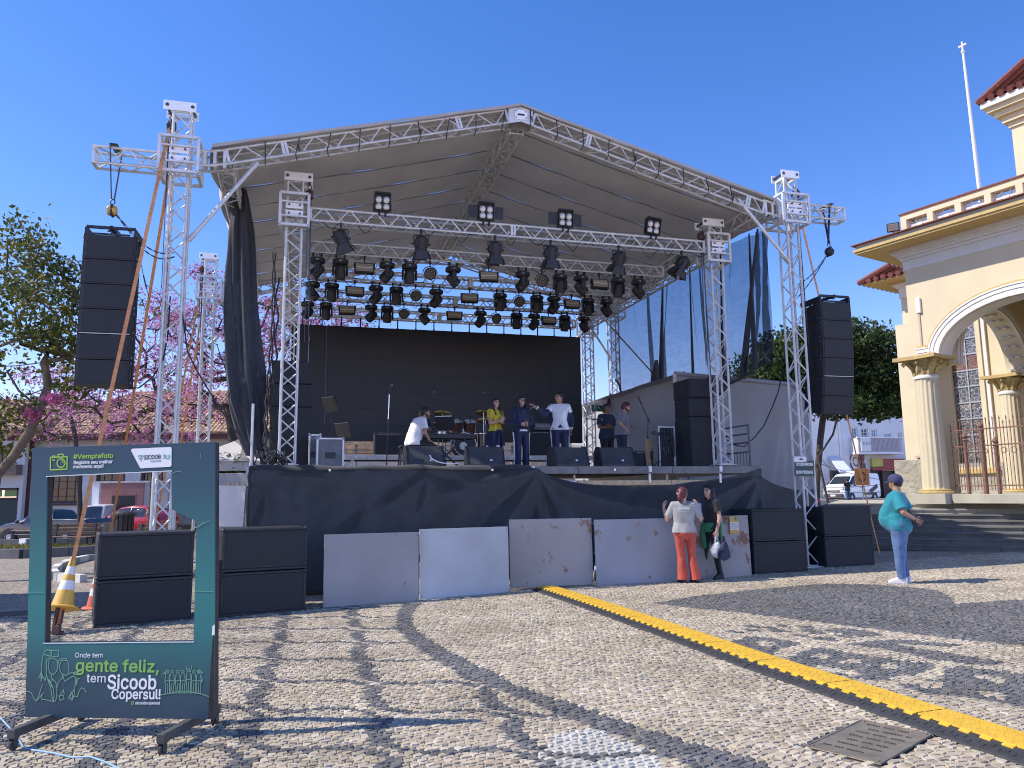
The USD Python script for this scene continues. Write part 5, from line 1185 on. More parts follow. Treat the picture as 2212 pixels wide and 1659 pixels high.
for q in(-1,1):g.tube([I['hp'](q*.034+.030*math.cos(a),.108,.022+.022*math.sin(a))for a in np.linspace(0,6.28,11)],.004,4);g.bar(I['hp'](q*.066,.10,.028),I['hp'](q*.088,-.01,.028),.004,4)
obj('glasses',g,'glasses',t);obj('hair_clip',MB().bar(I['hp'](-.07,-.085,.02),I['hp'](-.03,-.115,-.02),.012,6),'bag_white',t)
# 3 the woman in black with the green sweater round her waist
p=gp(1541,1252);p[2]=G(p[0])+GZ
t,B,I=person('woman in black with a green sweater tied round her waist, holding papers and bags',p,1.95,1.66,dict(elb_l=(-.25,-.02,1.12),wri_l=(-.24,.05,.88),elb_r=(.20,.02,1.13),wri_r=(.12,.25,1.05),ank_l=(-.13,-.06,.085),ank_r=(.12,.08,.085),kne_l=(-.12,.0,.47),kne_r=(.11,.09,.47),toe_l=(-.17,.08,.03),toe_r=(.13,.23,.03)),1.0,'fair',('long','hair_dark'),dict(mat='black_wear',sleeve=.62,hem=.90,ease=.014),dict(mat='black_wear',ease=.008,len=.06),'shoe_black',-.25,0,0,[('l',(0,.1,-.9),(1,0,0),.9),('r',(-.6,.5,-.3),(-.4,-.3,-.8),.7)],True,11,None,1)
s=I['s'];b=MB();c=(B['hip_l']+B['hip_r'])/2+np.array([0,0,.09])
def ring(z,e):return[c+np.array([(.155+e)*math.cos(q),(.125+e)*math.sin(q),z+.01*math.sin(q*3)])for q in np.linspace(0,2*math.pi,25)]
sw=sub('sweater',t)
P=np.array([ring(.045,.004),ring(.03,.022),ring(-.02,.030),ring(-.09,.028),ring(-.12,.014)]);obj('waist_wrap',MB().grid(P),'green_sweater',sw,smooth=True)
obj('skirt_part',soft(union([hullballs([(c+np.array([-.10,-.10,0]),.05),(c+np.array([.10,-.10,0]),.05),(c+np.array([-.12,-.12,-.26]),.035),(c+np.array([.10,-.12,-.24]),.035)])]),.03,0,.012,4,12),'green_sweater',sw,smooth=True)
kn=c+np.array([.07,.145,-.04]);obj('knot',soft(hullballs([(kn+np.array([-.03,0,0]),.035),(kn+np.array([.03,0,.01]),.035)]),.02,0,.006,3,20),'green_sweater',sw,smooth=True)
for q in(-1,1):obj('sleeve',soft(hullballs([(kn+np.array([q*.02,0,-.02]),.03),(kn+np.array([q*.045,.01,-.22]),.042),(kn+np.array([q*.055,.0,-.34]),.036)]),.025,0,.010,5+q,12),'green_sweater',sw,smooth=True)
Wm=rotz(1.95);wl=p+Wm@(B['wri_l']+np.array([0,.02,-.10]))
for nm,lab,dx_,mat,sz in(('plastic_bag','white plastic shopping bag in the hand of the woman in black',(0,.0),'bag_white',(.13,.07,.30)),('cloth_bag','dark blue cloth bag hanging behind the white shopping bag',(-.06,-.10),'bag_navy',(.17,.06,.34))):
 bt=thing(nm,lab,'bag',wl+Wm@np.array([dx_[0],dx_[1],0]),Wm)
 w_,d_,h_=sz
 g=union([hullballs([((-w_*.35,0,-.12),.03),((w_*.35,0,-.12),.03),((-d_*.2,w_*.5,-h_),.05),((-d_*.2,-w_*.5,-h_),.05),((d_*.4,w_*.55,-h_*.8),.05),((d_*.4,-w_*.55,-h_*.8),.05),((0,0,-h_-.04),.05)])])
 obj('bag_body',soft(g,.02,1,.016,9,16),mat,bt,smooth=True)
 for q in(-1,1):obj('handle',MB().tube([(q*.02,-.03,-.10),(q*.012,-.012,0.0),(q*.012,.012,.0),(q*.02,.03,-.10)],.010,5),mat,bt,smooth=True)
pp=thing('papers','white papers held under the arm of the woman in black','papers',p+Wm@(B['elb_r']*.55+B['wri_r']*.45+np.array([-.05,-.02,.13])),Wm@rotz(.2)@roty(.35));obj('sheet',MB().box((0,0,0),(.012,.21,.30)),'paper',pp);obj('folder',MB().box((.011,0,-.01),(.006,.22,.31)),'case_grey',pp)
# ---- people on the stage
def onstage(x,y,v):u=onv(x,y,v)[0];return stp(u,v,DECK+.002)
A0=YAW
def patch_white(tp,B,s,up,rt,fd):
 for q,k in((-1,'l'),(1,'r')):
  a=B['sho_'+k];g=hullballs([(a+up*.028*s,.047*s),(B['neck']+rt*q*.075*s-up*.045*s,.034*s),(a*.75+B['elb_'+k]*.25+up*.01,.046*s),(B['neck']+rt*q*.06*s-up*.10*s+fd*.075*s,.03*s)]);obj('shoulder_panel',soft(g,.025,0,.004),'white_tee',tp,smooth=50)
def cuffs(tp,B,s,up,rt,fd,ks='lr'):
 for k in ks:
  d=nrm(B['wri_'+k]-B['elb_'+k]);b=MB().tube([B['wri_'+k]-d*.05,B['wri_'+k]-d*.01],.043*s,10);obj('cuff',b,'white_tee',tp,smooth=60)
def side_stripe(t,B,s,mat='white_tee',off=.085):
 for k,q in(('l',-1),('r',1)):
  rl=nrm(B['hip_r']-B['hip_l']);pts=[B['hip_'+k]+rl*q*(.112)*s,B['kne_'+k]+rl*q*.074*s,B['ank_'+k]+rl*q*.062*s]
  b=MB();b.beam(pts[0],pts[1],.012,.03,rl);b.beam(pts[1],pts[2],.012,.03,rl);obj('side_stripe',b,mat,t)
# 4 seated man in white
p=onstage(893,985,3.05)
t,B,I=person('bearded man in a white T-shirt sitting at the keyboard',p,A0-1.30,1.74,dict(hip_l=(-.10,-.02,.60),hip_r=(.10,-.02,.60),kne_l=(-.17,.40,.56),kne_r=(.16,.38,.55),ank_l=(-.17,.36,.09),ank_r=(.15,.30,.09),toe_l=(-.20,.52,.03),toe_r=(.18,.46,.03),waist=(0,.0,.78),chest=(0,.10,.99),neck=(0,.19,1.15),sho_l=(-.18,.14,1.09),sho_r=(.18,.14,1.09),head=(0,.27,1.27),elb_l=(-.27,.16,.82),elb_r=(.25,.16,.82),wri_l=(-.20,.38,.78),wri_r=(.18,.30,.66)),1.12,'tan',('short','hair_short'),dict(mat='white_tee',sleeve=.7,hem=.56,ease=.02,tilt=0),dict(mat='black_wear'),'shoe_black',.25,-.05,.05,[('l',(.4,.8,-.3),(0,-.2,-1),.4),('r',(.2,.8,-.5),(0,0,-1),.4)],True,21)
g=hullballs([(I['hp'](0,.052,-.062),.040),(I['hp'](-.045,.015,-.045),.030),(I['hp'](.045,.015,-.045),.030)]);obj('beard',soft(g,.02,0,.004,3,30),'hair_short',t,smooth=True)
# 5 drummer
p=stp(*onv(910,960,6.4)[:2],RZ)
t,B,I=person('boy in a dark shirt sitting behind the drum kit, half hidden',p,A0+math.pi-.1,1.60,dict(hip_l=(-.10,-.02,.52),hip_r=(.10,-.02,.52),kne_l=(-.20,.38,.50),kne_r=(.20,.38,.50),ank_l=(-.20,.40,.09),ank_r=(.20,.42,.09),toe_l=(-.22,.56,.03),toe_r=(.22,.58,.03),waist=(0,-.01,.70),chest=(0,.01,.92),neck=(0,.02,1.09),sho_l=(-.17,.01,1.03),sho_r=(.17,.01,1.03),head=(0,.05,1.23),elb_l=(-.24,.06,.78),elb_r=(.24,.06,.78),wri_l=(-.12,.28,.76),wri_r=(.12,.28,.76)),1.05,'tan',('short','hair_dark'),dict(mat='navy_wear',sleeve=.7,hem=.5),dict(mat='dark_jeans'),'shoe_black',.1,0,0,[('l',None,(1,0,-.3),.9),('r',None,(-1,0,-.3),.9)],True,22)
# 6 girl in yellow
p=onstage(1071,995,3.0)
t,B,I=person('girl with long black hair in a yellow shirt, jacket tied at her waist',p,A0+math.pi+.55,1.64,dict(elb_l=(-.22,.04,1.12),wri_l=(-.04,.22,1.12),elb_r=(.22,.04,1.11),wri_r=(.06,.24,1.16)),.92,'fair',('long','hair_dark'),dict(mat='yellow_tee',sleeve=.62,hem=.93,ease=.016),dict(mat='navy_wear',ease=.018,flare=.01),'shoe_white',.35,0,0,[('l',(.8,.3,.2),(0,-1,0),.9),('r',(-.6,.4,.6),(0,-1,0),.9)],True,23,None,.6)
s=I['s'];jk=sub('tied_jacket',t);c=(B['hip_l']+B['hip_r'])/2+np.array([0,0,.03])
obj('jacket_body',soft(hullballs([(c+np.array([-.10,-.07,.04]),.06),(c+np.array([.10,-.07,.04]),.06),(c+np.array([-.16,-.10,-.32]),.05),(c+np.array([.16,-.10,-.32]),.05)]),.03,0,.016,5,10),'navy_wear',jk,smooth=True)
for q in(-1,1):
 obj('sleeve',soft(union([bone(c+np.array([q*.12,-.02,.05]),c+np.array([q*.03,.14,.01]),.035,.035),bone(c+np.array([q*.03,.14,.01]),c+np.array([q*.08,.15,-.30]),.035,.045)]),.03,0,.01,6+q,12),'navy_wear',jk,smooth=True)
 obj('cuff',MB().bar(c+np.array([q*.08,.15,-.31]),c+np.array([q*.083,.15,-.35]),.045,8),'white_tee',jk);obj('hem_stripe',MB().bar(c+np.array([q*.17,-.10,-.30]),c+np.array([q*.22,-.05,-.36]),.03,6),'white_tee',jk)
# 7 girl in tracksuit
p=onstage(1127,995,2.7)
t,B,I=person('girl in a navy tracksuit with white shoulders, holding a microphone',p,A0+math.pi+.15,1.66,dict(elb_l=(-.23,.02,1.12),wri_l=(-.05,.20,1.03),elb_r=(.23,.02,1.12),wri_r=(.05,.21,1.05)),.95,'fair',('long','hair_dark'),dict(mat='navy_wear',sleeve=1.9,hem=.90,ease=.026,name='jacket',extra=dict(a=patch_white,b=cuffs)),dict(mat='navy_wear',ease=.020,flare=.012),'shoe_white',-.12,0,0,[('l',(.8,.3,.1),(0,-1,.3),.9),('r',(-.8,.3,.1),(0,-1,.3),.9)],True,24,None,0)
side_stripe(t,B,I['s']);obj('hem_band',MB().lathe([(.158,-.02),(.165,0),(.158,.02)],18,(B['hip_l']+B['hip_r'])/2+np.array([0,-.005,.03])),'white_tee',t,smooth=True)
g=MB()
for q in(-1,1):g.tube([I['hp'](q*.034+.030*math.cos(a),.106,.022+.022*math.sin(a))for a in np.linspace(0,6.28,11)],.004,4)
obj('glasses',g,'glasses',t)
m=thing('microphone','microphone held by the girl in the navy tracksuit','microphone',p+rotz(A0+math.pi+.15)@(np.array([0,.245,1.06])*I['s']));obj('handle',MB().bar((0,0,-.08),(0,0,.06),.012,8,.016),'black_metal',m);obj('head',MB().sphere((0,0,.08),.027,10),'case_grey',m,smooth=True)
# 8 boy with open jacket
p=onstage(1211,995,2.6)
t,B,I=person('boy in an open navy jacket and white T-shirt pointing with his right arm',p,A0+math.pi-.25,1.76,dict(elb_r=(.33,.10,1.20),wri_r=(.52,.26,1.36),elb_l=(-.25,-.03,1.13),wri_l=(-.24,.05,.89)),1.0,'tan',('short','hair_dark'),dict(mat='white_tee',sleeve=.5,hem=.88,ease=.016),dict(mat='navy_wear',ease=.018),'shoe_white',.95,0,0,[('r',(.8,.3,.45),(0,-.6,-1),.25),('l',(0,.1,-1),(1,0,0),.8)],True,25)
s,up,rt,fd=I['s'],I['up'],I['rt'],I['fd'];L=[]
for q,k in((-1,'l'),(1,'r')):
 L.append(hullballs([(B['sho_'+k]+rt*q*.005,.068*s),(B['chest']+rt*q*.13*s-fd*.01,.07*s),(B['hip_'+k]+rt*q*.055*s-fd*.01+up*.02,.06*s),(B['neck']+rt*q*.05*s-fd*.02-up*.03,.045*s)]))
 a,b_,c=B['sho_'+k],B['elb_'+k],B['wri_'+k];L+=[bone(a,b_,.07*s,.06*s),bone(b_,c-nrm(c-b_)*.06,.06*s,.05*s)]
L.append(hullballs([(B['sho_l']-fd*.05,.06*s),(B['sho_r']-fd*.05,.06*s),(B['hip_l']-fd*.06+up*.02,.075*s),(B['hip_r']-fd*.06+up*.02,.075*s)]))
jk=obj('jacket',soft(union(L),.028,1,.010,7,10),'navy_wear',t,smooth=55);patch_white(jk,B,s,up,rt,fd);cuffs(jk,B,s,up,rt,fd);side_stripe(t,B,s)
m=thing('microphone','microphone hanging in the left hand of the boy in the white T-shirt','microphone',p+rotz(A0+math.pi-.25)@((B['wri_l']+np.array([0,.05,-.08]))));obj('handle',MB().bar((0,-.05,.02),(0,.08,-.02),.013,8,.017),'black_metal',m);obj('head',MB().sphere((0,.10,-.025),.027,10),'case_grey',m,smooth=True)
# 9, 10 the two men at the right
p=onstage(1312,992,4.6)
t,B,I=person('man in a dark blue T-shirt with folded arms by the exit sign',p,A0+math.pi+.3,1.76,dict(elb_l=(-.27,.04,1.13),wri_l=(.02,.20,1.14),elb_r=(.27,.04,1.13),wri_r=(-.02,.22,1.10)),1.12,'brown',('short','hair_dark'),dict(mat='navy_tee',sleeve=.75,hem=.84),dict(mat='black_wear'),'shoe_black',-.2,.18,.03,[('l',(.8,.1,.1),(0,-1,0),.5),('r',(-.8,.1,.1),(0,-1,0),.5)],True,26)
p=onstage(1344,992,3.9)
t,B,I=person('bearded man in a loose grey shirt and jeans with a hand on his hip',p,A0-1.75,1.76,dict(elb_r=(.34,-.10,1.14),wri_r=(.20,.08,1.00),elb_l=(-.30,.05,1.13),wri_l=(-.14,.25,1.10),chest=(0,.05,1.27),neck=(0,.07,1.43),head=(0,.13,1.56)),1.15,'fair',('short','hair_red'),dict(mat='grey_shirt',sleeve=.95,hem=.88,ease=.032),dict(mat='dark_jeans'),'shoe_black',.2,-.3,.05,[('r',(-.6,.4,-.3),(-.3,-1,0),.5),('l',(.6,.6,0),(0,0,-1),.5)],True,27)
g=hullballs([(I['hp'](0,.055,-.065),.042),(I['hp'](-.045,.015,-.045),.032),(I['hp'](.045,.015,-.045),.032)]);obj('beard',soft(g,.02,0,.004,3,30),'hair_short',t,smooth=True)
# ==== trees
def leaf_mat(name,tr=.35):
 MATS[name]=usdkit.material(stage,'/World/Looks/'+name,{'a':('attribute',dict(attribute='tone')),'p':('principled_bsdf',dict(roughness=.55,specular_ior_level=.35)),'t':('translucent_bsdf',{}),'m':('mix_closure',dict(fac=tr))},[('a.color','p.base_color'),('a.color','t.color'),('p.BSDF','m.closure1'),('t.BSDF','m.closure2')],surface='m.closure')
leaf_mat('leaf');leaf_mat('petal',.4)
pm('bark',(.13,.10,.075),.9,0,.3,6,.6,40);pm('bark_dark',(.06,.047,.038),.9,0,.3,8,.5,50)
def skeleton(rng,trunk,targets,up=.35,step=.5):
 """Grows branches from the trunk's nodes to the targets, each joining the nearest branch already there."""
 nodes=[np.array(p,float)for p in trunk];par=[-1]+list(range(len(trunk)-1));first=len(trunk);root=nodes[-1]
 order=sorted(range(len(targets)),key=lambda k:np.linalg.norm(targets[k]-root)+rng.uniform(0,.6));ends=[]
 lo=max(0,len(trunk)//3)
 for k in order:
  t=targets[k];A=np.array(nodes);d=np.linalg.norm(A-t,axis=1)+.25*np.maximum(0,A[:,2]-t[2]);d[:lo]+=50;j=int(d.argmin());a=nodes[j];L=np.linalg.norm(t-a);n=max(1,int(L/step));prev=j
  bow=np.array([rng.uniform(-.12,.12)*L,rng.uniform(-.12,.12)*L,-up*.25*L])
  for q in range(1,n+1):
   f=q/n;p=a+(t-a)*f+bow*4*f*(1-f)*.5+rng.normal(0,.03*min(1,L),3)*(f<1);nodes.append(p);par.append(prev);prev=len(nodes)-1
  ends.append(prev)
 return nodes,par,ends
def radii(nodes,par,tip,expo=.5):
 w=np.zeros(len(nodes));kids=np.zeros(len(nodes),int)
 for j in range(len(nodes)-1,0,-1):
  if kids[j]==0:w[j]=1.
  w[par[j]]+=w[j];kids[par[j]]+=1
 if w[0]==0:w[0]=1
 return tip*np.maximum(w,1)**expo
def leaves(rng,centres,n,spread,size,tones,flat_=.6,droop=.3):
 c=centres[rng.integers(0,len(centres),n)]+rng.normal(0,1,(n,3))*np.array([spread,spread,spread*flat_])
 a=rng.normal(0,1,(n,3));a[:,2]-=droop;a/=np.linalg.norm(a,axis=1,keepdims=True)
 b=np.cross(a,rng.normal(0,1,(n,3)));b/=np.linalg.norm(b,axis=1,keepdims=True)
 s=size*rng.uniform(.6,1.3,(n,1));m=np.cross(a,b)*s*.12
 V=np.stack([c-a*s*.5,c+b*s*.30+m,c+a*s*.5,c-b*s*.30+m],1).reshape(-1,3)
 F=(np.array([[0,1,2],[0,2,3]])[None]+4*np.arange(n)[:,None,None]).reshape(-1,3)
 t=np.array(tones)[rng.integers(0,len(tones),n)]*rng.uniform(.75,1.2,(n,1));return V,F,np.repeat(t,4,0)
def tree(name,label,base,trunk,targets,seed,tip=.012,bark='bark',leafset=(),group=None,expo=.5,step=.5,up=.35,limbs=8):
 rng=np.random.default_rng(seed);t=thing(name,label,'tree',base,np.eye(3),group)
 nodes,par,ends=skeleton(rng,trunk,targets,up,step);R=radii(nodes,par,tip,expo);R[:len(trunk)]=np.maximum(R[:len(trunk)],R[len(trunk)-1]);R[0]*=1.35
 obj('trunk',MB().tube([nodes[k]for k in range(len(trunk))],[R[k]for k in range(len(trunk))],9),bark,t,smooth=True)
 kids={}
 for j in range(1,len(nodes)):kids.setdefault(par[j],[]).append(j)
# chains: follow the thickest child, side shoots start new chains
 chains,stack=[],[(k,j)for k in range(len(trunk))for j in kids.get(k,[])if j>=len(trunk)]
 while stack:
  a,j=stack.pop();ch=[a,j]
  while kids.get(j):
   ks=sorted(kids[j],key=lambda q:-R[q]);stack+=[(j,q)for q in ks[1:]];j=ks[0];ch.append(j)
  chains.append(ch)
 chains.sort(key=lambda c:-R[c[1]]);fine=MB()
 for n_,c in enumerate(chains):
  rr_=[min(R[c[0]],R[c[1]]*1.15)]+[R[k]for k in c[1:]]
  if n_<limbs:obj('limb',MB().tube([nodes[k]for k in c],rr_,7),bark,t,smooth=True)
  else:fine.tube([nodes[k]for k in c],rr_,4,cap=False)
 if fine.n:tag(obj('twig',fine,bark,t,smooth=True),kind='stuff')
 E=np.array([nodes[k]for k in ends]);
 for nm,mat,share,n,spread,size,tones,zlo,fl in leafset:
  sel=E[rng.random(len(E))<share];sel=sel[(sel[:,2]>zlo[0])&(sel[:,2]<zlo[1])]if zlo else sel
  if len(sel)==0:continue
  if nm=='blossom':
   sel=sel+rng.normal(0,.10,sel.shape);nn=n//len(sel);V,F,T=leaves(rng,sel,n,spread,size,tones,fl,0)
  else:V,F,T=leaves(rng,sel,n,spread,size,tones,fl)
  tag(obj(nm,(V,F),mat,t,tone=T),kind='stuff')
 return t
def blob(rng,n,c,r,shell=.55,zmin=None):
 d=rng.normal(0,1,(n,3));d/=np.linalg.norm(d,axis=1,keepdims=True);q=rng.uniform(shell**3,1,(n,1))**(1/3);P=np.asarray(c)+d*q*np.asarray(r);return P if zmin is None else P[P[:,2]>zmin]
rngT=np.random.default_rng(12)
def W3(x,y,D):return aty(x,y,D)
# green and yellowish tree at the left edge
DG=17.;gb=aty(-30,1105,DG);gb[2]=G(gb[0]);loc_=lambda x,y,D=DG:W3(x,y,D)-gb
trunk=[np.array([0,0,0]),loc_(-8,1030),loc_(30,985),loc_(66,930),loc_(92,870),loc_(104,835)]
tg=[]
for(x,y,rx,rz,n)in((45,500,.42,.35,9),(20,560,.9,.5,14),(100,555,.6,.45,12),(150,590,.5,.35,9),(60,640,1.0,.6,22),(130,660,.8,.6,18),(-60,620,1.2,1.0,22),(20,720,1.1,.6,22),(130,740,.9,.5,18),(-60,760,1.2,.8,18),(170,700,.6,.5,10),(20,880,.9,.5,12),(-30,950,.9,.5,14),(200,760,.6,.4,8),(150,830,.7,.3,8)):
 tg+=list(blob(rngT,n,loc_(x,y,DG+rngT.uniform(-.6,1.4)),(rx,rx*1.2,rz),.2))
GRN=[(.085,.12,.022),(.065,.10,.02),(.16,.155,.03),(.20,.17,.03),(.05,.085,.022),(.12,.13,.025)]
tree('leafy_tree','tree with sparse yellowish green leaves and a leaning trunk at the left edge',gb,trunk,tg,31,.011,'bark',[('crown','leaf',.9,6500,.20,.13,GRN,None,.7),('blossom','petal',.06,500,.10,.07,[(.55,.12,.30),(.60,.18,.38)],(0,4.6),.8)],step=.4)
# bare trees with pink blossoms behind the left rear tower
PK=[(.52,.20,.38),(.58,.27,.44),(.46,.14,.31),(.62,.34,.48)]
def ipe(label,bx,D,trunkpx,blobs,seed,nb,share=.42):
 b=aty(bx,1100,D);b[2]=G(b[0]);L=lambda x,y,d=0:W3(x,y,D+d)-b;tg=[]
 for(x,y,rx,rz,n)in blobs:tg+=list(blob(np.random.default_rng(seed+n),n,L(x,y,rngT.uniform(-1,1.5)),(rx,rx*1.3,rz),.1))
 return tree('blossom_tree',label,b,[np.array([0,0,0])]+[L(*p)for p in trunkpx],tg,seed,.010,'bark_dark',[('blossom','petal',share,nb,.16,.105,PK,None,.8),('crown','leaf',.10,int(nb*.10),.25,.15,GRN,None,.7)],'bare trees with pink blossom left of the stage',step=.4,limbs=10)
ipe('pink blossoming tree right behind the left rear tower, its bare twigs reaching the net',508,25.,[(506,1010),(500,930),(492,880)],[(470,640,1.3,.9,50),(430,720,1.4,.9,55),(520,760,1.3,.9,50),(470,840,1.6,.8,60),(400,820,1.2,.8,40),(560,690,1.2,1.0,40),(600,640,.9,.8,26),(555,860,1.0,.6,32),(380,680,1.0,.8,30),(420,900,1.2,.5,34)],41,7000)
ipe('pink blossoming tree between the left speaker array and the left front tower',330,28.,[(335,1000),(345,930),(350,880)],[(330,660,1.3,.8,36),(300,740,1.5,.9,46),(240,800,1.5,.8,46),(340,800,1.5,.8,52),(200,870,1.4,.7,44),(290,880,1.7,.7,56),(380,870,1.3,.7,40),(130,850,1.2,.7,26),(250,930,1.6,.4,40),(340,940,1.2,.4,30)],47,6500)
ipe('low pink blossoming tree whose twigs hang before the tiled roof',180,31.,[(170,1000),(160,930),(150,890)],[(150,860,1.6,.8,36),(90,820,1.4,.7,26),(220,900,1.6,.6,40),(110,930,1.6,.5,36),(60,880,1.2,.6,22),(180,790,1.2,.6,22)],53,3200,.34)
ipe('pink blossoming tree seen between the net and the left light tower behind the stage',615,27.,[(612,1000),(608,930),(604,880)],[(600,700,1.2,1.0,44),(640,720,1.2,.8,40),(590,800,1.2,.9,44),(690,690,1.4,.6,36),(760,680,1.2,.5,22),(620,880,1.1,.6,30)],59,3600,.3)
# big dark green tree behind the right speaker array
DT=45.;tb=aty(1762,1080,DT);tb[2]=G(tb[0]);L_=lambda x,y,d=0:W3(x,y,DT+d)-tb;tg=[]
for(x,y,rx,rz,n)in((1790,740,3.2,1.3,90),(1720,760,2.6,1.2,70),(1660,795,2.0,.9,50),(1870,760,2.4,1.3,70),(1900,810,1.8,1.1,50),(1830,830,2.4,1.2,60),(1920,860,1.6,.9,44),(1760,830,2.2,1.0,40),(1700,830,1.6,.7,30),(1880,880,1.4,.6,24),(1640,812,1.2,.5,22),(1810,885,1.0,.35,14)):tg+=list(blob(rngT,n,L_(x,y,rngT.uniform(-.8,1.5)),(rx,rx,rz),.45))
DKG=[(.032,.06,.016),(.045,.078,.02),(.06,.095,.022),(.025,.048,.016),(.085,.11,.028)]
tree('shade_tree','large dense dark green tree behind the right speaker array',tb,[np.array([0,0,0]),L_(1764,1050),L_(1768,1000),L_(1772,950),L_(1778,900)],tg,61,.016,'bark_dark',[('crown','leaf',1.,22000,.42,.30,DKG,None,.55),('blossom','leaf',.12,700,.35,.22,[(.42,.42,.22),(.5,.46,.3)],(8.2,30),.4)],step=.9,expo=.46)
tree('shade_tree','second slim trunk with a light crown rising beside the large dark green tree',aty(1792,1080,44.)*np.array([1,1,0])+np.array([0,0,.3]),[np.array([0,0,0]),W3(1768,1000,44.)-aty(1792,1080,44.)*np.array([1,1,0]),W3(1800,950,44.)-aty(1792,1080,44.)*np.array([1,1,0]),W3(1812,905,44.)-aty(1792,1080,44.)*np.array([1,1,0])],[W3(x,y,44.+d)-aty(1792,1080,44.)*np.array([1,1,0])for x,y,d in((1815,880,0),(1835,870,.5),(1800,870,1),(1850,880,-.5),(1870,890,1),(1840,895,.6),(1885,905,.3),(1905,900,1.),(1920,880,0),(1860,860,1))],67,.03,'bark_dark',[('crown','leaf',1.,1400,.45,.28,DKG,None,.5)],step=.8)
# ==== across the street at the left
pm('plaster_white',(.60,.59,.56),.85,0,.06,1.5,.1,30);pm('frame_brown',(.075,.04,.032),.6,0,.2,8);pm('roof_tile',(.50,.33,.19),.85,0,.3,3.5,.4,30,tint=(.24,.14,.085));pm('ledge_brown',(.20,.15,.12),.85,0,.2,5)
pm('door_green',(.015,.04,.04),.5,0,.2,6);flat('pane_green',(.10,.26,.06),.2);glass('pane_dark',(.012,.014,.018),.06);pm('siding',(.50,.49,.46),.7,0,.1,4)
HD=44.;hx0=aty(65,1060,HD)[0];hx1=hx0+15.5;hz=-.60
def HX(x,y=1040):p=aty(x,y,HD);return p[0]-hx0,p[2]-hz
def wallwith(t,name,w,h,holes,mat,thick=.3,M=None):
 g=sbox(0,0,w,h)
 for a in holes:g=g.difference(sbox(*a))
 return obj(name,MB().prism(g,thick,frame((0,thick,0),(1,0,0),(0,0,1),(0,-1,0))if M is None else M),mat,t)
def window(t,a,frame_mat,nx=3,ny=4,pane='pane_dark',deep=.16,fw_=.09,sill=None):
 x0,z0,x1,z1=a;f=sub('window',t);b=MB()
 for q in(x0+fw_/2,x1-fw_/2):b.box((q,deep-.02,(z0+z1)/2),(fw_,.08,z1-z0))
 for q in(z0+fw_/2,z1-fw_/2):b.box(((x0+x1)/2,deep-.02,q),(x1-x0-2*fw_,.08,fw_))
 obj('frame',b,frame_mat,f)
 obj('pane',MB().box(((x0+x1)/2,deep+.01,(z0+z1)/2),(x1-x0-fw_,.012,z1-z0-fw_)),pane,f)
 for k in range(1,nx):obj('muntin',MB().box((x0+(x1-x0)*k/nx,deep-.012,(z0+z1)/2),(.035,.03,z1-z0-2*fw_)),frame_mat,f)
 for k in range(1,ny):obj('muntin',MB().box(((x0+x1)/2,deep-.010,z0+(z1-z0)*k/ny),(x1-x0-2*fw_,.03,.035)),frame_mat,f)
 if sill:obj('sill',MB().box(((x0+x1)/2,-.04,z0-.05),(x1-x0+.2,.16,.09)),sill,f)
hs=thing('old_house','old white house with brown window frames and a clay tile roof behind the parked cars','house',(hx0,HD,hz))
eave=HX(300,945)[1];zs,zt=HX(140,1088)[1],HX(140,992)[1]
wins=[]
for xa,xb in((106,178),(206,270),(303,352),(395,450),(490,540)):wins.append((HX(xa)[0],zs,HX(xb)[0],zt))
wallwith(hs,'wall',15.5,eave-.55,[tuple(w)for w in wins],'plaster_white')
for w in wins:window(hs,w,'frame_brown',4,6,fw_=.16,sill='frame_brown')
for k in range(6):obj('siding_board',MB().box((7.75,.12-.02*(k%2),eave-.50+k*.075),(15.5,.10,.07)),'siding',hs)
obj('corner_post',MB().box((-.18,.0,eave/2),(.36,.5,eave)),'red_brown',hs);obj('plinth',MB().box((7.75,-.04,.35),(15.6,.14,.7)),'ledge_brown',hs)
obj('eave_board',MB().box((7.5,-.62,eave+.02),(17.2,.10,.34)).box((7.5,-.3,eave-.08),(17.2,.7,.06)),'red_brown',hs)
obj('side_wall',MB().box((-.03,4.5,eave/2),(.3,8.4,eave)).box((15.53,4.5,eave/2),(.3,8.4,eave)).box((7.75,8.8,eave/2),(15.5,.3,eave)),'plaster_white',hs)
ridz=HX(360,862)[1]*1.10;rdy=4.6;b=MB();x0,x1=-1.0,16.5
rows,cols=17,78
for c_ in range(cols):
 x=x0+(c_+.5)*(x1-x0)/cols;w=(x1-x0)/cols*.62
 for r_ in range(rows):
  f0,f1=r_/rows,(r_+1.15)/rows
  lim=min((x-x0)/4.4,(x1-x)/4.4)
  if f0>lim:break
  A=[]
  for f,lift in((f0,.05),(f1,.0)):
   y=-.75+(rdy+.75)*f;z=eave+.12+(ridz-eave)*f+lift+RNG.uniform(-.012,.012)
   for a in np.linspace(0,math.pi,4):A.append((x+w*math.cos(a)*(1 if f==f0 else .85),y,z+w*.75*math.sin(a)))
  b.add(A,[[k,k+1,k+5,k+4]for k in range(3)]+[[0,3,2,1]])
rf=sub('roof',hs);tag(obj('roof_tile',b,'roof_tile',rf),kind='stuff')
obj('roof_slope',MB().add([(x0,-.75,eave+.10),(x1,-.75,eave+.10),(x1-4.4,rdy,ridz+.06),(x0+4.4,rdy,ridz+.06),(x0,10,eave+.10),(x1,10,eave+.10)],[[0,1,2,3],[4,3,2,5],[0,3,4,4],[1,5,2,2]]),'roof_tile',rf)
obj('ridge_tile',MB().tube([(x0,-.78,eave+.14),(x0+4.4,rdy,ridz+.16),(x1-4.4,rdy,ridz+.16),(x1,-.78,eave+.14)],.16,8),'roof_tile',rf)
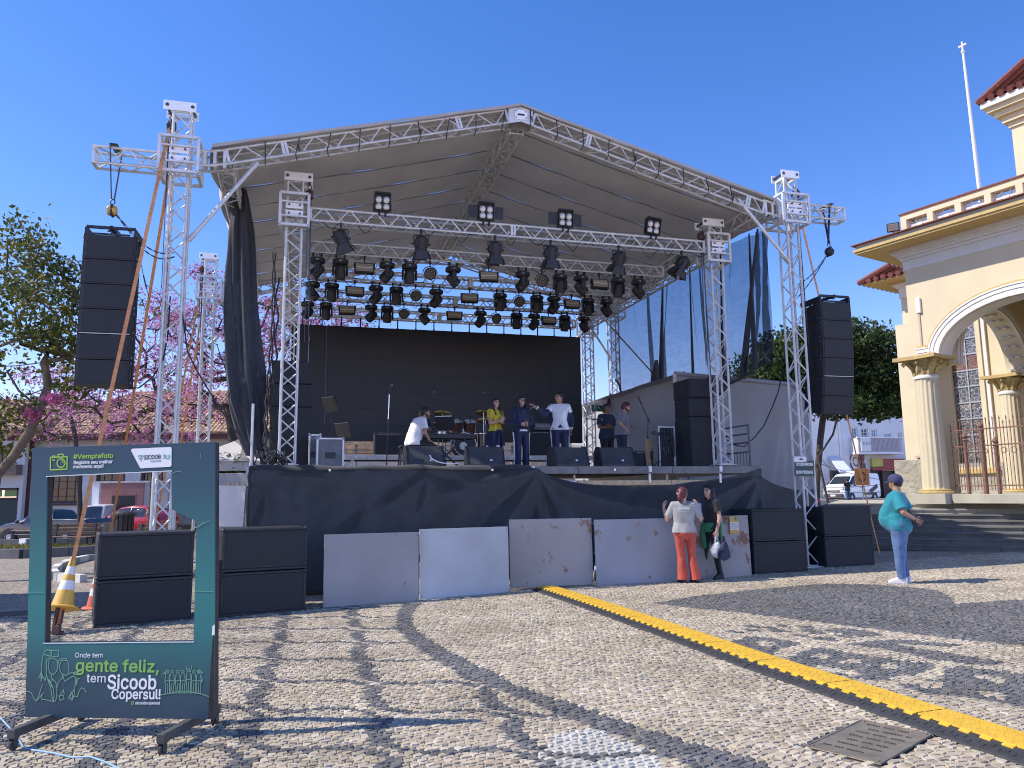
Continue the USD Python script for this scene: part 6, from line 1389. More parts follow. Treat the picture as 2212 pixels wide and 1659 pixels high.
# the neighbour at the far left with the garage door
nb=thing('corner_house','white house at the far left with a dark garage door and green glass panes','house',(hx0-12.6,HD-.6,hz))
X2=lambda x,y=1040:(lambda p:(p[0]-(hx0-12.6),p[2]-hz))(aty(x,y,HD-.6))
gx1,gz1=X2(41,1054)[0],X2(20,1054)[1];gx0=gx1-2.9;ex=X2(62)[0]-.3;nh=X2(20,935)[1]
w2=(X2(-20)[0],X2(20,1010)[1],X2(30)[0],X2(20,962)[1])
wallwith(nb,'wall',ex,nh,[(gx0,0,gx1,gz1),w2],'plaster_white');window(nb,w2,'frame_brown',3,3)
gd=sub('garage_door',nb);obj('leaf',MB().box(((gx0+gx1)/2,.2,gz1*.40),(gx1-gx0,.06,gz1*.80)),'door_green',gd);obj('frame',MB().box((gx1-.07,.12,gz1/2),(.14,.14,gz1)).box(((gx0+gx1)/2,.12,gz1-.06),(gx1-gx0,.14,.12)).box(((gx0+gx1)/2,.12,gz1*.80),(gx1-gx0,.13,.09)),'frame_brown',gd)
for k in range(3):obj('pane',MB().box((gx0+(k+.5)*(gx1-gx0)/3,.17,gz1*.90),((gx1-gx0)/3-.14,.03,gz1*.14)),'pane_green',gd)
obj('ledge',MB().box((ex-1.9,-.25,gz1+1.0),(3.6,.6,.55)),'ledge_brown',nb)
rf=sub('roof',nb);b=MB()
for c_ in range(46):
 x=ex+.8-(c_+.5)*.27
 for r_ in range(11):
  A=[]
  for f,lift in((r_/11,.05),((r_+1.15)/11,0)):
   y=-.8+5.2*f;z=nh+.05+2.3*f+lift
   for a in np.linspace(0,math.pi,4):A.append((x+.085*math.cos(a)*2*.95,y,z+.12*math.sin(a)))
  b.add(A,[[k,k+1,k+5,k+4]for k in range(3)]+[[0,3,2,1]])
tag(obj('roof_tile',b,'roof_tile',rf),kind='stuff');obj('roof_slope',MB().add([(-2,-.8,nh+.02),(ex+.85,-.8,nh+.02),(ex+.85,4.4,nh+2.3),(-2,4.4,nh+2.3),(-2,9.5,nh+.02),(ex+.85,9.5,nh+.02)],[[0,1,2,3],[3,2,5,4]]),'roof_tile',rf)
obj('gable',MB().box((ex-.15,4.4,nh/2),(.3,8,nh)),'plaster_white',nb)
# distant white building glimpsed behind the drum riser and the tiled gable at the right
pm('cream_wall',(.58,.46,.34),.85,0,.08,2);pm('pink_wall',(.50,.30,.22),.85,0,.1,2)
def far_block(name,label,x,y0_,w,d,h,mat,z0=0.,wins=(),roof=None,a=0.):
 t=thing(name,label,'building',(x,y0_,z0),rotz(a));wallwith(t,'wall',w,h,[tuple(q)for q in wins],mat,.25)
 for q in wins:window(t,q,'white_paint',2,2,fw_=.08)
 obj('side_wall',MB().box((-.01,d/2+.25,h/2),(.25,d,h)).box((w+.01,d/2+.25,h/2),(.25,d,h)).box((w/2,d+.2,h/2),(w,.2,h)),mat,t)
 if roof=='gable':obj('roof',MB().add([(-.5,-.5,h),(w+.5,-.5,h),(w+.5,d+.6,h),(-.5,d+.6,h),(w/2,-.5,h+2.2),(w/2,d+.6,h+2.2)],[[0,1,4,4],[3,5,2,2],[0,4,5,3],[1,2,5,4]]),'roof_tile',t)
 else:obj('roof',MB().box((w/2,d/2,h+.1),(w+.5,d+.6,.25)),'cement',t)
 return t
far_block('far_house','sunny cream house seen under the video wall behind the drum kit',-3.6,36,12.5,8,4.4,'cream_wall',0,[(1,1,2.2,2.6),(4.2,1,5.4,2.6),(8.5,1,9.7,2.6)])
far_block('far_house','pink gabled house seen beside the exit sign',6.6,46,8.5,10,5.0,'cream_wall',.3,[(1.0,1.4,2.4,3.4),(4.5,1.0,5.9,3.4)],'gable')
far_block('far_house','low house with a pale wall seen through the bars left of the drum riser',-11.5,39,7.0,8,3.9,'plaster_white',-.2,[(1,1,2.4,2.6),(4,1,5.4,2.6)],'gable')
# telephone pole with cross-arm, wires
pm('pole_grey',(.25,.24,.22),.85,0,.15,4)
pb=aty(1347,1080,40.);pz=aty(1347,975,40.)[2]+.8
po=thing('utility_pole','utility pole with cross-arm and insulators seen beside the exit sign','utility pole',(pb[0],pb[1],.2))
obj('pole',MB().bar((0,0,0),(0,0,pz),.13,8,.10),'pole_grey',po);obj('cross_arm',MB().box((-.4,-.1,pz-.75),(2.3,.09,.11)),'pole_grey',po)
for k in range(4):obj('insulator',MB().lathe([(.03,0),(.05,.03),(.05,.12),(.02,.15),(.001,.15)],8,(-1.4+k*.55,-.1,pz-.7)),'rust',po)
for k in range(4):
 x=pb[0]-1.4+k*.55;t=thing('overhead_wire',['overhead wire on the leftmost insulator of the utility pole','overhead wire on the second insulator of the utility pole','overhead wire on the third insulator of the utility pole','overhead wire on the rightmost insulator of the utility pole'][k],'wire',(0,0,0));obj('wire',MB().tube([(x-14*q,39.9+2.5*q,pz-.35+.2-1.1*4*q*(1-q)*.4+.1*k)for q in np.linspace(0,1,12)],.012,4),'rubber',t)
# ---- cars
pm('car_red',(.45,.015,.02),.28,0,.03,2,coat=.8);pm('car_black',(.012,.013,.016),.25,0,.1,2,coat=.8);pm('car_white',(.72,.72,.71),.3,0,.03,2,coat=.6);flat('car_glass',(.015,.02,.024),.04,0,.7);flat('headlight',(.55,.56,.56),.1,.2,.8);flat('tail_light',(.35,.01,.01),.15);pm('tyre',(.018,.018,.019),.85,0,.2,20);pm('rim',(.42,.43,.44),.35,.8,.1,10);pm('bumper_grey',(.05,.05,.053),.6,0,.15,9);flat('plate_grey',(.55,.52,.42),.4)
def car(name,label,loc,R,S,mat,glass_side,wheels,wr=.30,group=None,ws=None,rw=None,half=.84,extras=None,cat='car',lights=True):
 """S: stations (x, sill z, belt z, top z, half width, half width of the roof); loft along x, front at x = 0."""
 t=thing(name,label,cat,loc,R,group);rings=[]
 for x,zb,zm,zt,wm,wt in S:
  r=[(0,zb),(wm*.86,zb),(wm*.97,zb+.10),(wm,(zb*.55+zm*.45)),(wm*.985,zm),((wm+wt)/2 if zt-zm>.2 else wm*.95,(zm+zt)/2),(wt,zt-.035*(zt>zm+.1)),(wt*.80,zt),(0,zt+.012)]
  rings.append([(x,y,z)for y,z in r]+[(x,-y,z)for y,z in r[-2:0:-1]])
 P=np.array(rings);a,n=P.shape[:2];b=MB();i,j=np.meshgrid(np.arange(a-1),np.arange(n),indexing='ij')
 b.add(P.reshape(-1,3),np.stack([i*n+j,(i+1)*n+j,(i+1)*n+(j+1)%n,i*n+(j+1)%n],-1).reshape(-1,4))
 for e in(0,a-1):
  c=P[e].mean(0);b.add(np.vstack([P[e],c]),[[k,(k+1)%n,n]if e else[(k+1)%n,k,n]for k in range(n)])
 obj('body',b,mat,t,smooth=32)
 def lerp(k,f,r):return P[k][r]*(1-f)+P[k+1][r]*f
 for(k0,f0,k1,f1,lo,hi)in glass_side:
  for sgn in(0,1):
   g=MB();rr=(4,6)if not sgn else(n-4,n-6);pts=[]
   A0,A1=lerp(k0,f0,rr[0]),lerp(k0,f0,rr[1]);B0,B1=lerp(k1,f1,rr[0]),lerp(k1,f1,rr[1]);off=np.array([0,-.012 if sgn else .012,0])
   steps=[(k0,f0)]+[(k,0.)for k in range(k0+1,k1+1)]+([(k1,f1)]if f1>0 else[]);Q=[]
   for k,f in steps:
    lo_,hi_=lerp(min(k,a-2),f if k<a-1 else 1,rr[0]),lerp(min(k,a-2),f if k<a-1 else 1,rr[1]);md=lerp(min(k,a-2),f if k<a-1 else 1,5 if not sgn else n-5)
    Q.append([lo_+(md-lo_)*lo*2+off,md+off,md+(hi_-md)*(hi*2-1)+off])
   g.grid(Q);obj('side_window',g,'car_glass',t)
 for nm,spec in(('windscreen',ws),('rear_window',rw)):
  if spec:
   k,f0,f1=spec;g=MB();Q=[]
   for f in(f0,f1):Q.append([lerp(k,f,r)*np.array([1,.93,1])+np.array([0,0,.014])+np.array([(-.01 if nm=='windscreen' else .01),0,0])for r in(6,7,8,n-7,n-6)])
   g.grid(Q);obj(nm,g,'car_glass',t)
 for x in wheels:
  for sgn in(-1,1):
   w=sub('wheel',t);RR=rotx(math.pi/2);obj('arch',MB().lathe([(.001,-.02),(wr*1.17,-.02),(wr*1.17,.012),(.001,.012)],20).moved(RR,(x,sgn*half,wr+.01)),'rubber',w)
   obj('tyre',MB().lathe([(wr*.62,-.10),(wr*.95,-.10),(wr,-.06),(wr,.06),(wr*.95,.10),(wr*.62,.10)],20).moved(RR,(x,sgn*(half-.06),wr)),'tyre',w,smooth=40)
   obj('rim',MB().lathe([(.001,-.075),(wr*.25,-.085),(wr*.55,-.06),(wr*.64,-.09)]if sgn>0 else[(.001,.075),(wr*.25,.085),(wr*.55,.06),(wr*.64,.09)],14).moved(RR,(x,sgn*(half-.06),wr)),'rim',w)
 if extras:extras(t,P,S)
 return t
def front_bits(w=.62,zl=.62,zp=.42,x0=-.012,L=4.0,zt=.85,mirror=(1.25,.95)):
 def f(t,P,S):
  for s_ in(-1,1):
   obj('headlight',MB().box((.10,s_*w,zl+.04),(.26,.22,.13),roty(-.25)@rotz(s_*-.5),.03),'headlight',t);obj('tail_light',MB().box((L-.10,s_*w*1.02,zt),(.14,.16,.28),None,.03),'tail_light',t)
   obj('mirror',MB().box((mirror[0],s_*.95,mirror[1]),(.10,.18,.13),None,.03),'bumper_grey' if 'black' in str(t.GetPath())else S_mat[0],t)
  obj('grille',MB().box((x0+.01,0,zp-.05),(.06,.95,.16),None,.02),'bumper_grey',t);obj('number_plate',MB().box((x0-.03,0,zp-.03),(.02,.40,.12)),'plate_grey',t);obj('number_plate',MB().box((L+.01,0,zt-.1),(.02,.40,.12)),'plate_grey',t)
  obj('badge',MB().lathe([(.001,0),(.04,0),(.04,.012),(.001,.02)],10,(x0-.005,0,zl+.02),roty(-math.pi/2)),'chrome',t);obj('antenna',MB().bar((1.9,0,zt+.6),(2.3,0,zt+.95),.006,4),'rubber',t)
  for k in(1.35,2.35,3.2):
   for s_ in(-1,1):pass
 return f
S_mat=['car_red']
HATCH=[(0.0,.28,.46,.52,.60,.52),(.10,.20,.60,.68,.74,.66),(.45,.17,.74,.82,.82,.72),(1.0,.17,.84,.93,.85,.76),(1.75,.17,.90,1.43,.855,.58),(2.4,.17,.93,1.50,.86,.60),(3.1,.17,.97,1.46,.855,.58),(3.62,.19,1.0,1.26,.83,.60),(3.90,.26,.86,.96,.76,.66),(3.96,.34,.70,.76,.70,.60)]
cr=gp(272,1163);yw=math.pi-.0;Rc=rotz(-.30)
car('parked_car','red hatchback parked at the kerb with its front to the left',cr+Rc@np.array([-1.75,-.4,.0])+np.array([0,.9,0]),Rc,HATCH,'car_red',[(3,.45,5,.0,.06,.92),(5,.06,6,.45,.06,.92),(6,.55,7,.35,.10,.8)],(.72,3.15),.29,'cars parked along the street',(3,.06,.95),(6,.1,.9),.84,front_bits())
S_mat[0]='car_black'
PICK=[(0.0,.30,.50,.56,.62,.55),(.10,.22,.64,.72,.76,.68),(.5,.19,.78,.86,.82,.74),(1.15,.19,.88,.96,.84,.76),(1.75,.19,.93,1.38,.845,.58),(2.2,.19,.96,1.44,.85,.60),(2.62,.19,.98,1.40,.85,.60),(2.78,.19,.99,1.06,.85,.80),(3.6,.20,1.0,1.05,.85,.80),(4.3,.22,1.0,1.04,.84,.78),(4.40,.34,.80,.88,.78,.72)]
cb=gp(40,1176);Rb=rotz(-.16)
car('black_pickup','black pickup parked at the far left with a white sticker on its windscreen',cb+Rb@np.array([-.95,-.2,0])+np.array([0,.8,0]),Rb,PICK,'car_black',[(3,.5,5,.2,.06,.92),(5,.3,6,.0,.06,.9)],(.80,3.45),.31,'cars parked along the street',(3,.08,.95),(6,.2,.9),.84,lambda t,P,S:(front_bits(L=4.4)(t,P,S),obj('window_sticker',MB().lathe([(.001,0),(.10,0),(.10,.004),(.001,.004)],12,(1.38,.12,1.185),roty(-.9)),'white_paint',t),[obj('trim_strip',MB().box((2.4,s_*.86,z),(3.2,.012,.025)),'rim',t)for s_ in(-1,1)for z in(.42,.58)]))
S_mat[0]='car_white'
CAB=[(0.0,.35,.62,.70,.66,.60),(.08,.28,.80,.90,.80,.72),(.5,.26,.95,1.05,.84,.76),(.9,.26,1.05,1.15,.86,.78),(1.5,.26,1.10,1.78,.86,.64),(1.9,.26,1.12,1.86,.86,.68),(2.45,.26,1.12,1.86,.86,.70),(2.55,.30,1.10,1.80,.85,.70)]
ct=aty(128,1130,40.0);Rt=rotz(.05)
pm('trailer_red',(.28,.13,.115),.5,.2,.12,4);pm('trailer_grey',(.36,.35,.35),.5,.3,.12,3)
car('white_truck','white pickup truck cab half hidden behind the black pickup',(ct[0],40.0,-.55),Rt,CAB,'car_white',[(3,.5,6,.0,.06,.92)],(.75,),.34,'cars parked along the street',(3,.1,.95),None,.85,lambda t,P,S:([obj('mirror',MB().box((1.15,s_*.98,1.25),(.1,.16,.22),None,.03),'bumper_grey',t)for s_ in(-1,1)],obj('fuel_cap',MB().lathe([(.001,0),(.09,0),(.09,.01),(.001,.01)],12,(2.45,-.87,.9),rotx(math.pi/2)),'rubber',t),obj('bumper',MB().box((-.03,0,.45),(.12,1.5,.22),None,.04),'bumper_grey',t)),'truck')
tx0,tx1=aty(208,1050,41.)[0],aty(372,1050,41.)[0];tzt,tzb=aty(280,1040,41.)[2],-.5
tr_=thing('food_trailer','box trailer with a dusty red side and a dark serving hatch behind the red car','trailer',(tx0,40.6,tzb))
w_,h_=tx1-tx0,tzt-tzb
obj('box',MB().box((w_/2,1.1,.55+(h_-.55)/2),(w_,2.2,h_-.55),None,.04),'trailer_grey',tr_);obj('side_panel',MB().box((w_*.40,-.012,.60+(h_-.65)/2),(w_*.56,.03,h_-.75),None,.006),'trailer_red',tr_);obj('front_panel',MB().box((w_*.055,-.014,.60+(h_-.65)/2),(w_*.09,.03,h_-.7),None,.006),'white_paint',tr_)
obj('hatch',MB().box((w_*.42,-.03,h_*.62),(w_*.30,.02,h_*.26),None,.004),'rubber',tr_);obj('hatch_frame',MB().box((w_*.42,-.028,h_*.765),(w_*.33,.03,.06)).box((w_*.42,-.028,h_*.475),(w_*.33,.03,.06)),'trailer_red',tr_);obj('roof_edge',MB().box((w_/2,-.02,h_-.03),(w_+.06,.08,.09)),'aluminium_worn',tr_)
for k in range(2):obj('wheel',MB().lathe([(.001,-.1),(.30,-.1),(.34,-.06),(.34,.06),(.30,.1),(.001,.1)],16).moved(rotx(math.pi/2),(w_*(.55+.2*k),.05,.34)),'tyre',tr_,smooth=40)
# ---- the green strip, kerbs, bin, benches
pm('grass_soil',(.10,.10,.035),.95,0,.35,6)
kn=[gp(*p)[:2]for p in((-160,1207),(60,1206),(240,1196),(330,1190))];kf=[gp(*p)[:2]for p in((330,1178),(240,1182),(100,1184),(-160,1186))]
bed=Polygon([*kn,*kf])
tag(obj('verge',slab(bed,-.05,.10),'grass_soil'),kind='structure')
rg=np.random.default_rng(3);N=9000;bx=rg.uniform(bed.bounds[0],bed.bounds[2],N);by=rg.uniform(bed.bounds[1],bed.bounds[3],N);ok=shapely.contains_xy(bed.buffer(-.1),bx,by);bx,by=bx[ok],by[ok];n=len(bx)
a=rg.uniform(0,6.28,n);hgt=rg.uniform(.06,.16,n);V=np.stack([np.stack([bx-.03*np.cos(a),by-.03*np.sin(a),G(bx)+.1],1),np.stack([bx+.03*np.cos(a),by+.03*np.sin(a),G(bx)+.1],1),np.stack([bx+.06*np.sin(a),by+.06*np.cos(a),G(bx)+.1+hgt],1)],1).reshape(-1,3)
tag(obj('grass',(V,np.arange(3*n).reshape(-1,3)),'leaf',tone=np.repeat(np.array([(.16,.15,.04),(.12,.13,.035),(.22,.18,.06)])[rg.integers(0,3,n)],3,0)),'short yellowish grass on the strip beside the parked cars','grass',None,'stuff')
def kerb(label,pts,w,h,mat,name='kerb',seg=1.2):
 t=thing(name,label,'kerb',(0,0,0));L=LineString(pts);n=max(1,int(L.length/seg))
 for k in range(n):
  p,q=L.interpolate(k/n,True).coords[0],L.interpolate((k+1)/n,True).coords[0];g=LineString([p,q]).buffer(w/2,cap_style=2);obj('kerb_stone',slab(g,-.05,h),mat if not isinstance(mat,tuple)else mat[k%len(mat)],t)
kerb('low dark kerb along the near side of the grass strip',kn,.35,.28,'kerb_dark');kerb('low dark kerb wall between the grass strip and the parked cars',[gp(*p)[:2]for p in((-160,1186),(40,1184),(46,1184))],.25,.34,'kerb_dark');kerb('low grey kerb wall right of the white end stone by the cars',[gp(*p)[:2]for p in((62,1184),(150,1182),(330,1176))],.25,.34,'kerb_dark')
kerb('white painted end stone of the kerb wall',[gp(*p)[:2]for p in((47,1184),(61,1184))],.28,.36,'white_paint','end_stone')
ck_=[gp(*p)[:2]for p in((240,1206),(190,1210),(150,1220),(122,1234),(113,1245),(122,1254),(150,1259),(180,1258))]
kerb('curved pale kerb of a tree bed seen through the photo frame',ck_,.16,.16,('kerb_stone','plaster_white'),'bed_kerb',.8)
pm('slat_brown',(.12,.075,.05),.7,0,.25,8);pm('bin_dark',(.03,.027,.025),.6,0,.2,12)
bn_=gp(262,1196);bs=np.linalg.norm(bn_-EYEP)/F
tb_=thing('litter_bin','dark slatted litter bin on a post before the red car','litter bin',bn_);hz_=bs*76;hb=bs*42;rb=bs*18
for k in range(14):a=k*2*math.pi/14;obj('slat',MB().box((rb*math.cos(a),rb*math.sin(a),hz_-hb/2-.05),(.02,rb*.36,hb),rotz(a)),'bin_dark',tb_)
obj('lid',MB().lathe([(.001,hz_+.06),(rb*.9,hz_+.05),(rb*1.25,hz_-.02),(rb*1.25,hz_-.09),(rb*.9,hz_-.08)],16),'bin_dark',tb_);obj('post',MB().bar((0,0,0),(0,0,hz_-hb),.04,8),'bin_dark',tb_);obj('liner',MB().lathe([(.001,hz_-hb-.04),(rb*.9,hz_-hb-.04),(rb*.9,hz_-.1)],14),'rubber',tb_)
def bench(label,x,y,wpx,a):
 p=gp(x,y);k=np.linalg.norm(p-EYEP)/F;w=wpx*k;t=thing('park_bench',label,'bench',p,rotz(a),'brown park benches by the parked cars')
 for q in range(4):obj('seat_slat',MB().box((0,-.20+q*.13,.44),(w,.10,.035),None,.008),'slat_brown',t)
 for q in range(3):obj('back_slat',MB().box((0,.30+q*.03,.56+q*.14),(w,.03,.11),None,.008),'slat_brown',t)
 for s_ in(-1,1):obj('leg',MB().beam((s_*w*.4,-.2,0),(s_*w*.4,-.18,.42),.06,.06).beam((s_*w*.4,.22,0),(s_*w*.4,.36,.9),.06,.06).box((s_*w*.4,.02,.41),(.06,.5,.05)),'bin_dark',t)
bench('brown slatted bench in front of the red car',330,1190,92,-.1);bench('brown slatted bench before the black pickup',150,1186,90,.0)
# ---- tents and the grey hoarding left of the stage
def tent(label,c,s,h0,h1,a=0.):
 t=thing('pavilion_tent',label,'tent',c,rotz(a),'white pavilion tents')
 P=[];n=12
 for q in np.linspace(0,1,n):r=s/2*(1-q)**1.35+.03;P.append([(r*x,r*y,h0+(h1-h0)*q**1.0)for x,y in((-1,-1),(0,-1.0),(1,-1),(1.0,0),(1,1),(0,1.0),(-1,1),(-1.0,0),(-1,-1))])
 obj('roof',MB().grid(P),'canvas',t,smooth=20);b=MB()
 for x0,y0,x1,y1 in((-1,-1,1,-1),(1,-1,1,1),(1,1,-1,1),(-1,1,-1,-1)):b.add([(x0*s/2,y0*s/2,h0),(x1*s/2,y1*s/2,h0),(x1*s/2,y1*s/2,h0-.25),(x0*s/2,y0*s/2,h0-.25)],[[0,1,2,3]])
 obj('valance',b,'canvas',t)
 for x in(-1,1):
  for y in(-1,1):obj('leg',MB().bar((x*s/2*.97,y*s/2*.97,0),(x*s/2*.97,y*s/2*.97,h0),.03,6),'white_paint',t)
 b=MB()
 for x0,y0,x1,y1 in((-1,-1,1,-1),(1,-1,1,1),(1,1,-1,1),(-1,1,-1,-1)):b.bar((x0*s/2*.97,y0*s/2*.97,h0-.03),(x1*s/2*.97,y1*s/2*.97,h0-.03),.025,5)
 obj('frame',b,'aluminium_worn',t)
tp=aty(552,1000,21.);tent('white pavilion tent with a pointed roof left of the stage',(tp[0],21.,G(tp[0])),3.2,aty(500,996,19.5)[2]-G(tp[0]),aty(545,935,21.)[2]-G(tp[0])+.1,.1)
tent('white pavilion tent just outside the left edge of the view, shading the paving',(-11.7,12.4,G(-11)),3.6,3.4,4.7,.0)
pm('hoarding',(.40,.41,.42),.6,.1,.06,2.5)
hx_a,hx_b=aty(468,1080,18.3),aty(556,1080,18.3);htop=aty(500,1022,18.3)[2]
hb_=thing('hoarding','grey metal hoarding with a lighter sheet hung on it, left of the stage skirt','hoarding',(hx_a[0],18.3,G(hx_a[0])))
hw,hh=hx_b[0]-hx_a[0],htop-G(hx_a[0])
for i in range(2):
 for j in range(3):obj('panel',MB().box((hw*(.12 if i==0 else .62),0,hh*(.14,.42,.71)[j]),(hw*(.23 if i==0 else .75),.03,hh*.27),None,.004),'hoarding',hb_)
obj('top_rail',MB().box((hw/2,-.03,hh*.93),(hw,.06,hh*.14),None,.006),'hoarding',hb_)
obj('hung_sheet',MB().box((hw*.36,-.055,hh*.66),(hw*.70,.012,hh*.42),roty(.03),.002),'white_paint',hb_)
for k in range(4):obj('clip',MB().box((hw*(.3+.12*k),-.075,hh*.885),(.015,.02,.05)),'brass',hb_)
# shrub behind the hoarding
V_,F_,T_=leaves(np.random.default_rng(8),blob(np.random.default_rng(9),60,(0,0,0),(.95,.5,.35),.2),1800,.12,.12,GRN)
sp=thing('shrub','green shrub under the tent roof behind the grey hoarding','shrub',aty(505,1012,20.));tag(obj('foliage',(V_,F_),'leaf',sp,tone=T_),kind='stuff')
for k in range(5):obj('stem',MB().bar((-.5+k*.25,0,-1.9),(-.6+k*.3,.05,.2),.02,5),'bark',sp)
# ==== the church at the right
pm('church_cream',(.60,.51,.34),.85,0,.05,1.2,.08,40);pm('church_white',(.64,.62,.57),.8,0,.05,3);pm('church_ochre',(.50,.35,.14),.8,0,.08,4);pm('church_gold',(.46,.33,.13),.75,0,.12,7);pm('capital_gold',(.46,.35,.14),.75,0,.15,9,.3,40)
pm('column_cream',(.58,.50,.34),.8,0,.06,3,.1,60);pm('rough_stone',(.34,.31,.25),.95,0,.2,2.2,1.,5.,dist=.08);pm('step_light',(.40,.37,.29),.85,0,.15,1.3,.25,40);pm('step_dark',(.15,.145,.13),.85,0,.25,1.5,.25,40);pm('tile_red',(.17,.05,.04),.8,0,.3,9);pm('pink_trim',(.50,.38,.33),.8,0,.1,4)
pm('fence_rust',(.20,.105,.075),.75,.1,.25,14,.2,60);pm('ornament',(.62,.61,.60),.8,0,.05,6)
CA=math.radians(-32);cf=np.array([math.sin(CA),math.cos(CA),0]);cn=np.array([-cf[1],cf[0],0])
E1,E2=-cf,-cn;C0=aty(2043,1062,21.0)-cn*.45;C0[2]=0
RC=np.column_stack([E1,E2,[0,0,1.]])
def CP(x,y,d=0.):
 p=onplane(x,y,C0+E2*d,cn)-C0;return np.array([p@E1,p[2]])
ch=thing('church','cream church porch with arches, fluted columns and an ornamental parapet at the right edge','church',C0,RC)
FLR=1.24;PL_=1.50
def CX(pts,K):return[CP(*q)for q in crop(*K,pts)]
KA=((2200,700),5.53)
inner=CX([(845,1060),(870,900),(960,740),(1080,600),(1250,450),(1450,340),(1600,295),(1750,280)],KA)
apex=inner[-1];si=inner[0][0];sc=max(apex[0]+.35,si+1.75)
zi=inner[0][1];zt_=apex[1]+.06
def archpts(e,n=25,zlow=None):
 a=np.linspace(math.pi,0,n);return[(sc+(sc-si+e)*math.cos(q),zi+(zt_-zi+e)*math.sin(q))for q in a]
sR=2*sc-si;SW=sR+1.4
ZF=8.0
A_in=archpts(0.)
hole=Polygon([(si,0),*A_in,(sR,0)])
PX0=-.88
def fr2(d0):return frame((0,d0,0),(1,0,0),(0,0,1),(0,-1,0))
obj('wall',MB().prism(Polygon([(PX0,PL_),(SW,PL_),(SW,ZF+.3),(PX0,ZF+.3)]).difference(hole).difference(sbox(si-.34,PL_,sR+.34,zi-.02)),.55,fr2(.55)),'church_cream',ch)
obj('pier',MB().box2((PX0,.56,PL_),(si-.35,1.05,ZF)),'church_cream',ch);obj('pier',MB().box2((sR+.35,.56,PL_),(SW,1.05,ZF)),'church_cream',ch)
# moulded white archivolt: bands stepping outwards, with little returns at the springing
for k,(e0,e1,dp,m)in enumerate(((0.02,.13,.10,'church_white'),(.135,.185,.075,'church_white'),(.19,.24,.095,'church_white'),(.245,.30,.07,'church_white'),(.305,.35,.09,'church_white'),(.355,.41,.05,'church_ochre'))):
 g=Polygon(archpts(e1)+[(sR+e1,zi-.001),(sR+e0,zi-.001)]+archpts(e0)[::-1]+[(si-e0,zi-.001),(si-e1,zi-.001)]).buffer(0)
 obj('arch_moulding',MB().prism(g,dp,fr2(-.002)),m,ch)
 if k:z_=zi+.02+(e0)*.95;obj('spring_moulding',MB().box2((PX0+.18,-dp,z_-.02),(si-e1+.02,-.002,z_+(e1-e0)*.95-.02)),m,ch)
obj('soffit',MB().grid([[(x,y,z)for y in(.0,.56)]for x,z in archpts(-.004)]),'church_white',ch,smooth=True)
for u0 in(PX0+.30,):obj('pilaster_line',MB().box2((u0,-.035,PL_),(u0+.05,-.002,6.9)),'pink_trim',ch)
obj('pilaster_lamp',MB().box2((u0-.03,-.07,6.65),(u0+.11,-.002,7.1),.01),'church_white',ch)
# stone plinth
for a,b_,y in((PX0-.05,si-.30,-.10),):
 obj('stone_plinth',MB().box2((a,y,FLR-.2),(b_-.34,1.1,PL_+1.0),.02),'rough_stone',ch);obj('plinth_band',MB().box2((a-.03,y-.03,PL_+1.0),(b_-.32,1.1,PL_+1.08),.01),'pink_trim',ch)
 obj('stone_plinth',MB().box2((a-1.2,.7,FLR-.2),(a-.002,1.8,PL_+1.0),.02),'rough_stone',ch)
# frieze and cornice
W0=PX0-.02
def run(name,z0,z1,out,mat,x0=None):
 b=MB();x0=W0-out;b.box2((x0,-out,z0),(SW+.6,.55,z1));b.box2((x0,.551,z0),(PX0+.6,6.2,z1));obj(name,b,mat,ch)
run('frieze',ZF,ZF+.28,.015,'church_white');
for k,(z0,z1,o)in enumerate(((ZF+.28,ZF+.37,.06),(ZF+.37,ZF+.45,.12),(ZF+.45,ZF+.50,.17),(ZF+.50,ZF+.60,.24))):run('cornice_moulding',z0,z1,o,'church_white')
run('soffit_board',ZF+.60,ZF+.66,.92,'church_ochre');run('fascia',ZF+.66,ZF+.74,.96,'church_gold');run('roof_edge',ZF+.74,ZF+.86,.90,'cement');run('tile_edge',ZF+.86,ZF+.89,1.00,'tile_red')
# parapet with five openings and cast ornaments
zp0,zp1=ZF+.89,9.68
pa=sub('parapet',ch);bx0=CP(1945,467)[0];bays=6;pw=.50;bw=.86
posts=MB();x=bx0
obj('rail',MB().box2((bx0,-.02,zp1-.17),(SW+.4,.28,zp1)),'church_cream',pa);obj('coping',MB().box2((bx0-.03,-.06,zp1),(SW+.4,.32,zp1+.04)),'tile_red',pa)
rail_lo=zp0+.30
for k in range(bays):
 obj('post',MB().box2((x,-.02,zp0),(x+.17,.28,zp1-.17)),'church_cream',pa);x+=.17
 obj('low_wall',MB().box2((x,.05,zp0),(x+.62,.28,rail_lo)),'church_cream',pa)
 o=MB();cx=x+.31;zc=(rail_lo+zp1-.17)/2;hh_=zp1-.17-rail_lo
 o.tube([(cx+.15*math.cos(a),.16,zc+.03+.17*math.sin(a))for a in np.linspace(0,2*math.pi,17)],.028,6)
 o.box2((x,.12,zc-.05),(x+.62,.20,zc+.035));o.add(*(lambda m:(np.array(m.vertices),np.array(m.faces)))(hull([(cx+q*r_,.16+y,zc+z)for q in(-1,1)for r_,z in((.07,.05),(.04,-.10),(.09,-.02))for y in(-.05,.05)])))
 for q in(-1,1):
  for j in range(4):o.beam((cx+q*.29,.16,rail_lo+(.0 if j<2 else hh_)),(cx+q*(.29-.09+.07*(j%2)),.16,zc+(-.06 if j<2 else .06)),.035,.03)
  o.tube([(cx+q*(.17+.05*math.cos(a)),.15,zc-.14+.05*math.sin(a))for a in np.linspace(0,5,9)],.018,5)
 obj('ornament',o,'ornament',pa);x+=.62
obj('post',MB().box2((x,-.02,zp0),(x+.17,.28,zp1-.17)),'church_cream',pa)
obj('side_parapet',MB().box2((bx0,.29,zp0),(bx0+.25,5.8,zp1)),'church_cream',pa)
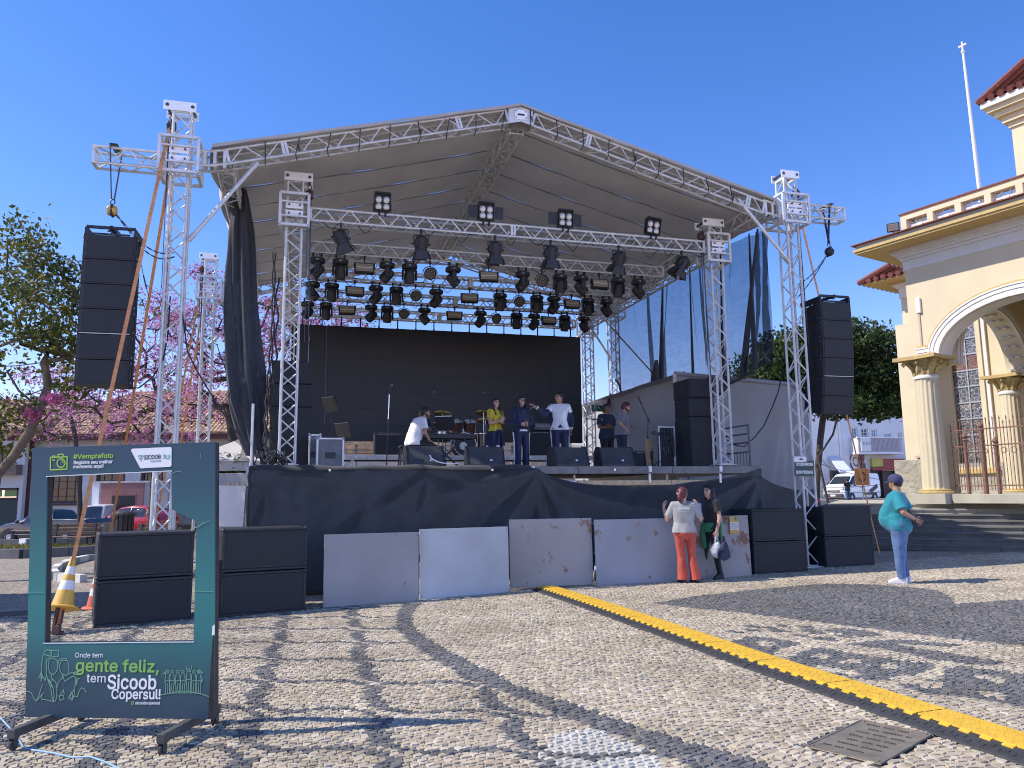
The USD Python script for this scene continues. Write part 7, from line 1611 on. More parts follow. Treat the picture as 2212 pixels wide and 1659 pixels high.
# columns
def column(x,y,lab=None):
 c=sub('column',ch);n=16;h0,h1=PL_+.12,4.68
 def ringp(r,z,fl):
  out=[]
  for k in range(n*4):a=k*2*math.pi/(n*4);d=fl*(.0,.75,1,.75)[k%4];out.append((x+(r-d)*math.cos(a),y+(r-d)*math.sin(a),z))
  return out+[out[0]]
 P=[ringp(.335-.05*q**1.6,h0+(h1-h0)*q,.030 if .02<q<.975 else 0)for q in(0,.021,.25,.5,.75,.974,.985,1)]
 obj('shaft',MB().grid(np.array(P)),'column_cream',c,smooth=45)
 obj('base',MB().lathe([(.44,PL_),(.46,PL_+.03),(.44,PL_+.06),(.40,PL_+.065),(.405,PL_+.10),(.37,PL_+.125),(.33,PL_+.13)],28,(x,y,0)),'church_gold',c,smooth=50)
 obj('plinth',MB().box2((x-.52,y-.52,FLR-.02),(x+.52,y+.52,PL_),.01),'step_light',c)
 obj('necking',MB().lathe([(.29,h1-.02),(.32,h1),(.325,h1+.05),(.30,h1+.10),(.29,h1+.10)],24,(x,y,0)),'church_white',c,smooth=40)
 b=MB();b.lathe([(.28,h1+.10),(.29,h1+.2),(.33,h1+.34),(.40,h1+.47),(.44,h1+.52),(.001,h1+.52)],24,(x,y,0));cap=obj('capital',b,'capital_gold',c,smooth=40)
 for k in range(8):
  a=k*math.pi/4+math.pi/4*0;big=k%2;R=rotz(a);dx=MB()
  if big:
   dx.tube([(.29,0,h1+.12),(.33,0,h1+.28),(.44,0,h1+.42),(.55,0,h1+.47),(.60,0,h1+.42),(.57,0,h1+.37),(.53,0,h1+.40)],[.06,.055,.05,.045,.04,.035,.02],6)
   dx.add([(.30,-.10,h1+.10),(.30,.10,h1+.10),(.47,0,h1+.44),(.34,-.05,h1+.30),(.34,.05,h1+.30)],[[0,1,4,3],[3,4,2,2]])
  else:
   dx.add([(.295,-.12,h1+.10),(.295,.12,h1+.10),(.36,.09,h1+.28),(.43,0,h1+.36),(.36,-.09,h1+.28),(.40,.0,h1+.26)],[[0,1,2,5],[5,2,3,3],[0,5,4,4],[5,3,4,4]])
   dx.sphere((.43,0,h1+.45),.055,8);dx.tube([(.36,-.06,h1+.40),(.42,-.10,h1+.45),(.41,-.06,h1+.48)],.022,5);dx.tube([(.36,.06,h1+.40),(.42,.10,h1+.45),(.41,.06,h1+.48)],.022,5)
  v,f=dx.get();obj('acanthus_leaf',MB().add(v@R.T+np.array([x,y,0]),f),'capital_gold',cap,smooth=35)
 obj('abacus',MB().prism(Polygon([(-.60,-.60),(0,-.53),(.60,-.60),(.53,0),(.60,.60),(0,.53),(-.60,.60),(-.53,0)]),.10,frame((x,y,h1+.52),(1,0,0),(0,1,0),(0,0,1))),'church_gold',c)
 return c
column(si-.30+.0,-.30);column(sR+.30,-.30)
bcol=CP(2189,930,5.6)[0];column(bcol,5.6)
# porch: side arch on the left with a carved soffit, back wall with the stained glass, vault
cs=lambda q,e=0.:(1.05+(5.1-1.05)*q)
mid,hw_=3.2,1.95
sa=[(mid+(hw_)*math.cos(a),5.2+1.9*math.sin(a))for a in np.linspace(math.pi,0,25)]
sh=Polygon([(.56,PL_+3.70),(6.2,PL_+3.70),(6.2,ZF),(.56,ZF)]).difference(Polygon([(mid-hw_,4.),*sa,(mid+hw_,4.)]))
sx0=PX0+.12
obj('side_arch',MB().prism(sh,.62,frame((sx0,0,0),(0,1,0),(0,0,1),(1,0,0))),'church_cream',ch)
for k,(e0,e1,dp)in enumerate(((.0,.10,.05),(.11,.18,.08),(.19,.30,.06))):
 g=Polygon([(mid+(hw_+e1)*math.cos(a),5.2+(1.9+e1)*math.sin(a))for a in np.linspace(math.pi,0,25)]+[(mid+(hw_+e0)*math.cos(a),5.2+(1.9+e0)*math.sin(a))for a in np.linspace(0,math.pi,25)])
 obj('arch_moulding',MB().prism(g,dp,frame((sx0+.62,0,0),(0,1,0),(0,0,1),(1,0,0))),'church_white',ch)
for k in range(16):
 a=math.pi*(.03+.94*k/15);o=np.array([sx0+.31,mid+(hw_-.02)*math.cos(a),5.2+1.88*math.sin(a)]);inw=np.array([0,-math.cos(a),-math.sin(a)]);tg_=np.array([0,-math.sin(a),math.cos(a)]);b=MB()
 for q in(-1,1):b.tube([o+np.array([q*.03,0,0]),o+np.array([q*.10,0,0])+tg_*.07+inw*.04,o+np.array([q*.16,0,0])+tg_*.05+inw*.06,o+np.array([q*.15,0,0])-tg_*.02+inw*.03],[.035,.04,.03,.02],5);b.sphere(o+np.array([q*.19,0,0])+inw*.01,.035,6)
 obj('soffit_leaf',b,'ornament',ch,smooth=40)
DB=6.3;obj('side_soffit',MB().grid([[(x,y,z)for x in(sx0+.002,sx0+.618)]for y,z in[(p[0],p[1]-.004)for p in sa]]),'column_cream',ch,smooth=True)
wl,wr_=CP(2060,900,DB)[0],CP(2128,900,DB)[0];wz0=CP(2110,1010,DB)[1];wz1=CP(2090,680,DB)[1]+.35;wm_=(wl+wr_)/2;wrad=(wr_-wl)/2
wp_=Polygon([(wl,wz0),(wr_,wz0),*[(wm_+wrad*math.cos(a),wz1-wrad+wrad*math.sin(a))for a in np.linspace(0,math.pi,13)]])
obj('back_wall',MB().prism(Polygon([(-5.1,FLR),(SW,FLR),(SW,7.85),(-5.1,7.85)]).difference(wp_),.4,fr2(DB+.4)),'church_cream',ch)
for e,dp,m in((.30,.10,'church_white'),(.16,.16,'church_cream')):
 g=wp_.buffer(e,join_style=2).difference(wp_.buffer(.002));obj('window_surround',MB().prism(g,dp,fr2(DB-.002)),m,ch)
obj('back_plinth',MB().box2((-5.15,DB-.14,FLR),(SW,DB-.005,PL_+1.0),.01),'rough_stone',ch);obj('window_sill',MB().box2((wl-.4,DB-.25,wz0-.22),(wr_+.4,DB-.003,wz0-.02),.02),'church_ochre',ch)
obj('porch_ceiling',MB().box2((sx0+.63,.56,7.62),(SW,DB-.01,7.80)),'church_ochre',ch);obj('right_wall',MB().box2((SW,.57,FLR),(SW+.3,DB,ZF)),'church_cream',ch)
rb_=[(sc+(sc-si)*.8*math.cos(a),5.2+1.6*math.sin(a))for a in np.linspace(math.pi,0,21)]
obj('inner_arch',MB().prism(Polygon([(si-.1,4.7),(si-.1,7.6),(SW,7.6),(SW,4.7)]).difference(Polygon([(bcol+.35,4.0),*[(bcol+.35+1.5-1.5*math.cos(a),5.2+1.7*math.sin(a))for a in np.linspace(0,math.pi,21)],(bcol+3.35,4.0)])),.5,fr2(5.85)),'church_ochre',ch)
# stained glass: leaded panes in an iron frame
MATS['stained']=usdkit.material(stage,'/World/Looks/stained',{'c':('geometry',{}),'v':('voronoi_texture',dict(scale=7.,feature='distance_to_edge')),'v2':('voronoi_texture',dict(scale=3.2)),'r':('rgb_ramp',{'ramp':[(.02,(.30,.30,.29)),(.06,(0,0,0))]}),'r2':('rgb_ramp',{'ramp':[(0,(.05,.05,.06)),(.45,(.10,.10,.11)),(.7,(.085,.09,.12)),(1,(.14,.11,.10))]}),'s':('separate_color',{}),'m':('mix_color',dict(blend_type='add',fac=1.)),'p':('principled_bsdf',dict(roughness=.25))},[('c.position','v.vector'),('c.position','v2.vector'),('v.distance','r.fac'),('v2.color','s.color'),('s.r','r2.fac'),('r2.color','m.a'),('r.color','m.b'),('m.result','p.base_color')],surface='p.BSDF')
pm('stained_red',(.17,.085,.06),.25,0,.3,14);pm('lead',(.34,.36,.36),.5,.3,.1,10)
gl=sub('stained_window',ch);zs_=np.linspace(wz0,wz1,11)
for k in range(10):
 for q in range(2):
  pn=sbox(wl+.02+q*wrad,zs_[k]+.02,wl+(q+1)*wrad-.02,zs_[k+1]-.02).intersection(wp_.buffer(-.02))
  if not pn.is_empty:obj('glass_pane',MB().prism(pn,.02,fr2(DB+.2)),'stained_red' if k==6 else 'stained',gl)
 if k:obj('cross_bar',MB().box2((wl,DB+.15,zs_[k]-.025),(wr_,DB+.19,zs_[k]+.025)),'lead',gl)
 for r_ in range(3):
  cx,cz=wl+(.25+.5*(r_%2)+(.25 if r_==2 else 0))*2*wrad,(zs_[k]+zs_[k+1])/2;rr2=(zs_[1]-zs_[0])*(.36 if r_<2 else .22)
  if wp_.buffer(-rr2).contains(Point(cx,cz)):obj('leading',MB().tube([(cx+rr2*math.cos(a),DB+.175,cz+rr2*math.sin(a))for a in np.linspace(0,2*math.pi,13)],.008,4),'lead',gl)
obj('centre_bar',MB().box2((wm_-.02,DB+.145,wz0),(wm_+.02,DB+.185,wz1-.02)),'lead',gl)
# main body behind with its lower tiled eave
mb0=CP(1937,700,DB)[0];zc=CP(1900,620,DB)[1]
bo=sub('aisle',ch);obj('wall',MB().box2((mb0,DB+.42,FLR-.2),(mb0+4,22,zc-.1)),'church_cream',bo);obj('frieze',MB().box2((mb0-.03,DB+.36,zc-.55),(mb0+4.2,22,zc-.14)),'church_white',bo)
for k,o in enumerate((.10,.2,.3)):obj('cornice',MB().box2((mb0-o,DB+.40-o,zc-.14+.07*k),(mb0+4.4,22,zc-.07+.07*k)),'church_white' if k<2 else 'church_ochre',bo)
obj('soffit_board',MB().box2((mb0-.95,DB-.55,zc+.07),(mb0+4.5,22,zc+.13)),'church_ochre',bo)
for k in range(34):
 y=DB-.62+k*.3;b=MB();b.tube([(mb0-1.05,y,zc+.17),(mb0+.3,y,zc+.58)],.11,6);obj('roof_tile',b,'tile_red',bo)
for k in range(15):x=mb0-.9+k*.3;obj('roof_tile',MB().tube([(x,DB-.68,zc+.17),(x,DB+.6,zc+.56)],.11,6),'tile_red',bo)
obj('roof',MB().add([(mb0-.95,DB-.6,zc+.14),(mb0+4.5,DB-.6,zc+.14),(mb0+4.5,DB+2.5,zc+1.2),(mb0+.6,DB+2.5,zc+1.0),(mb0-.95,22,zc+.14),(mb0+.6,20,zc+1.0)],[[0,1,2,3],[4,0,3,5]]),'tile_red',bo)
obj('upper_wall',MB().box2((mb0+.35,DB+.6,zc+.3),(mb0+3,14,zc+1.1)),'church_cream',bo)
for k in range(8):obj('roof_tile',MB().tube([(mb0+.2,DB+.5+k*.3,zc+1.12),(mb0+1.2,DB+.5+k*.3,zc+1.4)],.11,6),'tile_red',bo)
# tower at the upper right
DW=8.;tl=CP(2195,370,DW);tcz=CP(2140,262,DW);tw=sub('tower',ch)
obj('wall',MB().box2((tl[0],DW,8.8),(tl[0]+5,DW+6,tcz[1]+.35)),'church_cream',tw)
sx=tcz[0];k3=tl[0]-sx
for k,(o,z0,z1)in enumerate(((.10,-.55,-.35),(.3,-.35,-.10),(.55,-.10,.10),(.8,.10,.28),(1.,.28,.50))):obj('cornice',MB().box2((tl[0]-k3*o,DW-k3*o,tcz[1]+z0),(tl[0]+5+k3*o,DW+6,tcz[1]+z1)),'church_cream' if k!=4 else 'church_white',tw)
for k in range(20):x=sx+.1+k*.32;obj('roof_tile',MB().tube([(x,DW-k3-.1,tcz[1]+.56),(x,DW+2.5,tcz[1]+2.3)],.12,6),'tile_red',tw)
for k in range(24):y=DW-k3+k*.32;obj('roof_tile',MB().tube([(sx-.1,y,tcz[1]+.56),(sx+3.4,y,tcz[1]+2.3)],.12,6),'tile_red',tw)
obj('roof',MB().add([(sx,DW-k3,tcz[1]+.52),(sx+8,DW-k3,tcz[1]+.52),(sx+5,DW+3,tcz[1]+2.4),(sx+3.2,DW+3,tcz[1]+2.4),(sx,DW+7,tcz[1]+.52)],[[0,1,2,3],[0,3,4,4]]),'tile_red',tw)
# flagpole on the porch roof
fb,ft=CP(2118,412,1.6),CP(2080,112,1.6)
fp=thing('flagpole','white flagpole with a small cross on top standing on the church porch roof','flagpole',C0+E1*fb[0]+E2*1.6+np.array([0,0,ZF+.8]),RC)
hgt_=ft[1]-ZF-.8;lean=ft[0]-fb[0]
obj('pole',MB().tube([(0,0,0),(lean*.5,0,hgt_*.5),(lean,0,hgt_)],[.065,.055,.035],8),'church_white',fp,smooth=True);obj('cross',MB().box((lean,0,hgt_+.16),(.05,.05,.34),None,.01).box((lean,0,hgt_+.20),(.24,.05,.06),None,.01),'church_white',fp);obj('ball',MB().sphere((lean,0,hgt_),.06,8),'church_white',fp,smooth=True);obj('stay',MB().bar((-.16,0,.0),(-.02,0,1.2),.02,5),'case_grey',fp)
sp_=CP(1942,510);fl=thing('floodlight','small square floodlight on the cornice at the left corner of the church','floodlight',C0+E1*(sp_[0]+.05)+E2*-.35+np.array([0,0,ZF+.92]),RC@rotz(.5))
obj('case',MB().box((0,0,.36),(.34,.08,.26),rotx(.45),.01),'rubber',fl);obj('glass',MB().box((0,-.055,.345),(.28,.02,.20),rotx(.45),.004),'strobe_face',fl);obj('bracket',MB().box((0,.05,.12),(.05,.05,.26)),'rubber',fl)
# iron railing across the porch front
fe=thing('iron_railing','rust brown iron railing with spear tips and thick posts between the church columns','railing',C0,RC)
x0,x1=si+.10,sR-.1;zb_=PL_+.06
pst=[CP(*q,-.05)[0]for q in((2094,1060),(2131,1060),(2160,1060))];ptop=[CP(2082,935,-.05)[1],CP(2116,912,-.05)[1],CP(2146,945,-.05)[1]]
for k,(x,z)in enumerate(zip(pst,ptop)):
 obj('post',MB().tube([(x,-.05,FLR+.1),(x,-.05,z-.22)],.06 if k==1 else .05,9),'fence_rust',fe,smooth=40);obj('finial',MB().lathe([(.05,z-.23),(.075,z-.2),(.04,z-.17),(.075,z-.10),(.055,z-.04),(.001,z+.02)],10,(x,-.05,0)),'fence_rust',fe,smooth=40)
for z in(zb_+.12,zb_+1.18,zb_+1.62):obj('rail',MB().box2((x0,-.065,z),(x1,-.035,z+.035)),'fence_rust',fe)
k=0;x=x0
while x<x1:
 hh_=zb_+1.95+(.0 if k%2 else-.12);obj('bar',MB().bar((x,-.05,zb_+.03),(x,-.05,hh_-.08),.011,5),'fence_rust',fe)
 obj('spear_tip',MB().lathe([(.011,hh_-.09),(.022,hh_-.06),(.001,hh_+.02)],6,(x,-.05,0)),'fence_rust',fe);x+=.085;k+=1
for k in range(int((x1-x0)/.24)):
 cx=x0+.12+k*.24
 for z in(zb_+1.05,):obj('scroll',MB().tube([(cx+.075*math.cos(a),-.05,z+.075*math.sin(a))for a in np.linspace(0,2*math.pi,11)],.010,4),'fence_rust',fe)
# wide steps, block by block
st_o=np.array([8.1,20.15]);sd_=nrm(np.array([2.15,-1.0]));sn_=np.array([-sd_[1],sd_[0]])
stp_=thing('church_steps','wide dark stone steps rising to the church porch','steps',(0,0,0));rg=np.random.default_rng(5);NST=8;RS_=.158
for k in range(NST):
 z1=.14+(k+1)*(FLR-.14)/NST;z0=z1-(FLR-.14)/NST;x=-1.6+.25*k;back=.34*k
 while x<9:
  L=rg.uniform(.9,1.6);dpt=.40 if k<NST-1 else .55;g=Polygon([tuple(st_o+sd_*a+sn_*b_)for a,b_ in((x+.004,back+rg.uniform(-.008,.008)),(x+L-.004,back+rg.uniform(-.008,.008)),(x+L-.004,back+dpt),(x+.004,back+dpt))])
  m=trimesh.creation.extrude_polygon(g,(z1-z0)*.70,engine='earcut');v=np.array(m.vertices);v[:,2]+=z0;obj('step_riser',(v,np.array(m.faces)),'step_dark' if k<NST-2 else 'step_light',stp_)
  g2=Polygon([tuple(st_o+sd_*a+sn_*b_)for a,b_ in((x+.002,back-.035),(x+L-.002,back-.035),(x+L-.002,back+dpt),(x+.002,back+dpt))]);m=trimesh.creation.extrude_polygon(g2,(z1-z0)*.30,engine='earcut');v=np.array(m.vertices);v[:,2]+=z0+(z1-z0)*.70;obj('step_tread',(v,np.array(m.faces)),'step_dark' if k<NST-2 else 'step_light',stp_);x+=L
ter=Polygon([tuple(st_o+sd_*a+sn_*b_)for a,b_ in((-.2,.34*NST),(10,.34*NST),(10,14),(-.2,14))]);m=trimesh.creation.extrude_polygon(ter,FLR-.02,engine='earcut');obj('terrace',(np.array(m.vertices),np.array(m.faces)),'step_light',stp_)
b=MB();b.box2((si+.28,-.6,FLR),(sR-.3,.3,PL_-.02),.01);obj('sill_step',MB().box2((0,0,0),(.01,.01,.01))if False else MB().add(*(lambda v,f:(v@RC.T+C0,f))(*b.get())),'step_light',stp_)
pm('bucket_blue',(.03,.10,.42),.45,0,.1,9)
kp=onplane(1995,1085,C0-E2*.55,cn);kp[2]=FLR;kb=thing('bucket','blue plastic tub on the terrace beside the church wall','bucket',kp);obj('tub',MB().lathe([(.001,0),(.12,0),(.15,.24),(.165,.25),(.165,.27),(.14,.26),(.001,.2)],16),'bucket_blue',kb,smooth=40)
# ==== white tent hall behind the stage, and the street at the right
pm('tarp_white',(.40,.40,.41),.7,0,.05,1.5,.3,2.2,trans=.12,dist=.08);pm('tarp_dark',(.03,.03,.032),.8,0,.3,4)
hl=sthing('tent_hall','big pale grey tarpaulin hall wall behind the right side of the stage','tent hall',0,0,0)
V3=3.6;pu0,pz0=10.95,onv(1556,812,V3)[2];q1=onv(1712,832,V3);q2=onv(1745,868,V3);zb3=.9
P=[]
for q in np.linspace(0,1,40):
 u=pu0+(q2[0]-pu0)*q;zt3=np.interp(u,[pu0,q1[0],q2[0]],[pz0,q1[2],q2[2]]);P.append([(u,V3-.05*math.sin(q*30+t_*4)*t_-.12*t_*(float(meshkit.fbm(np.array([[q*5,t_*1.5+q*2,.5]]),3,4)[0])-.5)*2,zt3+(zb3-zt3)*t_)for t_ in np.linspace(0,1,16)])
obj('front_sheet',MB().grid(P),'tarp_white',hl,smooth=True)
obj('top_band',MB().tube([(pu0,V3,pz0+.02),(q1[0],V3,q1[2]+.02),(q2[0],V3,q2[2]+.01)],.06,6),'tarp_white',hl,smooth=True)
P=[[(pu0,V3+8.5*q,(pz0+.1)*(1-t_)+1.5*t_)if True else 0 for t_ in np.linspace(0,1,8)]for q in np.linspace(0,1,14)]
P=[[(x+.3+.05*math.sin(y*2.1+z),y,z)for x,y,z in r]for r in P];obj('side_sheet',MB().grid(P),'tarp_white',hl,smooth=True)
obj('roof_sheet',MB().add([(pu0,V3,pz0),(q1[0],V3,q1[2]),(q2[0],V3,q2[2]),(q2[0],V3+9,q2[2]),(q1[0],V3+9,q1[2]),(pu0,V3+9,pz0)],[[0,1,4,5],[1,2,3,4]]),'tarp_white',hl)
obj('end_sheet',MB().add([(q2[0],V3,zb3),(q2[0],V3+9,zb3),(q2[0],V3+9,q2[2]),(q2[0],V3,q2[2])],[[0,1,2,3]]),'tarp_white',hl)
P=[[(pu0-.2+(q2[0]-pu0+.5)*q,V3-.12-.06*math.sin(q*22),(zb3+.55-.35*math.sin(q*2.6))*(1-t_)+.05*t_)for t_ in np.linspace(0,1,6)]for q in np.linspace(0,1,24)];obj('dark_base',MB().grid(P),'tarp_dark',hl,smooth=True)
obj('frame_post',MB().bar((pu0-.02,V3-.03,0),(pu0-.02,V3-.03,pz0),.05,8),'aluminium_worn',hl)
# capacity sign on the right front tower
pm('sign_dark',(.03,.055,.05),.5,0,.1,9)
for k,(s_,y0)in enumerate((('LOTAÇÃO MÁXIMA',1003),('3000 PESSOAS',1020))):
 c=onv(1738,y0,-.22);sg2=sthing('capacity_sign',['dark sign reading lotação máxima fixed low on the right front tower','lower dark sign reading pessoas fixed low on the right front tower'][k],'sign',c[0],-.21,c[2])
 obj('board',MB().box((0,0,0),(.46,.012,.16),None,.004),'sign_dark',sg2);tm=meshkit.text_mesh(s_,.055,.003,bold=True);v=np.array(tm.vertices);w_=v[:,0].max()-v[:,0].min();v[:,0]=(v[:,0]-v[:,0].min())*.40/w_-.20;obj('lettering',MB().add(np.column_stack([v[:,0],-.0075-v[:,2],v[:,1]-.027]),np.array(tm.faces)),'sign_white',sg2)
bx_=onv(1728,992,-.22);eb=sthing('electric_box','small grey box clamped on the right front tower above the capacity sign','box',bx_[0],-.20,bx_[2]);obj('case',MB().box((0,0,0),(.30,.06,.12),None,.008),'aluminium',eb);obj('slot',MB().box((.02,-.032,0),(.07,.006,.03)),'rubber',eb)
# white apartment house at the crossing
pm('apart_white',(.62,.61,.58),.85,0,.05,.8,.08,20);pm('apart_grey',(.55,.55,.56),.85,0,.05,.8);pm('blue_grey',(.22,.27,.32),.5,0,.1,3);pm('balcony_mauve',(.38,.33,.33),.8,0,.06,3);pm('awning',(.66,.69,.74),.6,0,.05,2);pm('shop_red',(.28,.05,.045),.6,0,.1,2);pm('shop_yellow',(.42,.40,.08),.6,0,.15,3);pm('shop_brown',(.12,.07,.05),.7,0,.2,3);pm('shop_dark',(.02,.018,.018),.4,0,.3,3)
DA=74.;ac=aty(1828,1085,DA);aa=math.radians(12);aR=rotz(aa);ae1,ae2=aR[:,0],aR[:,1];az0=.85
ac0=np.array([ac[0],ac[1],az0])
def AP_(x,y):p=onplane(x,y,ac0,ae2)-ac0;return np.array([p@ae1,p[2]])
KB=((2080,980),5.93)
def AB(x0,y0,x1,y1):a=AP_(*crop(*KB,[(x0,y1)])[0]);b_=AP_(*crop(*KB,[(x1,y0)])[0]);return(a[0],a[1],b_[0],b_[1])
ap=thing('apartment_house','white three storey house with a mauve balcony and shops below, at the crossing','building',ac0,aR)
AH=AP_(1840,868)[1];AW=26.
aw=[AB(300,525,372,692),AB(440,540,530,700),AB(590,552,662,712),AB(778,610,875,732),AB(982,592,1032,706),AB(540,145,610,250),AB(700,160,770,262)]
big=[AB(590,1150,760,1640),AB(790,1168,960,1640),AB(1075,1180,1150,1640)]
big=[(a,0.,c,d)for a,b_,c,d in big]
wallwith(ap,'wall',AW,AH,[tuple(w)for w in aw+big],'apart_grey',.3)
for k,w in enumerate(aw):window(ap,w,'white_paint',2,3,'pane_dark' if k==1 else 'blue_grey',fw_=.09)
for w in big:obj('shopfront',MB().box(((w[0]+w[2])/2,.28,(w[1]+w[3])/2),(w[2]-w[0],.04,w[3]-w[1])),'shop_dark',ap);obj('shop_frame',MB().box((w[0]+.06,.1,(w[1]+w[3])/2),(.12,.2,w[3]-w[1])).box((w[2]-.06,.1,(w[1]+w[3])/2),(.12,.2,w[3]-w[1])),'shop_brown',ap)
obj('side_wall',MB().box2((-.3,.01,0),(-.01,24,AH)),'apart_white',ap);obj('rear_wall',MB().box2((-.3,24,0),(AW,24.3,AH)).box2((AW,.3,0),(AW+.3,24,AH)),'apart_white',ap);obj('roof',MB().box2((-.5,-.2,AH),(AW+.5,24.5,AH+.25)),'apart_white',ap)
for k in range(9):obj('plaster_joint',MB().box2((-.312,.05,.9+k*1.05),(-.298,23.9,.93+k*1.05)),'apart_grey',ap)
bl=AB(272,700,890,895);fl_=AB(300,695,430,890);bo=sub('balcony',ap)
obj('parapet',MB().box2((bl[0],-1.3,bl[1]),(bl[2],-1.18,bl[3]),.02),'balcony_mauve',bo);obj('coping',MB().box2((bl[0]-.1,-1.36,bl[3]),(bl[2]+.1,-1.1,bl[3]+.12)),'apart_white',bo);obj('floor',MB().box2((bl[0]-.1,-1.36,bl[1]-.22),(bl[2]+.1,-.01,bl[1]-.01)),'apart_white',bo);obj('parapet_end',MB().box2((fl_[0],-1.40,fl_[1]),(fl_[2],-1.30,fl_[3]+.06),.02).box2((bl[0],-1.18,bl[1]),(bl[0]+.12,-.01,bl[3])),'apart_white',bo)
for k in range(3):x=fl_[0]+(fl_[2]-fl_[0])*(.18+.30*k);obj('slot',MB().box2((x,-1.408,fl_[1]+(fl_[3]-fl_[1])*.45),(x+.18,-1.395,fl_[1]+(fl_[3]-fl_[1])*.72)),'balcony_mauve',bo)
for k in range(20):x=bl[0]+1.6+k*(bl[2]-bl[0]-1.9)/20;obj('rib',MB().box2((x,-1.325,bl[1]+.1),(x+.08,-1.30,bl[3]-.1)),'balcony_mauve',bo)
ys=AB(565,985,720,1110);rs_=AB(722,992,1042,1132);y2=AB(1046,995,1160,1132)
sg3=sub('shop_sign',ap);obj('yellow_panel',MB().box2((ys[0],-.35,ys[1]),(ys[2],-.02,ys[3]),.02),'shop_yellow',sg3);obj('red_panel',MB().box2((rs_[0],-.35,rs_[1]),(rs_[2],-.02,rs_[3]),.02),'shop_red',sg3);obj('yellow_panel',MB().box2((y2[0],-.35,y2[1]),(y2[2],-.02,y2[3]),.02),'shop_yellow',sg3);obj('lower_band',MB().box2((ys[0],-.30,ys[1]-.35),(y2[2],-.02,ys[1]-.03),.02),'shop_red',sg3)
pm('letter_dark',(.10,.05,.045),.6)
for s_,a,b_,m in(('Temê',(385,1005),(480,1000),'letter_dark'),('Chury',(385,1060),(480,1055),'shop_red'),('Atacado',(375,1130),(500,1125),'letter_dark')):
 p0_,p1_=AP_(*crop(*KB,[a])[0]),AP_(*crop(*KB,[b_])[0]);tm=meshkit.text_mesh(s_,.62,.02,bold=True);v=np.array(tm.vertices);w_=v[:,0].max()-v[:,0].min();v[:,0]=(v[:,0]-v[:,0].min())*(p1_[0]-p0_[0])/w_+p0_[0];obj('lettering',MB().add(np.column_stack([v[:,0],-.01-v[:,2],v[:,1]+p0_[1]]),np.array(tm.faces)),m,ap)
lc=AP_(*crop(*KB,[(352,1030)])[0]);obj('round_emblem',MB().tube([(lc[0]+.62*math.cos(a),-.03,lc[1]+.9*math.sin(a))for a in np.linspace(0,2*math.pi,21)],.06,5).tube([(lc[0]+.3*math.cos(a),-.03,lc[1]+.4*math.sin(a))for a in np.linspace(0,2*math.pi,15)],.05,5),'letter_dark',ap)
# sunlit neighbour wall with awning and doorway at its corner
nb2=thing('white_house','sunlit windowless white house wall left of the apartment house, with an awning at the corner','building',ac0-ae1*.32,rotz(aa))
def NB(x0,y0,x1,y1):a=AB(x0,y0,x1,y1);return a
obj('wall',MB().box2((-14,.02,0),(-.02,.4,AH+.6)),'apart_white',nb2)
for k in range(8):obj('plaster_joint',MB().box2((-14,.008,1.2+k*1.1),(-.03,.02,1.225+k*1.1)),'apart_grey',nb2)
aw_=AB(0,950,260,1160);obj('awning',MB().add([(aw_[0],-.02,aw_[3]),(-.05,-.02,aw_[3]),(-.05,-1.6,aw_[1]),(aw_[0],-1.6,aw_[1]),(aw_[0],-.02,aw_[3]-.08),(-.05,-.02,aw_[3]-.08),(-.05,-1.6,aw_[1]-.25),(aw_[0],-1.6,aw_[1]-.25)],[[0,1,2,3],[7,6,5,4],[3,2,6,7],[0,3,7,4],[1,5,6,2]]),'awning',nb2)
dr_=AB(65,1160,230,1500);obj('doorway',MB().box2((dr_[0],-.03,0),(dr_[2],.015,dr_[3])),'shop_dark',nb2);obj('door_jamb',MB().box2((dr_[0]-.25,-.06,0),(dr_[0],-.0,dr_[3])).box2((dr_[2],-.06,0),(dr_[2]+.5,.0,dr_[3])),'shop_brown',nb2)
nb2.GetPrim()
# wires across the sunlit wall
for k,(pa,pb_)in enumerate((((1770,985),(1835,1045)),((1768,1000),(1960,1042)),((1775,1052),(1990,1030)),((1768,1060),(1985,1052)))):
 A_,B2=aty(*pa,60.),aty(*pb_,66.);t=thing('overhead_wire',f'{ORD[k]} overhead wire from the top before the sunlit white wall','wire',(0,0,0));obj('wire',MB().tube([A_*(1-q)+B2*q-np.array([0,0,1.2*q*(1-q)])for q in np.linspace(0,1,10)],.022,4),'rubber',t)
# street lamp, sign, van
lp=aty(1955,1085,62.);lp[2]=.8;lh=aty(1955,1010,62.)[2]-.8
la=thing('street_lamp','thin grey street lamp post in front of the shops','street lamp',lp);obj('post',MB().bar((0,0,0),(0,0,lh),.07,8,.05),'pole_grey',la);obj('lamp_head',MB().box((0,0,lh+.08),(.7,.3,.12),None,.04).bar((0,0,lh-1.2),(0,0,lh),.10,6),'rubber',la)
gq=aty(1988,1085,40.);gq[2]=.7;gh=aty(1962,1000,40.)[2];gq2=aty(1962,1000,40.)
gl_=thing('globe_lamp','old globe street lamp half hidden by the church corner','street lamp',(gq2[0]+.35,40.,.7));obj('post',MB().bar((0,0,0),(0,0,gh-.9),.07,8),'rubber',gl_);obj('globe',MB().sphere((0,0,gh-.7),.40,12),'ochre',gl_,smooth=True)
tsn=aty(1862,1030,58.);tz=tsn[2]-.75
ts=thing('traffic_sign','square orange traffic sign on a post behind the white van','traffic sign',(tsn[0],58.,.75),rotz(.1));pm('sign_orange',(.58,.21,.04),.5,0,.05,5);obj('post',MB().bar((0,.03,0),(0,.03,tz+.5),.04,6),'pole_grey',ts);obj('board',MB().box((0,0,tz),(1.15,.03,1.25),None,.02),'sign_orange',ts)
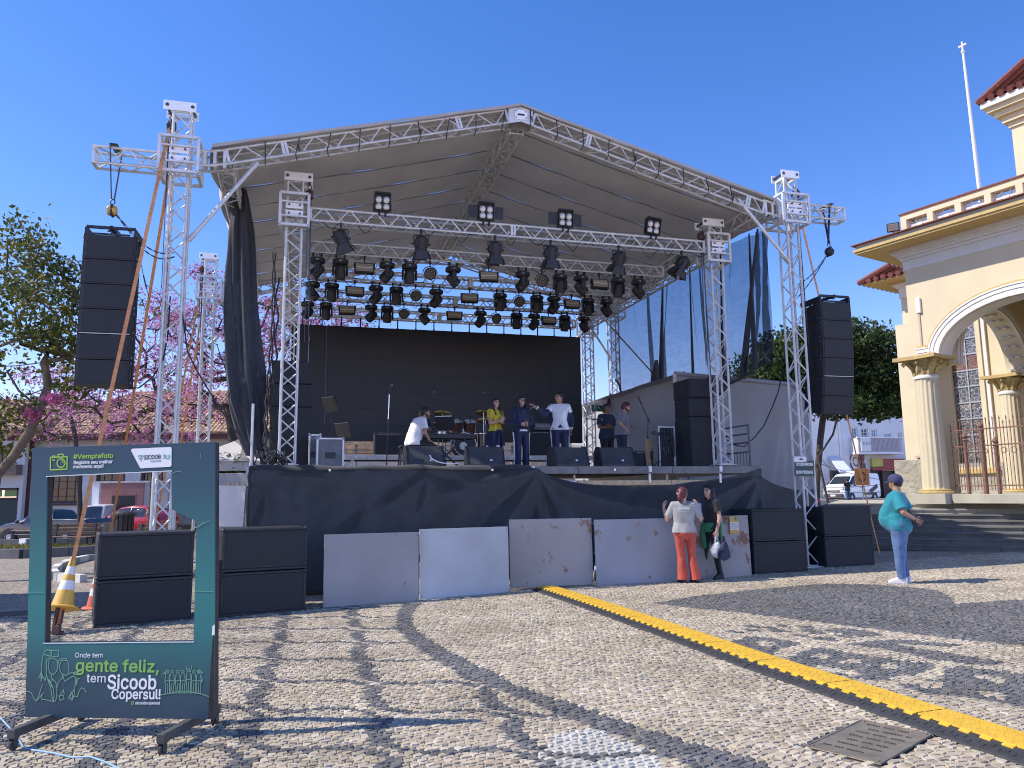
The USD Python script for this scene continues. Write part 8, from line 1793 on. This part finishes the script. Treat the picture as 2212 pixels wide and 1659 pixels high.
for s_ in(-1,1):obj('mark',MB().tube([(s_*.06+s_*.22*(1-q**2),-.025,tz+.36*q)for q in np.linspace(-1,1,9)],.05,5),'shop_brown',ts)
VAN=[(0.0,.40,.62,.70,.86,.74),(.06,.30,.95,1.05,.96,.88),(.35,.25,1.18,1.28,1.0,.92),(.75,.25,1.30,1.40,1.01,.92),(1.55,.25,1.40,2.12,1.02,.80),(1.95,.25,1.45,2.30,1.02,.86),(2.6,.25,1.48,2.36,1.02,.88),(5.3,.28,1.48,2.36,1.02,.88),(5.5,.32,1.45,2.28,1.0,.86)]
S_mat[0]='car_white';DV=70.;vl=aty(1806,1083,DV);vz=aty(1850,1083,DV)[2];vR=rotz(.62);vs_c=1.08
def van_bits(t,P,S):
 for s_ in(-1,1):
  obj('headlight',MB().box((.16,s_*.78,.98),(.30,.26,.30),roty(-.5),.05),'headlight',t);obj('mirror',MB().box((1.25,s_*1.18,1.45),(.12,.22,.38),None,.05),'rubber',t);obj('tail_light',MB().box((5.48,s_*.95,1.2),(.06,.12,.6),None,.02),'tail_light',t);obj('door_seam',MB().box((2.62,s_*1.022,1.2),(.02,.01,1.7)),'rubber',t);obj('side_moulding',MB().box((3.6,s_*1.03,.62),(1.9,.03,.16)),'bumper_grey',t);obj('graphic',MB().box((4.4,s_*1.024,1.05),(1.3,.008,.35),roty(-.4),.002).box((4.1,s_*1.026,.95),(.9,.008,.18),roty(-.25),.002),'bumper_grey',t);obj('door_handle',MB().box((2.4,s_*1.03,1.15),(.2,.03,.05)),'rubber',t)
 obj('bumper',MB().box((.0,0,.50),(.22,1.75,.34),None,.08),'bumper_grey',t);obj('grille',MB().box((.02,0,.84),(.1,1.1,.22),None,.03),'bumper_grey',t)
 for k in range(3):obj('grille_bar',MB().box((-.035,0,.78+k*.06),(.02,1.0,.02)),'chrome',t)
 obj('number_plate',MB().box((-.115,0,.50),(.02,.44,.13)),'white_paint',t);obj('roof_unit',MB().box((3.6,0,2.46),(1.6,1.0,.16),None,.05),'car_white',t)
car('white_van','white delivery van parked before the shops by the church',(vl[0]-.25,DV-.2,vz),vR@np.diag([vs_c]*3),VAN,'car_white',[(3,.35,5,.75,.10,.92)],(1.05,4.5),.36,None,(3,.06,.94),None,1.0,van_bits,'van')
hedge=aty(1700,1085,66.)
tag(obj('far_pavement',slab(Polygon([(22,68.5),(60,68.5),(60,76),(22,72)]),-.1,.45),'kerb_stone'),kind='structure')
mk=aty(1752,1070,42.);mt=thing('motorcycle','dark motorcycle parked behind the foot of the right front tower','motorcycle',(mk[0],42.,G(mk[0])),rotz(.3))
for x in(-.65,.65):obj('wheel',MB().tube([(x+.28*math.cos(a),0,.31+.28*math.sin(a))for a in np.linspace(0,2*math.pi,17)],.05,6),'tyre',mt)
obj('frame',MB().beam((-.6,0,.35),(.1,0,.6),.12,.14).beam((.1,0,.6),(.62,0,.35),.08,.08).beam((.35,0,.55),(.5,0,1.02),.06,.06),'black_metal',mt);obj('seat',MB().box((-.3,0,.80),(.75,.26,.12),roty(.08),.05),'rubber',mt);obj('tank',MB().box((.22,0,.84),(.45,.26,.24),None,.08),'car_red',mt);obj('engine',MB().box((.05,0,.42),(.4,.3,.3),None,.05),'case_grey',mt);obj('handlebar',MB().tube([(.42,-.36,1.05),(.5,-.12,1.04),(.5,.12,1.04),(.42,.36,1.05)],.018,6),'black_metal',mt);obj('headlight',MB().sphere((.62,0,.92),.1,8),'headlight',mt,smooth=True)
# 11 the man by the van
p=aty(1833,1084,50.);p[2]=aty(1833,1084,50.)[2]
hh_=aty(1833,1035,50.)[2]-p[2]
t,B,I=person('man in a black shirt and jeans standing before the white van with his back turned',p,.3,hh_*1.02,dict(elb_l=(-.27,.06,1.12),wri_l=(-.20,.25,1.10),elb_r=(.27,.06,1.12),wri_r=(.20,.25,1.12)),1.05,'fair',('short','hair_short'),dict(mat='black_wear',sleeve=.75,hem=.84),dict(mat='jeans'),'shoe_black',0,0,0,[('l',(.4,.8,.2),(0,0,-1),.5),('r',(-.4,.8,.2),(0,0,-1),.5)],True,31)
# ==== in front of the stage
# grey boards standing along the front
def board_mat(name,col,rust,amount,seed):
 MATS[name]=usdkit.material(stage,'/World/Looks/'+name,{'co':('geometry',{}),'mp':('mapping',dict(location=(seed,seed*2.,0),scale=(1.4,1.4,.9))),'n':('noise_texture',dict(scale=2.6,detail=6.,roughness=.68)),'n2':('noise_texture',dict(scale=1.1,detail=5.)),'n3':('noise_texture',dict(scale=45.,detail=2.)),'r':('rgb_ramp',{'ramp':[(amount-.015,(0,0,0)),(amount+.02,(1,1,1))]}),'r2':('rgb_ramp',{'ramp':[(.3,tuple(np.array(col)*.85)),(.7,tuple(np.array(col)*1.12))]}),'m':('mix_color',dict(b=rust)),'b':('bump',dict(strength=.12,distance=.004)),'p':('principled_bsdf',dict(roughness=.55))},[('co.position','mp.vector'),('mp.vector','n.vector'),('co.position','n2.vector'),('co.position','n3.vector'),('n.fac','r.fac'),('r.color','m.fac'),('n2.fac','r2.fac'),('r2.color','m.a'),('m.result','p.base_color'),('n3.fac','b.height'),('b.normal','p.normal')],surface='p.BSDF')
board_mat('board_a',(.25,.24,.235),(.17,.12,.085),.66,3.);board_mat('board_b',(.36,.38,.385),(.27,.25,.22),.70,7.);board_mat('board_c',(.27,.25,.235),(.19,.105,.06),.60,11.);board_mat('board_d',(.25,.255,.265),(.19,.11,.065),.635,5.);board_mat('board_e',(.26,.24,.23),(.17,.07,.04),.575,15.)
PL=[((697,1315),(905,1299),1157,'board_a','plain grey board at the left end of the row before the black skirt'),((907,1298),(1101,1281),1145,'board_b','pale bluish grey board, second of the row'),((1102,1277),(1283,1266),1128,'board_c','grey board with brown rust streaks behind the end of the cable ramp'),((1288,1267),(1496,1254.5),1124,'board_d','dark grey board behind the woman in red trousers'),((1498,1254.5),(1625,1245),1117,'board_e','rust stained board behind the woman in black, with a poster on it')]
for k,(a,b_,ty,mat,lab)in enumerate(PL):
 p,q=gp(*a),gp(*b_);d=q-p;d[2]=0;L=np.linalg.norm(d);d/=L;n_=np.array([-d[1],d[0],0])
 top=onplane(a[0],ty,p,n_);h=top[2]-p[2]
 lift=.045 if k==2 else .012
 t=thing('grey_board',lab,'board',p+np.array([0,0,lift]),np.column_stack([d,n_,np.cross(d,n_)])@rotx(-.03),'boards standing along the front of the stage')
 obj('sheet',MB().box((L/2,.009,h/2),(L-.006,.018,h),None,.004),mat,t)
 b=MB()
 for z in(.06,h*.5,h-.06):b.box((L/2,.035,z),(L-.02,.032,.04))
 obj('rear_frame',b,'aluminium_worn',t)
 obj('rear_leg',MB().beam((.15,.04,h-.1),(.15,.5,.02),.03,.03).beam((L-.15,.04,h-.1),(L-.15,.5,.02),.03,.03),'aluminium_worn',t)
 for x in(.03,L-.03):
  for z in(.05,h-.05):obj('screw',MB().lathe([(.001,-.003),(.009,-.002),(.009,0)],6,(x,-.001,z),rotx(-math.pi/2)),'steel_chain',t)
 if k==4:P5=(p,d,n_,L,h,lift)
 if k==3:obj('white_tag',MB().box((-.012,-.01,.30),(.04,.012,.07),None,.003),'white_paint',t)
p,d,n_,L,h,lift=P5
pc_=onplane(1585,1134,p,n_)-n_*.012
pm('poster_orange',(.45,.29,.08),.6,0,.2,30);pm('ink',(.05,.05,.06),.7,0,.1,9)
ps=thing('poster','small orange and white event poster stuck on the rusty board','poster',pc_,np.column_stack([d,n_,np.cross(d,n_)]))
obj('sheet',MB().box((0,0,0),(.20,.004,.31)),'poster_orange',ps);obj('white_field',MB().box((0,-.003,-.02),(.185,.003,.14)),'paper',ps)
rr=random.Random(9);b=MB()
for k in range(7):
 x=-.085
 while x<.075:w=rr.uniform(.008,.03);b.box((x+w/2,-.0055,.035-k*.018),(w,.002,.008));x+=w+.006
tag(obj('print',b,'ink',ps),kind='stuff');obj('stripe',MB().box((.03,-.003,.105),(.05,.003,.02),roty(.5)).box((.045,-.0035,.125),(.05,.003,.02),roty(.5)),'green_sweater',ps)
# subwoofers
def sub_parts(t,w=1.18,h=.60,d=.78):
 obj('cabinet',MB().box((w/2,d/2,h/2),(w,d,h-.008),None,.018),'black_cabinet',t)
 obj('grille',MB().box((w/2,-.002,h/2),(w-.07,.014,h-.085),None,.005),'grille',t)
 b=MB()
 for z in(.024,h-.024):b.box((w/2,-.006,z),(w-.012,.018,.034),None,.005)
 for x in(.024,w-.024):b.box((x,-.006,h/2),(.034,.018,h-.10),None,.005)
 obj('front_frame',b,'black_cabinet',t)
 for s_ in(0,1):
  for z in(.16,.44):obj('handle',MB().box((s_*w+(.002 if s_ else-.002),.35,z),(.008,.17,.09),None,.003),'rubber',t)
 obj('badge',MB().box((w/2,-.013,.062),(.22,.006,.028),None,.002),'black_metal',t)
 for x in(.06,w-.06):obj('skid',MB().box((x,d/2,.006),(.05,d-.1,.014)),'rubber',t)
 for x in(.02,w-.02):
  for z in(.02,h-.02):obj('corner',MB().box((x,.012,z),(.05,.05,.05),None,.012),'black_metal',t)
first=None
for a,b_,nm in(((200,1360),(413,1340),'stack seen through the opening of the photo frame'),((473,1337),(661,1320),'stack just right of the photo frame'),((1630,1243),(1757,1231.5),'stack right of the rusty board'),((1785,1228),(1920,1219),'stack nearest the church, turned slightly')):
 p,q=gp(*a),gp(*b_);d=q-p;ang=math.atan2(d[1],d[0])
 if 'church' in nm or 'rusty' in nm:ang=YAW+.03
 for k,w_ in enumerate(('lower','upper')):
  lab=f'{w_} black subwoofer of the {nm}';pos=p+np.array([0,0,.014+k*.602]);R=rotz(ang+(.012 if k else 0))
  if first is None:first=thing('subwoofer',lab,'subwoofer',pos,R,'subwoofers stacked in pairs before the stage');sub_parts(first)
  else:dup(first,lab,pos,R)
# ratchet straps from the towers to the ground, the anchor and the cones
def strap(label,a,b,w=.05,tw=0.):
 a,b=np.asarray(a,float),np.asarray(b,float);t=thing('ratchet_strap',label,'strap',(0,0,0),np.eye(3),'orange ratchet straps guying the towers')
 d=b-a;sd=nrm(np.cross(d,[0.3,-1,0]));P=[]
 for q in np.linspace(0,1,24):
  c=a+d*q-np.array([0,0,.10*q*(1-q)]);s_=sd if not tw else nrm(sd*math.cos(tw*q)+np.cross(sd,nrm(d))*math.sin(tw*q));P.append([c-s_*w/2,c+s_*w/2])
 P=np.array(P);b_=MB();b_.grid(P);b_.grid(P[:,::-1]+nrm(np.cross(d,sd))*.003);obj('webbing',b_,'orange_strap',t,smooth=True)
 return t
anc=gp(121,1374);anc[2]=G(anc[0])+.016
stA=stp(-.46,-.12,7.95)
strap('orange strap from the left front tower to the ground anchor inside the photo frame opening',stA,anc+np.array([.02,0,.10]),.055,.8)
def gpt(x,y,Y):p=aty(x,y,Y);return p
e2=gp(226,1235);strap('orange strap from the left front tower to the ground behind the subwoofers',stp(-.44,.12,7.5),e2,.055,1.)
e3=gp(322,1200);strap('orange strap from the left rear tower down behind the photo frame',stp(-.86,8.8,7.9),e3,.05,.5)
e4=gp(352,1190);strap('second orange strap from the left rear tower, close beside the first',stp(-.84,9.0,7.3),e4,.05,.4)
strap('dull strap from the right front tower down to the ground by the church steps',stp(12.2,-.1,7.3),gp(1900,1195),.05,.3)
strap('orange strap seen through the shade net from the right rear tower',stp(11.3,8.8,7.1),stp(13.6,5.0,2.2),.05,.3)
an=thing('ground_anchor','rusty ground anchor with a ratchet at the foot of the orange strap','anchor',anc)
obj('spike',MB().box((0,0,.06),(.11,.06,.13),None,.02),'rust',an);obj('ratchet',MB().beam((-.03,0,.10),(-.01,.02,.34),.03,.05).beam((.05,0,.12),(.06,.02,.30),.015,.03),'rust',an);obj('bolt',MB().bar((-.09,0,.03),(.09,0,.03),.02,8),'rust',an)
pm('cone_yellow',(.62,.36,.055),.55,0,.12,12);pm('cone_white',(.68,.67,.63),.55,0,.1,12);pm('cone_orange',(.55,.12,.06),.55,0,.12,12)
def cone(label,loc,R,mat,h=.62):
 t=thing('traffic_cone',label,'traffic cone',loc,R)
 r=lambda q:.135*(1-q)+.028*q
 for k,(q0,q1,m)in enumerate(((.03,.34,mat),(.34,.52,'cone_white'),(.52,.64,mat),(.64,.80,'cone_white'),(.80,1.0,mat))):
  obj('cone_band',MB().lathe([(r(q0),q0*h),(r(q1),q1*h)]+([(.018,h)]if q1==1 else[]),20),m,t,smooth=40)
 b=MB();b.lathe([(.19,0),(.20,.012),(.18,.028),(.135,.036)],20);b.lathe([(.001,0),(.19,0)],20);obj('base',b,mat,t,smooth=35)
ax=nrm(stA-anc);xx=nrm(np.cross([0,1.,0],ax));yy=np.cross(ax,xx)
cone('yellow and white traffic cone threaded on the leaning strap above the anchor',anc+ax*.31,np.column_stack([xx,yy,ax]),'cone_yellow',.66)
pc_=gp(206,1316);cone('orange and white traffic cone half hidden behind the left subwoofer stack',pc_+np.array([0,0,.015]),np.eye(3),'cone_orange',.58)
# the photo frame
A_,B_=gp(66,1592),gp(400,1598);dv=B_-A_;dv[2]=0;dv=nrm(dv);nv=np.array([dv[1],-dv[0],0])
o_=onplane(57,1548,A_,nv)
bt=.030;FX=dv*math.cos(bt)+np.array([0,0,1.])*math.sin(bt)*.45;FX=nrm(FX);FZ=nrm(np.array([0,0,1.])-dv*math.sin(bt)*1.3);FZ=nrm(FZ-FX*(FZ@FX));FN=np.cross(FX,FZ)
if FN@nv<0:FN=-FN
RF_=np.column_stack([FX,-FN,FZ])
def FL(x,y):p=onplane(x,y,o_,FN)-o_;return np.array([p@FX,p@FZ])
fr=thing('photo_frame','teal photo opportunity frame board on wheeled feet with camera symbol and slogans','photo frame',o_,RF_)
MATS['frame_print']=usdkit.material(stage,'/World/Looks/frame_print',{'c':('texture_coordinate',{}),'s':('separate_xyz',{}),'d':('math',dict(math_type='divide',value2=1.9)),'n':('noise_texture',dict(scale=1.2,detail=2.)),'a':('math',dict(math_type='multiply_add',value2=.10,value3=-.05)),'ad':('math',dict(math_type='add')),'r':('rgb_ramp',{'ramp':[(0,(.028,.058,.088)),(.14,(.026,.075,.098)),(.30,(.022,.165,.165)),(.45,(.022,.185,.175)),(.62,(.018,.135,.145)),(.80,(.014,.075,.105)),(1,(.014,.050,.088))]}),'p':('principled_bsdf',dict(roughness=.38,specular_ior_level=.5))},[('c.object','s.vector'),('c.object','n.vector'),('s.z','d.value1'),('n.fac','a.value1'),('d.value','ad.value1'),('a.value','ad.value2'),('ad.value','r.fac'),('r.color','p.base_color')],surface='p.BSDF')
flat('print_green',(.30,.53,.06),.45);flat('print_lime',(.22,.45,.10),.45);flat('print_white',(.78,.79,.80),.45);flat('print_line',(.20,.40,.27),.45);flat('print_dark',(.02,.035,.04),.45);flat('print_teal',(.10,.36,.36),.45)
outer=[FL(*p)for p in((57,1548),(464,1553),(466,955),(72,968))]
hole_=[FL(*p)for p in((104,1030),(372,1018),(373,1100),(427,1126),(420,1385),(98,1388))]
poly=Polygon(outer,[hole_])
TM=frame((0,.0,0),(1,0,0),(0,0,1),(0,-1,0))
obj('board',MB().prism(poly,.012,frame((0,.0,0),(1,0,0),(0,0,1),(0,-1,0))),'frame_print',fr)
obj('backing',MB().prism(poly.buffer(-.002),.05,frame((0,.0535,0),(1,0,0),(0,0,1),(0,-1,0))),'black_metal',fr)
YF=-.0135
def pr(name,g,mat):return obj(name,MB().prism(g,.0012,frame((0,YF,0),(1,0,0),(0,0,1),(0,-1,0))),mat,fr)
K7,K8=((60,1090),4.424),((60,1560),4.424)
def FC(K,x,y):return FL(*crop(*K,[(x,y)])[0])
def text(s,K,left,right,hcap,mat,bold=True,layer=0.):
 """Lettering between two baseline points of the photograph; hcap: the height of its capitals there."""
 a,b_=FC(K,*left),FC(K,*right);c=FC(K,left[0],left[1]-hcap);hh=np.linalg.norm(c-a);w=np.linalg.norm(b_-a)
 tm=meshkit.text_mesh(s,hh,.0012,bold=bold);v=np.array(tm.vertices);x0,x1=v[:,0].min(),v[:,0].max();v[:,0]=(v[:,0]-x0)*w/(x1-x0)
 e=(b_-a)/w;n2=np.array([-e[1],e[0]]);P=a+v[:,:1]*e+v[:,1:2]*n2
 return obj('lettering',MB().add(np.column_stack([P[:,0],YF-layer-v[:,2],P[:,1]]),np.array(tm.faces)),mat,fr)
badge=Polygon([FC(K7,*p)for p in((1187,143),(1645,122),(1643,340),(1300,358))]).buffer(-.012).buffer(.012);pr('logo_badge',badge,'print_white')
text('SICOOB',K7,(1335,260),(1525,250),44,'print_dark',True,.0015);text('Copersul',K7,(1412,287),(1527,280),18,'print_teal',False,.0015);text('3',K7,(1545,248),(1570,247),44,'print_teal',False,.0015)
b=MB();cc_=FC(K7,1598,226);rr_=np.linalg.norm(FC(K7,1622,226)-cc_)
def strip(pts,w=.004,y=YF-.0015):
 L=LineString(pts).buffer(w/2,cap_style=1);return L
def pr2(name,g,mat,layer=.0015):return obj(name,MB().prism(g,.0012,frame((0,YF-layer,0),(1,0,0),(0,0,1),(0,-1,0))),mat,fr)
pr2('logo_zero',unary_union([strip([cc_+rr_*np.array([math.cos(a),math.sin(a)])for a in np.linspace(.5,-3.7,20)],.006),strip([cc_+np.array([-.01,.004]),cc_+np.array([.012,.004])],.004)]),'print_teal')
tr=[FC(K7,*p)for p in((1270,215),(1330,211),(1300,270))];pr2('logo_triangle',Polygon(tr),'print_teal');pr2('logo_triangle',Polygon([tr[0]*.35+tr[2]*.65,tr[1]*.35+tr[2]*.65,tr[2]]),'print_lime',.003);pr2('logo_triangle',Polygon([(tr[0]+tr[1])/2+(tr[2]-(tr[0]+tr[1])/2)*q+np.array([e,0])for q,e in((.18,0),(.48,-.010),(.48,.010))]),'print_white',.003)
text('#Vemprafoto',K7,(560,252),(1000,240),48,'print_green');text('Registre seu melhor',K7,(565,312),(995,300),36,'print_white');text('momento aqui!',K7,(560,358),(892,349),36,'print_white')
lw=.009
ic=[strip([FC(K7,*p)for p in((308,238),(494,230),(489,368),(308,374),(308,238))],lw),strip([FC(K7,425+43*math.cos(a),300+48*math.sin(a))for a in np.linspace(0,6.3,33)],lw),strip([FC(K7,*p)for p in((386,232),(392,206),(446,203),(456,230))],lw),strip([FC(K7,*p)for p in((330,232),(334,222),(356,221),(358,230))],lw*.8),strip([FC(K7,*p)for p in((330,267),(352,266))],lw),strip([FC(K7,425+25*math.cos(a),300+28*math.sin(a))for a in np.linspace(-1.3,-.1,8)],lw*.7)]
pr('camera_symbol',unary_union(ic),'print_green')
text('Onde tem',K8,(580,365),(886,365),52,'print_white',False);text('gente feliz,',K8,(585,515),(1505,528),128,'print_lime');text('tem',K8,(705,636),(916,640),92,'print_white',False);text('Sicoob',K8,(935,710),(1476,712),150,'print_white');text('Copersul!',K8,(980,820),(1522,822),104,'print_white');text('sicoobcopersul',K8,(1243,882),(1516,882),30,'print_white')
pr('handle_icon',Polygon([FC(K8,*p)for p in((1200,852),(1228,850),(1228,884),(1200,886))]).buffer(-.003).buffer(.003).difference(Polygon([FC(K8,*p)for p in((1207,860),(1221,859),(1221,876),(1207,877))])),'print_lime')
DR=[[(30,745),(70,740),(100,760),(130,820),(150,845),(180,790),(200,720),(225,655)],[(160,840),(200,790),(225,760),(205,800),(210,825),(250,830),(310,845),(350,850),(340,820)],[(225,590),(210,530),(212,430),(225,350),(245,300),(270,280),(300,285),(325,310),(320,340),(290,350),(265,340),(245,330)],[(300,290),(395,285),(402,350),(300,360)],[(270,395),(300,378),(340,375),(380,395),(392,450),(380,510),(350,545),(330,555),(300,530),(285,480),(290,420),(300,395)],[(262,400),(270,470),(265,540),(275,600),(300,640),(330,620),(320,560)],[(180,590),(205,530),(205,630),(215,560),(250,620),(265,560)],[(275,600),(310,690),(320,760),(335,830),(350,800),(340,700),(290,600),(330,700)],[(395,440),(400,400),(440,375),(480,378),(505,420),(515,480),(510,540),(480,565),(440,550),(415,510),(410,450),(430,400),(490,400)],[(330,600),(370,640),(380,700),(378,800),(365,840),(345,855)],[(385,690),(400,630),(440,590),(445,560),(465,630),(510,600)],[(510,600),(560,570),(590,590),(580,680),(570,780),(545,845),(560,720)],[(590,590),(600,670),(605,600),(630,600)],[(400,790),(450,780),(460,820),(420,840),(405,800),(455,720),(460,770)],[(500,820),(545,745),(520,830),(580,790),(605,800),(630,730),(650,700),(680,710),(703,748)],[(515,540),(570,530),(600,520),(640,515),(560,545),(610,560)]]
pr('line_drawing',unary_union([strip([FC(K8,*p)for p in L],.0045)for L in DR]),'print_line')
D2=[[(1520,780),(1570,770),(1700,745),(1850,745),(1980,770),(2055,798)]]
for x in(1600,1650,1715,1770,1835,1890,1945):
 y=540 if x!=1835 else 525;D2+=[[(x+14*math.cos(a),y-18+17*math.sin(a))for a in np.linspace(0,6.3,12)],[(x-20,y+10),(x-28,y+90),(x-22,y+150),(x-20,765-abs(x-1780)*.02)],[(x+20,y+10),(x+28,y+80),(x+18,y+150),(x+22,765)],[(x,y+110),(x-4,700),(x+4,760)],[(x-22,y+85),(x+24,y+80)]]
D2+=[[(1585,545),(1550,545),(1600,510)],[(1825,520),(1806,470),(1812,460)],[(1850,520),(1866,480),(1866,455)],[(1930,520),(1990,540),(1955,500)],[(1965,560),(1990,620),(1960,640)]]
pr('line_drawing',unary_union([strip([FC(K8,*p)for p in L],.0038)for L in D2]),'print_line')
# torn edges and scuffs of the print
tp_=Polygon([FL(*p)for p in((461,1352),(466,1348),(466,1370),(460,1372))]);pr2('torn_edge',tp_,'print_white',.0005)
wp_=Polygon([FL(*p)for p in((462,1374),(466,1374),(465.5,1551),(452,1551),(457,1450))]);pr2('torn_edge',wp_,'black_metal',.0004)
for L_ in(((375,1022),(385,1018),(395,1020)),((436,980),(437,990)),((430,1140),(443,1128)),((410,1145),(455,1125)),((60,1280),(100,1280)),((420,1276),(464,1277))):pr2('scuff',strip([FL(*p)for p in L_],.003),'print_teal' if L_[0][0]<370 else 'print_line',.0004)
we=LineString([FL(*p)for p in((98,1388),(420,1385))]).buffer(.005);pr2('white_edge',we.difference(Polygon(hole_)),'print_white',.0003);pr2('white_edge',LineString([FL(*p)for p in((104,1030),(372,1018))]).buffer(.005).difference(Polygon(hole_)),'print_white',.0003)
for x_ in(FL(108,1560)[0],FL(412,1560)[0]):
 f=sub('foot',fr);z0=(G(o_[0])+.016)-o_[2]+.0-x_*FX[2]
 obj('upright',MB().box2((x_-.028,.0,z0+.14),(x_+.028,.05,.02)),'case_dark' if 'case_dark' in MATS else 'wedge_grey',f)
 obj('bar',MB().box2((x_-.028,-.36,z0+.085),(x_+.028,.36,z0+.14),.004),'wedge_grey',f)
 for y_ in(-.33,.33):
  obj('caster',MB().lathe([(.001,-.012),(.032,-.012),(.036,-.006),(.036,.006),(.032,.012),(.001,.012)],12,(x_,y_,z0+.038),roty(math.pi/2)),'rubber',f);obj('caster_fork',MB().box((x_-.018,y_,z0+.06),(.005,.04,.06)).box((x_+.018,y_,z0+.06),(.005,.04,.06)).box((x_,y_,z0+.082),(.045,.05,.006)),'steel_chain',f)
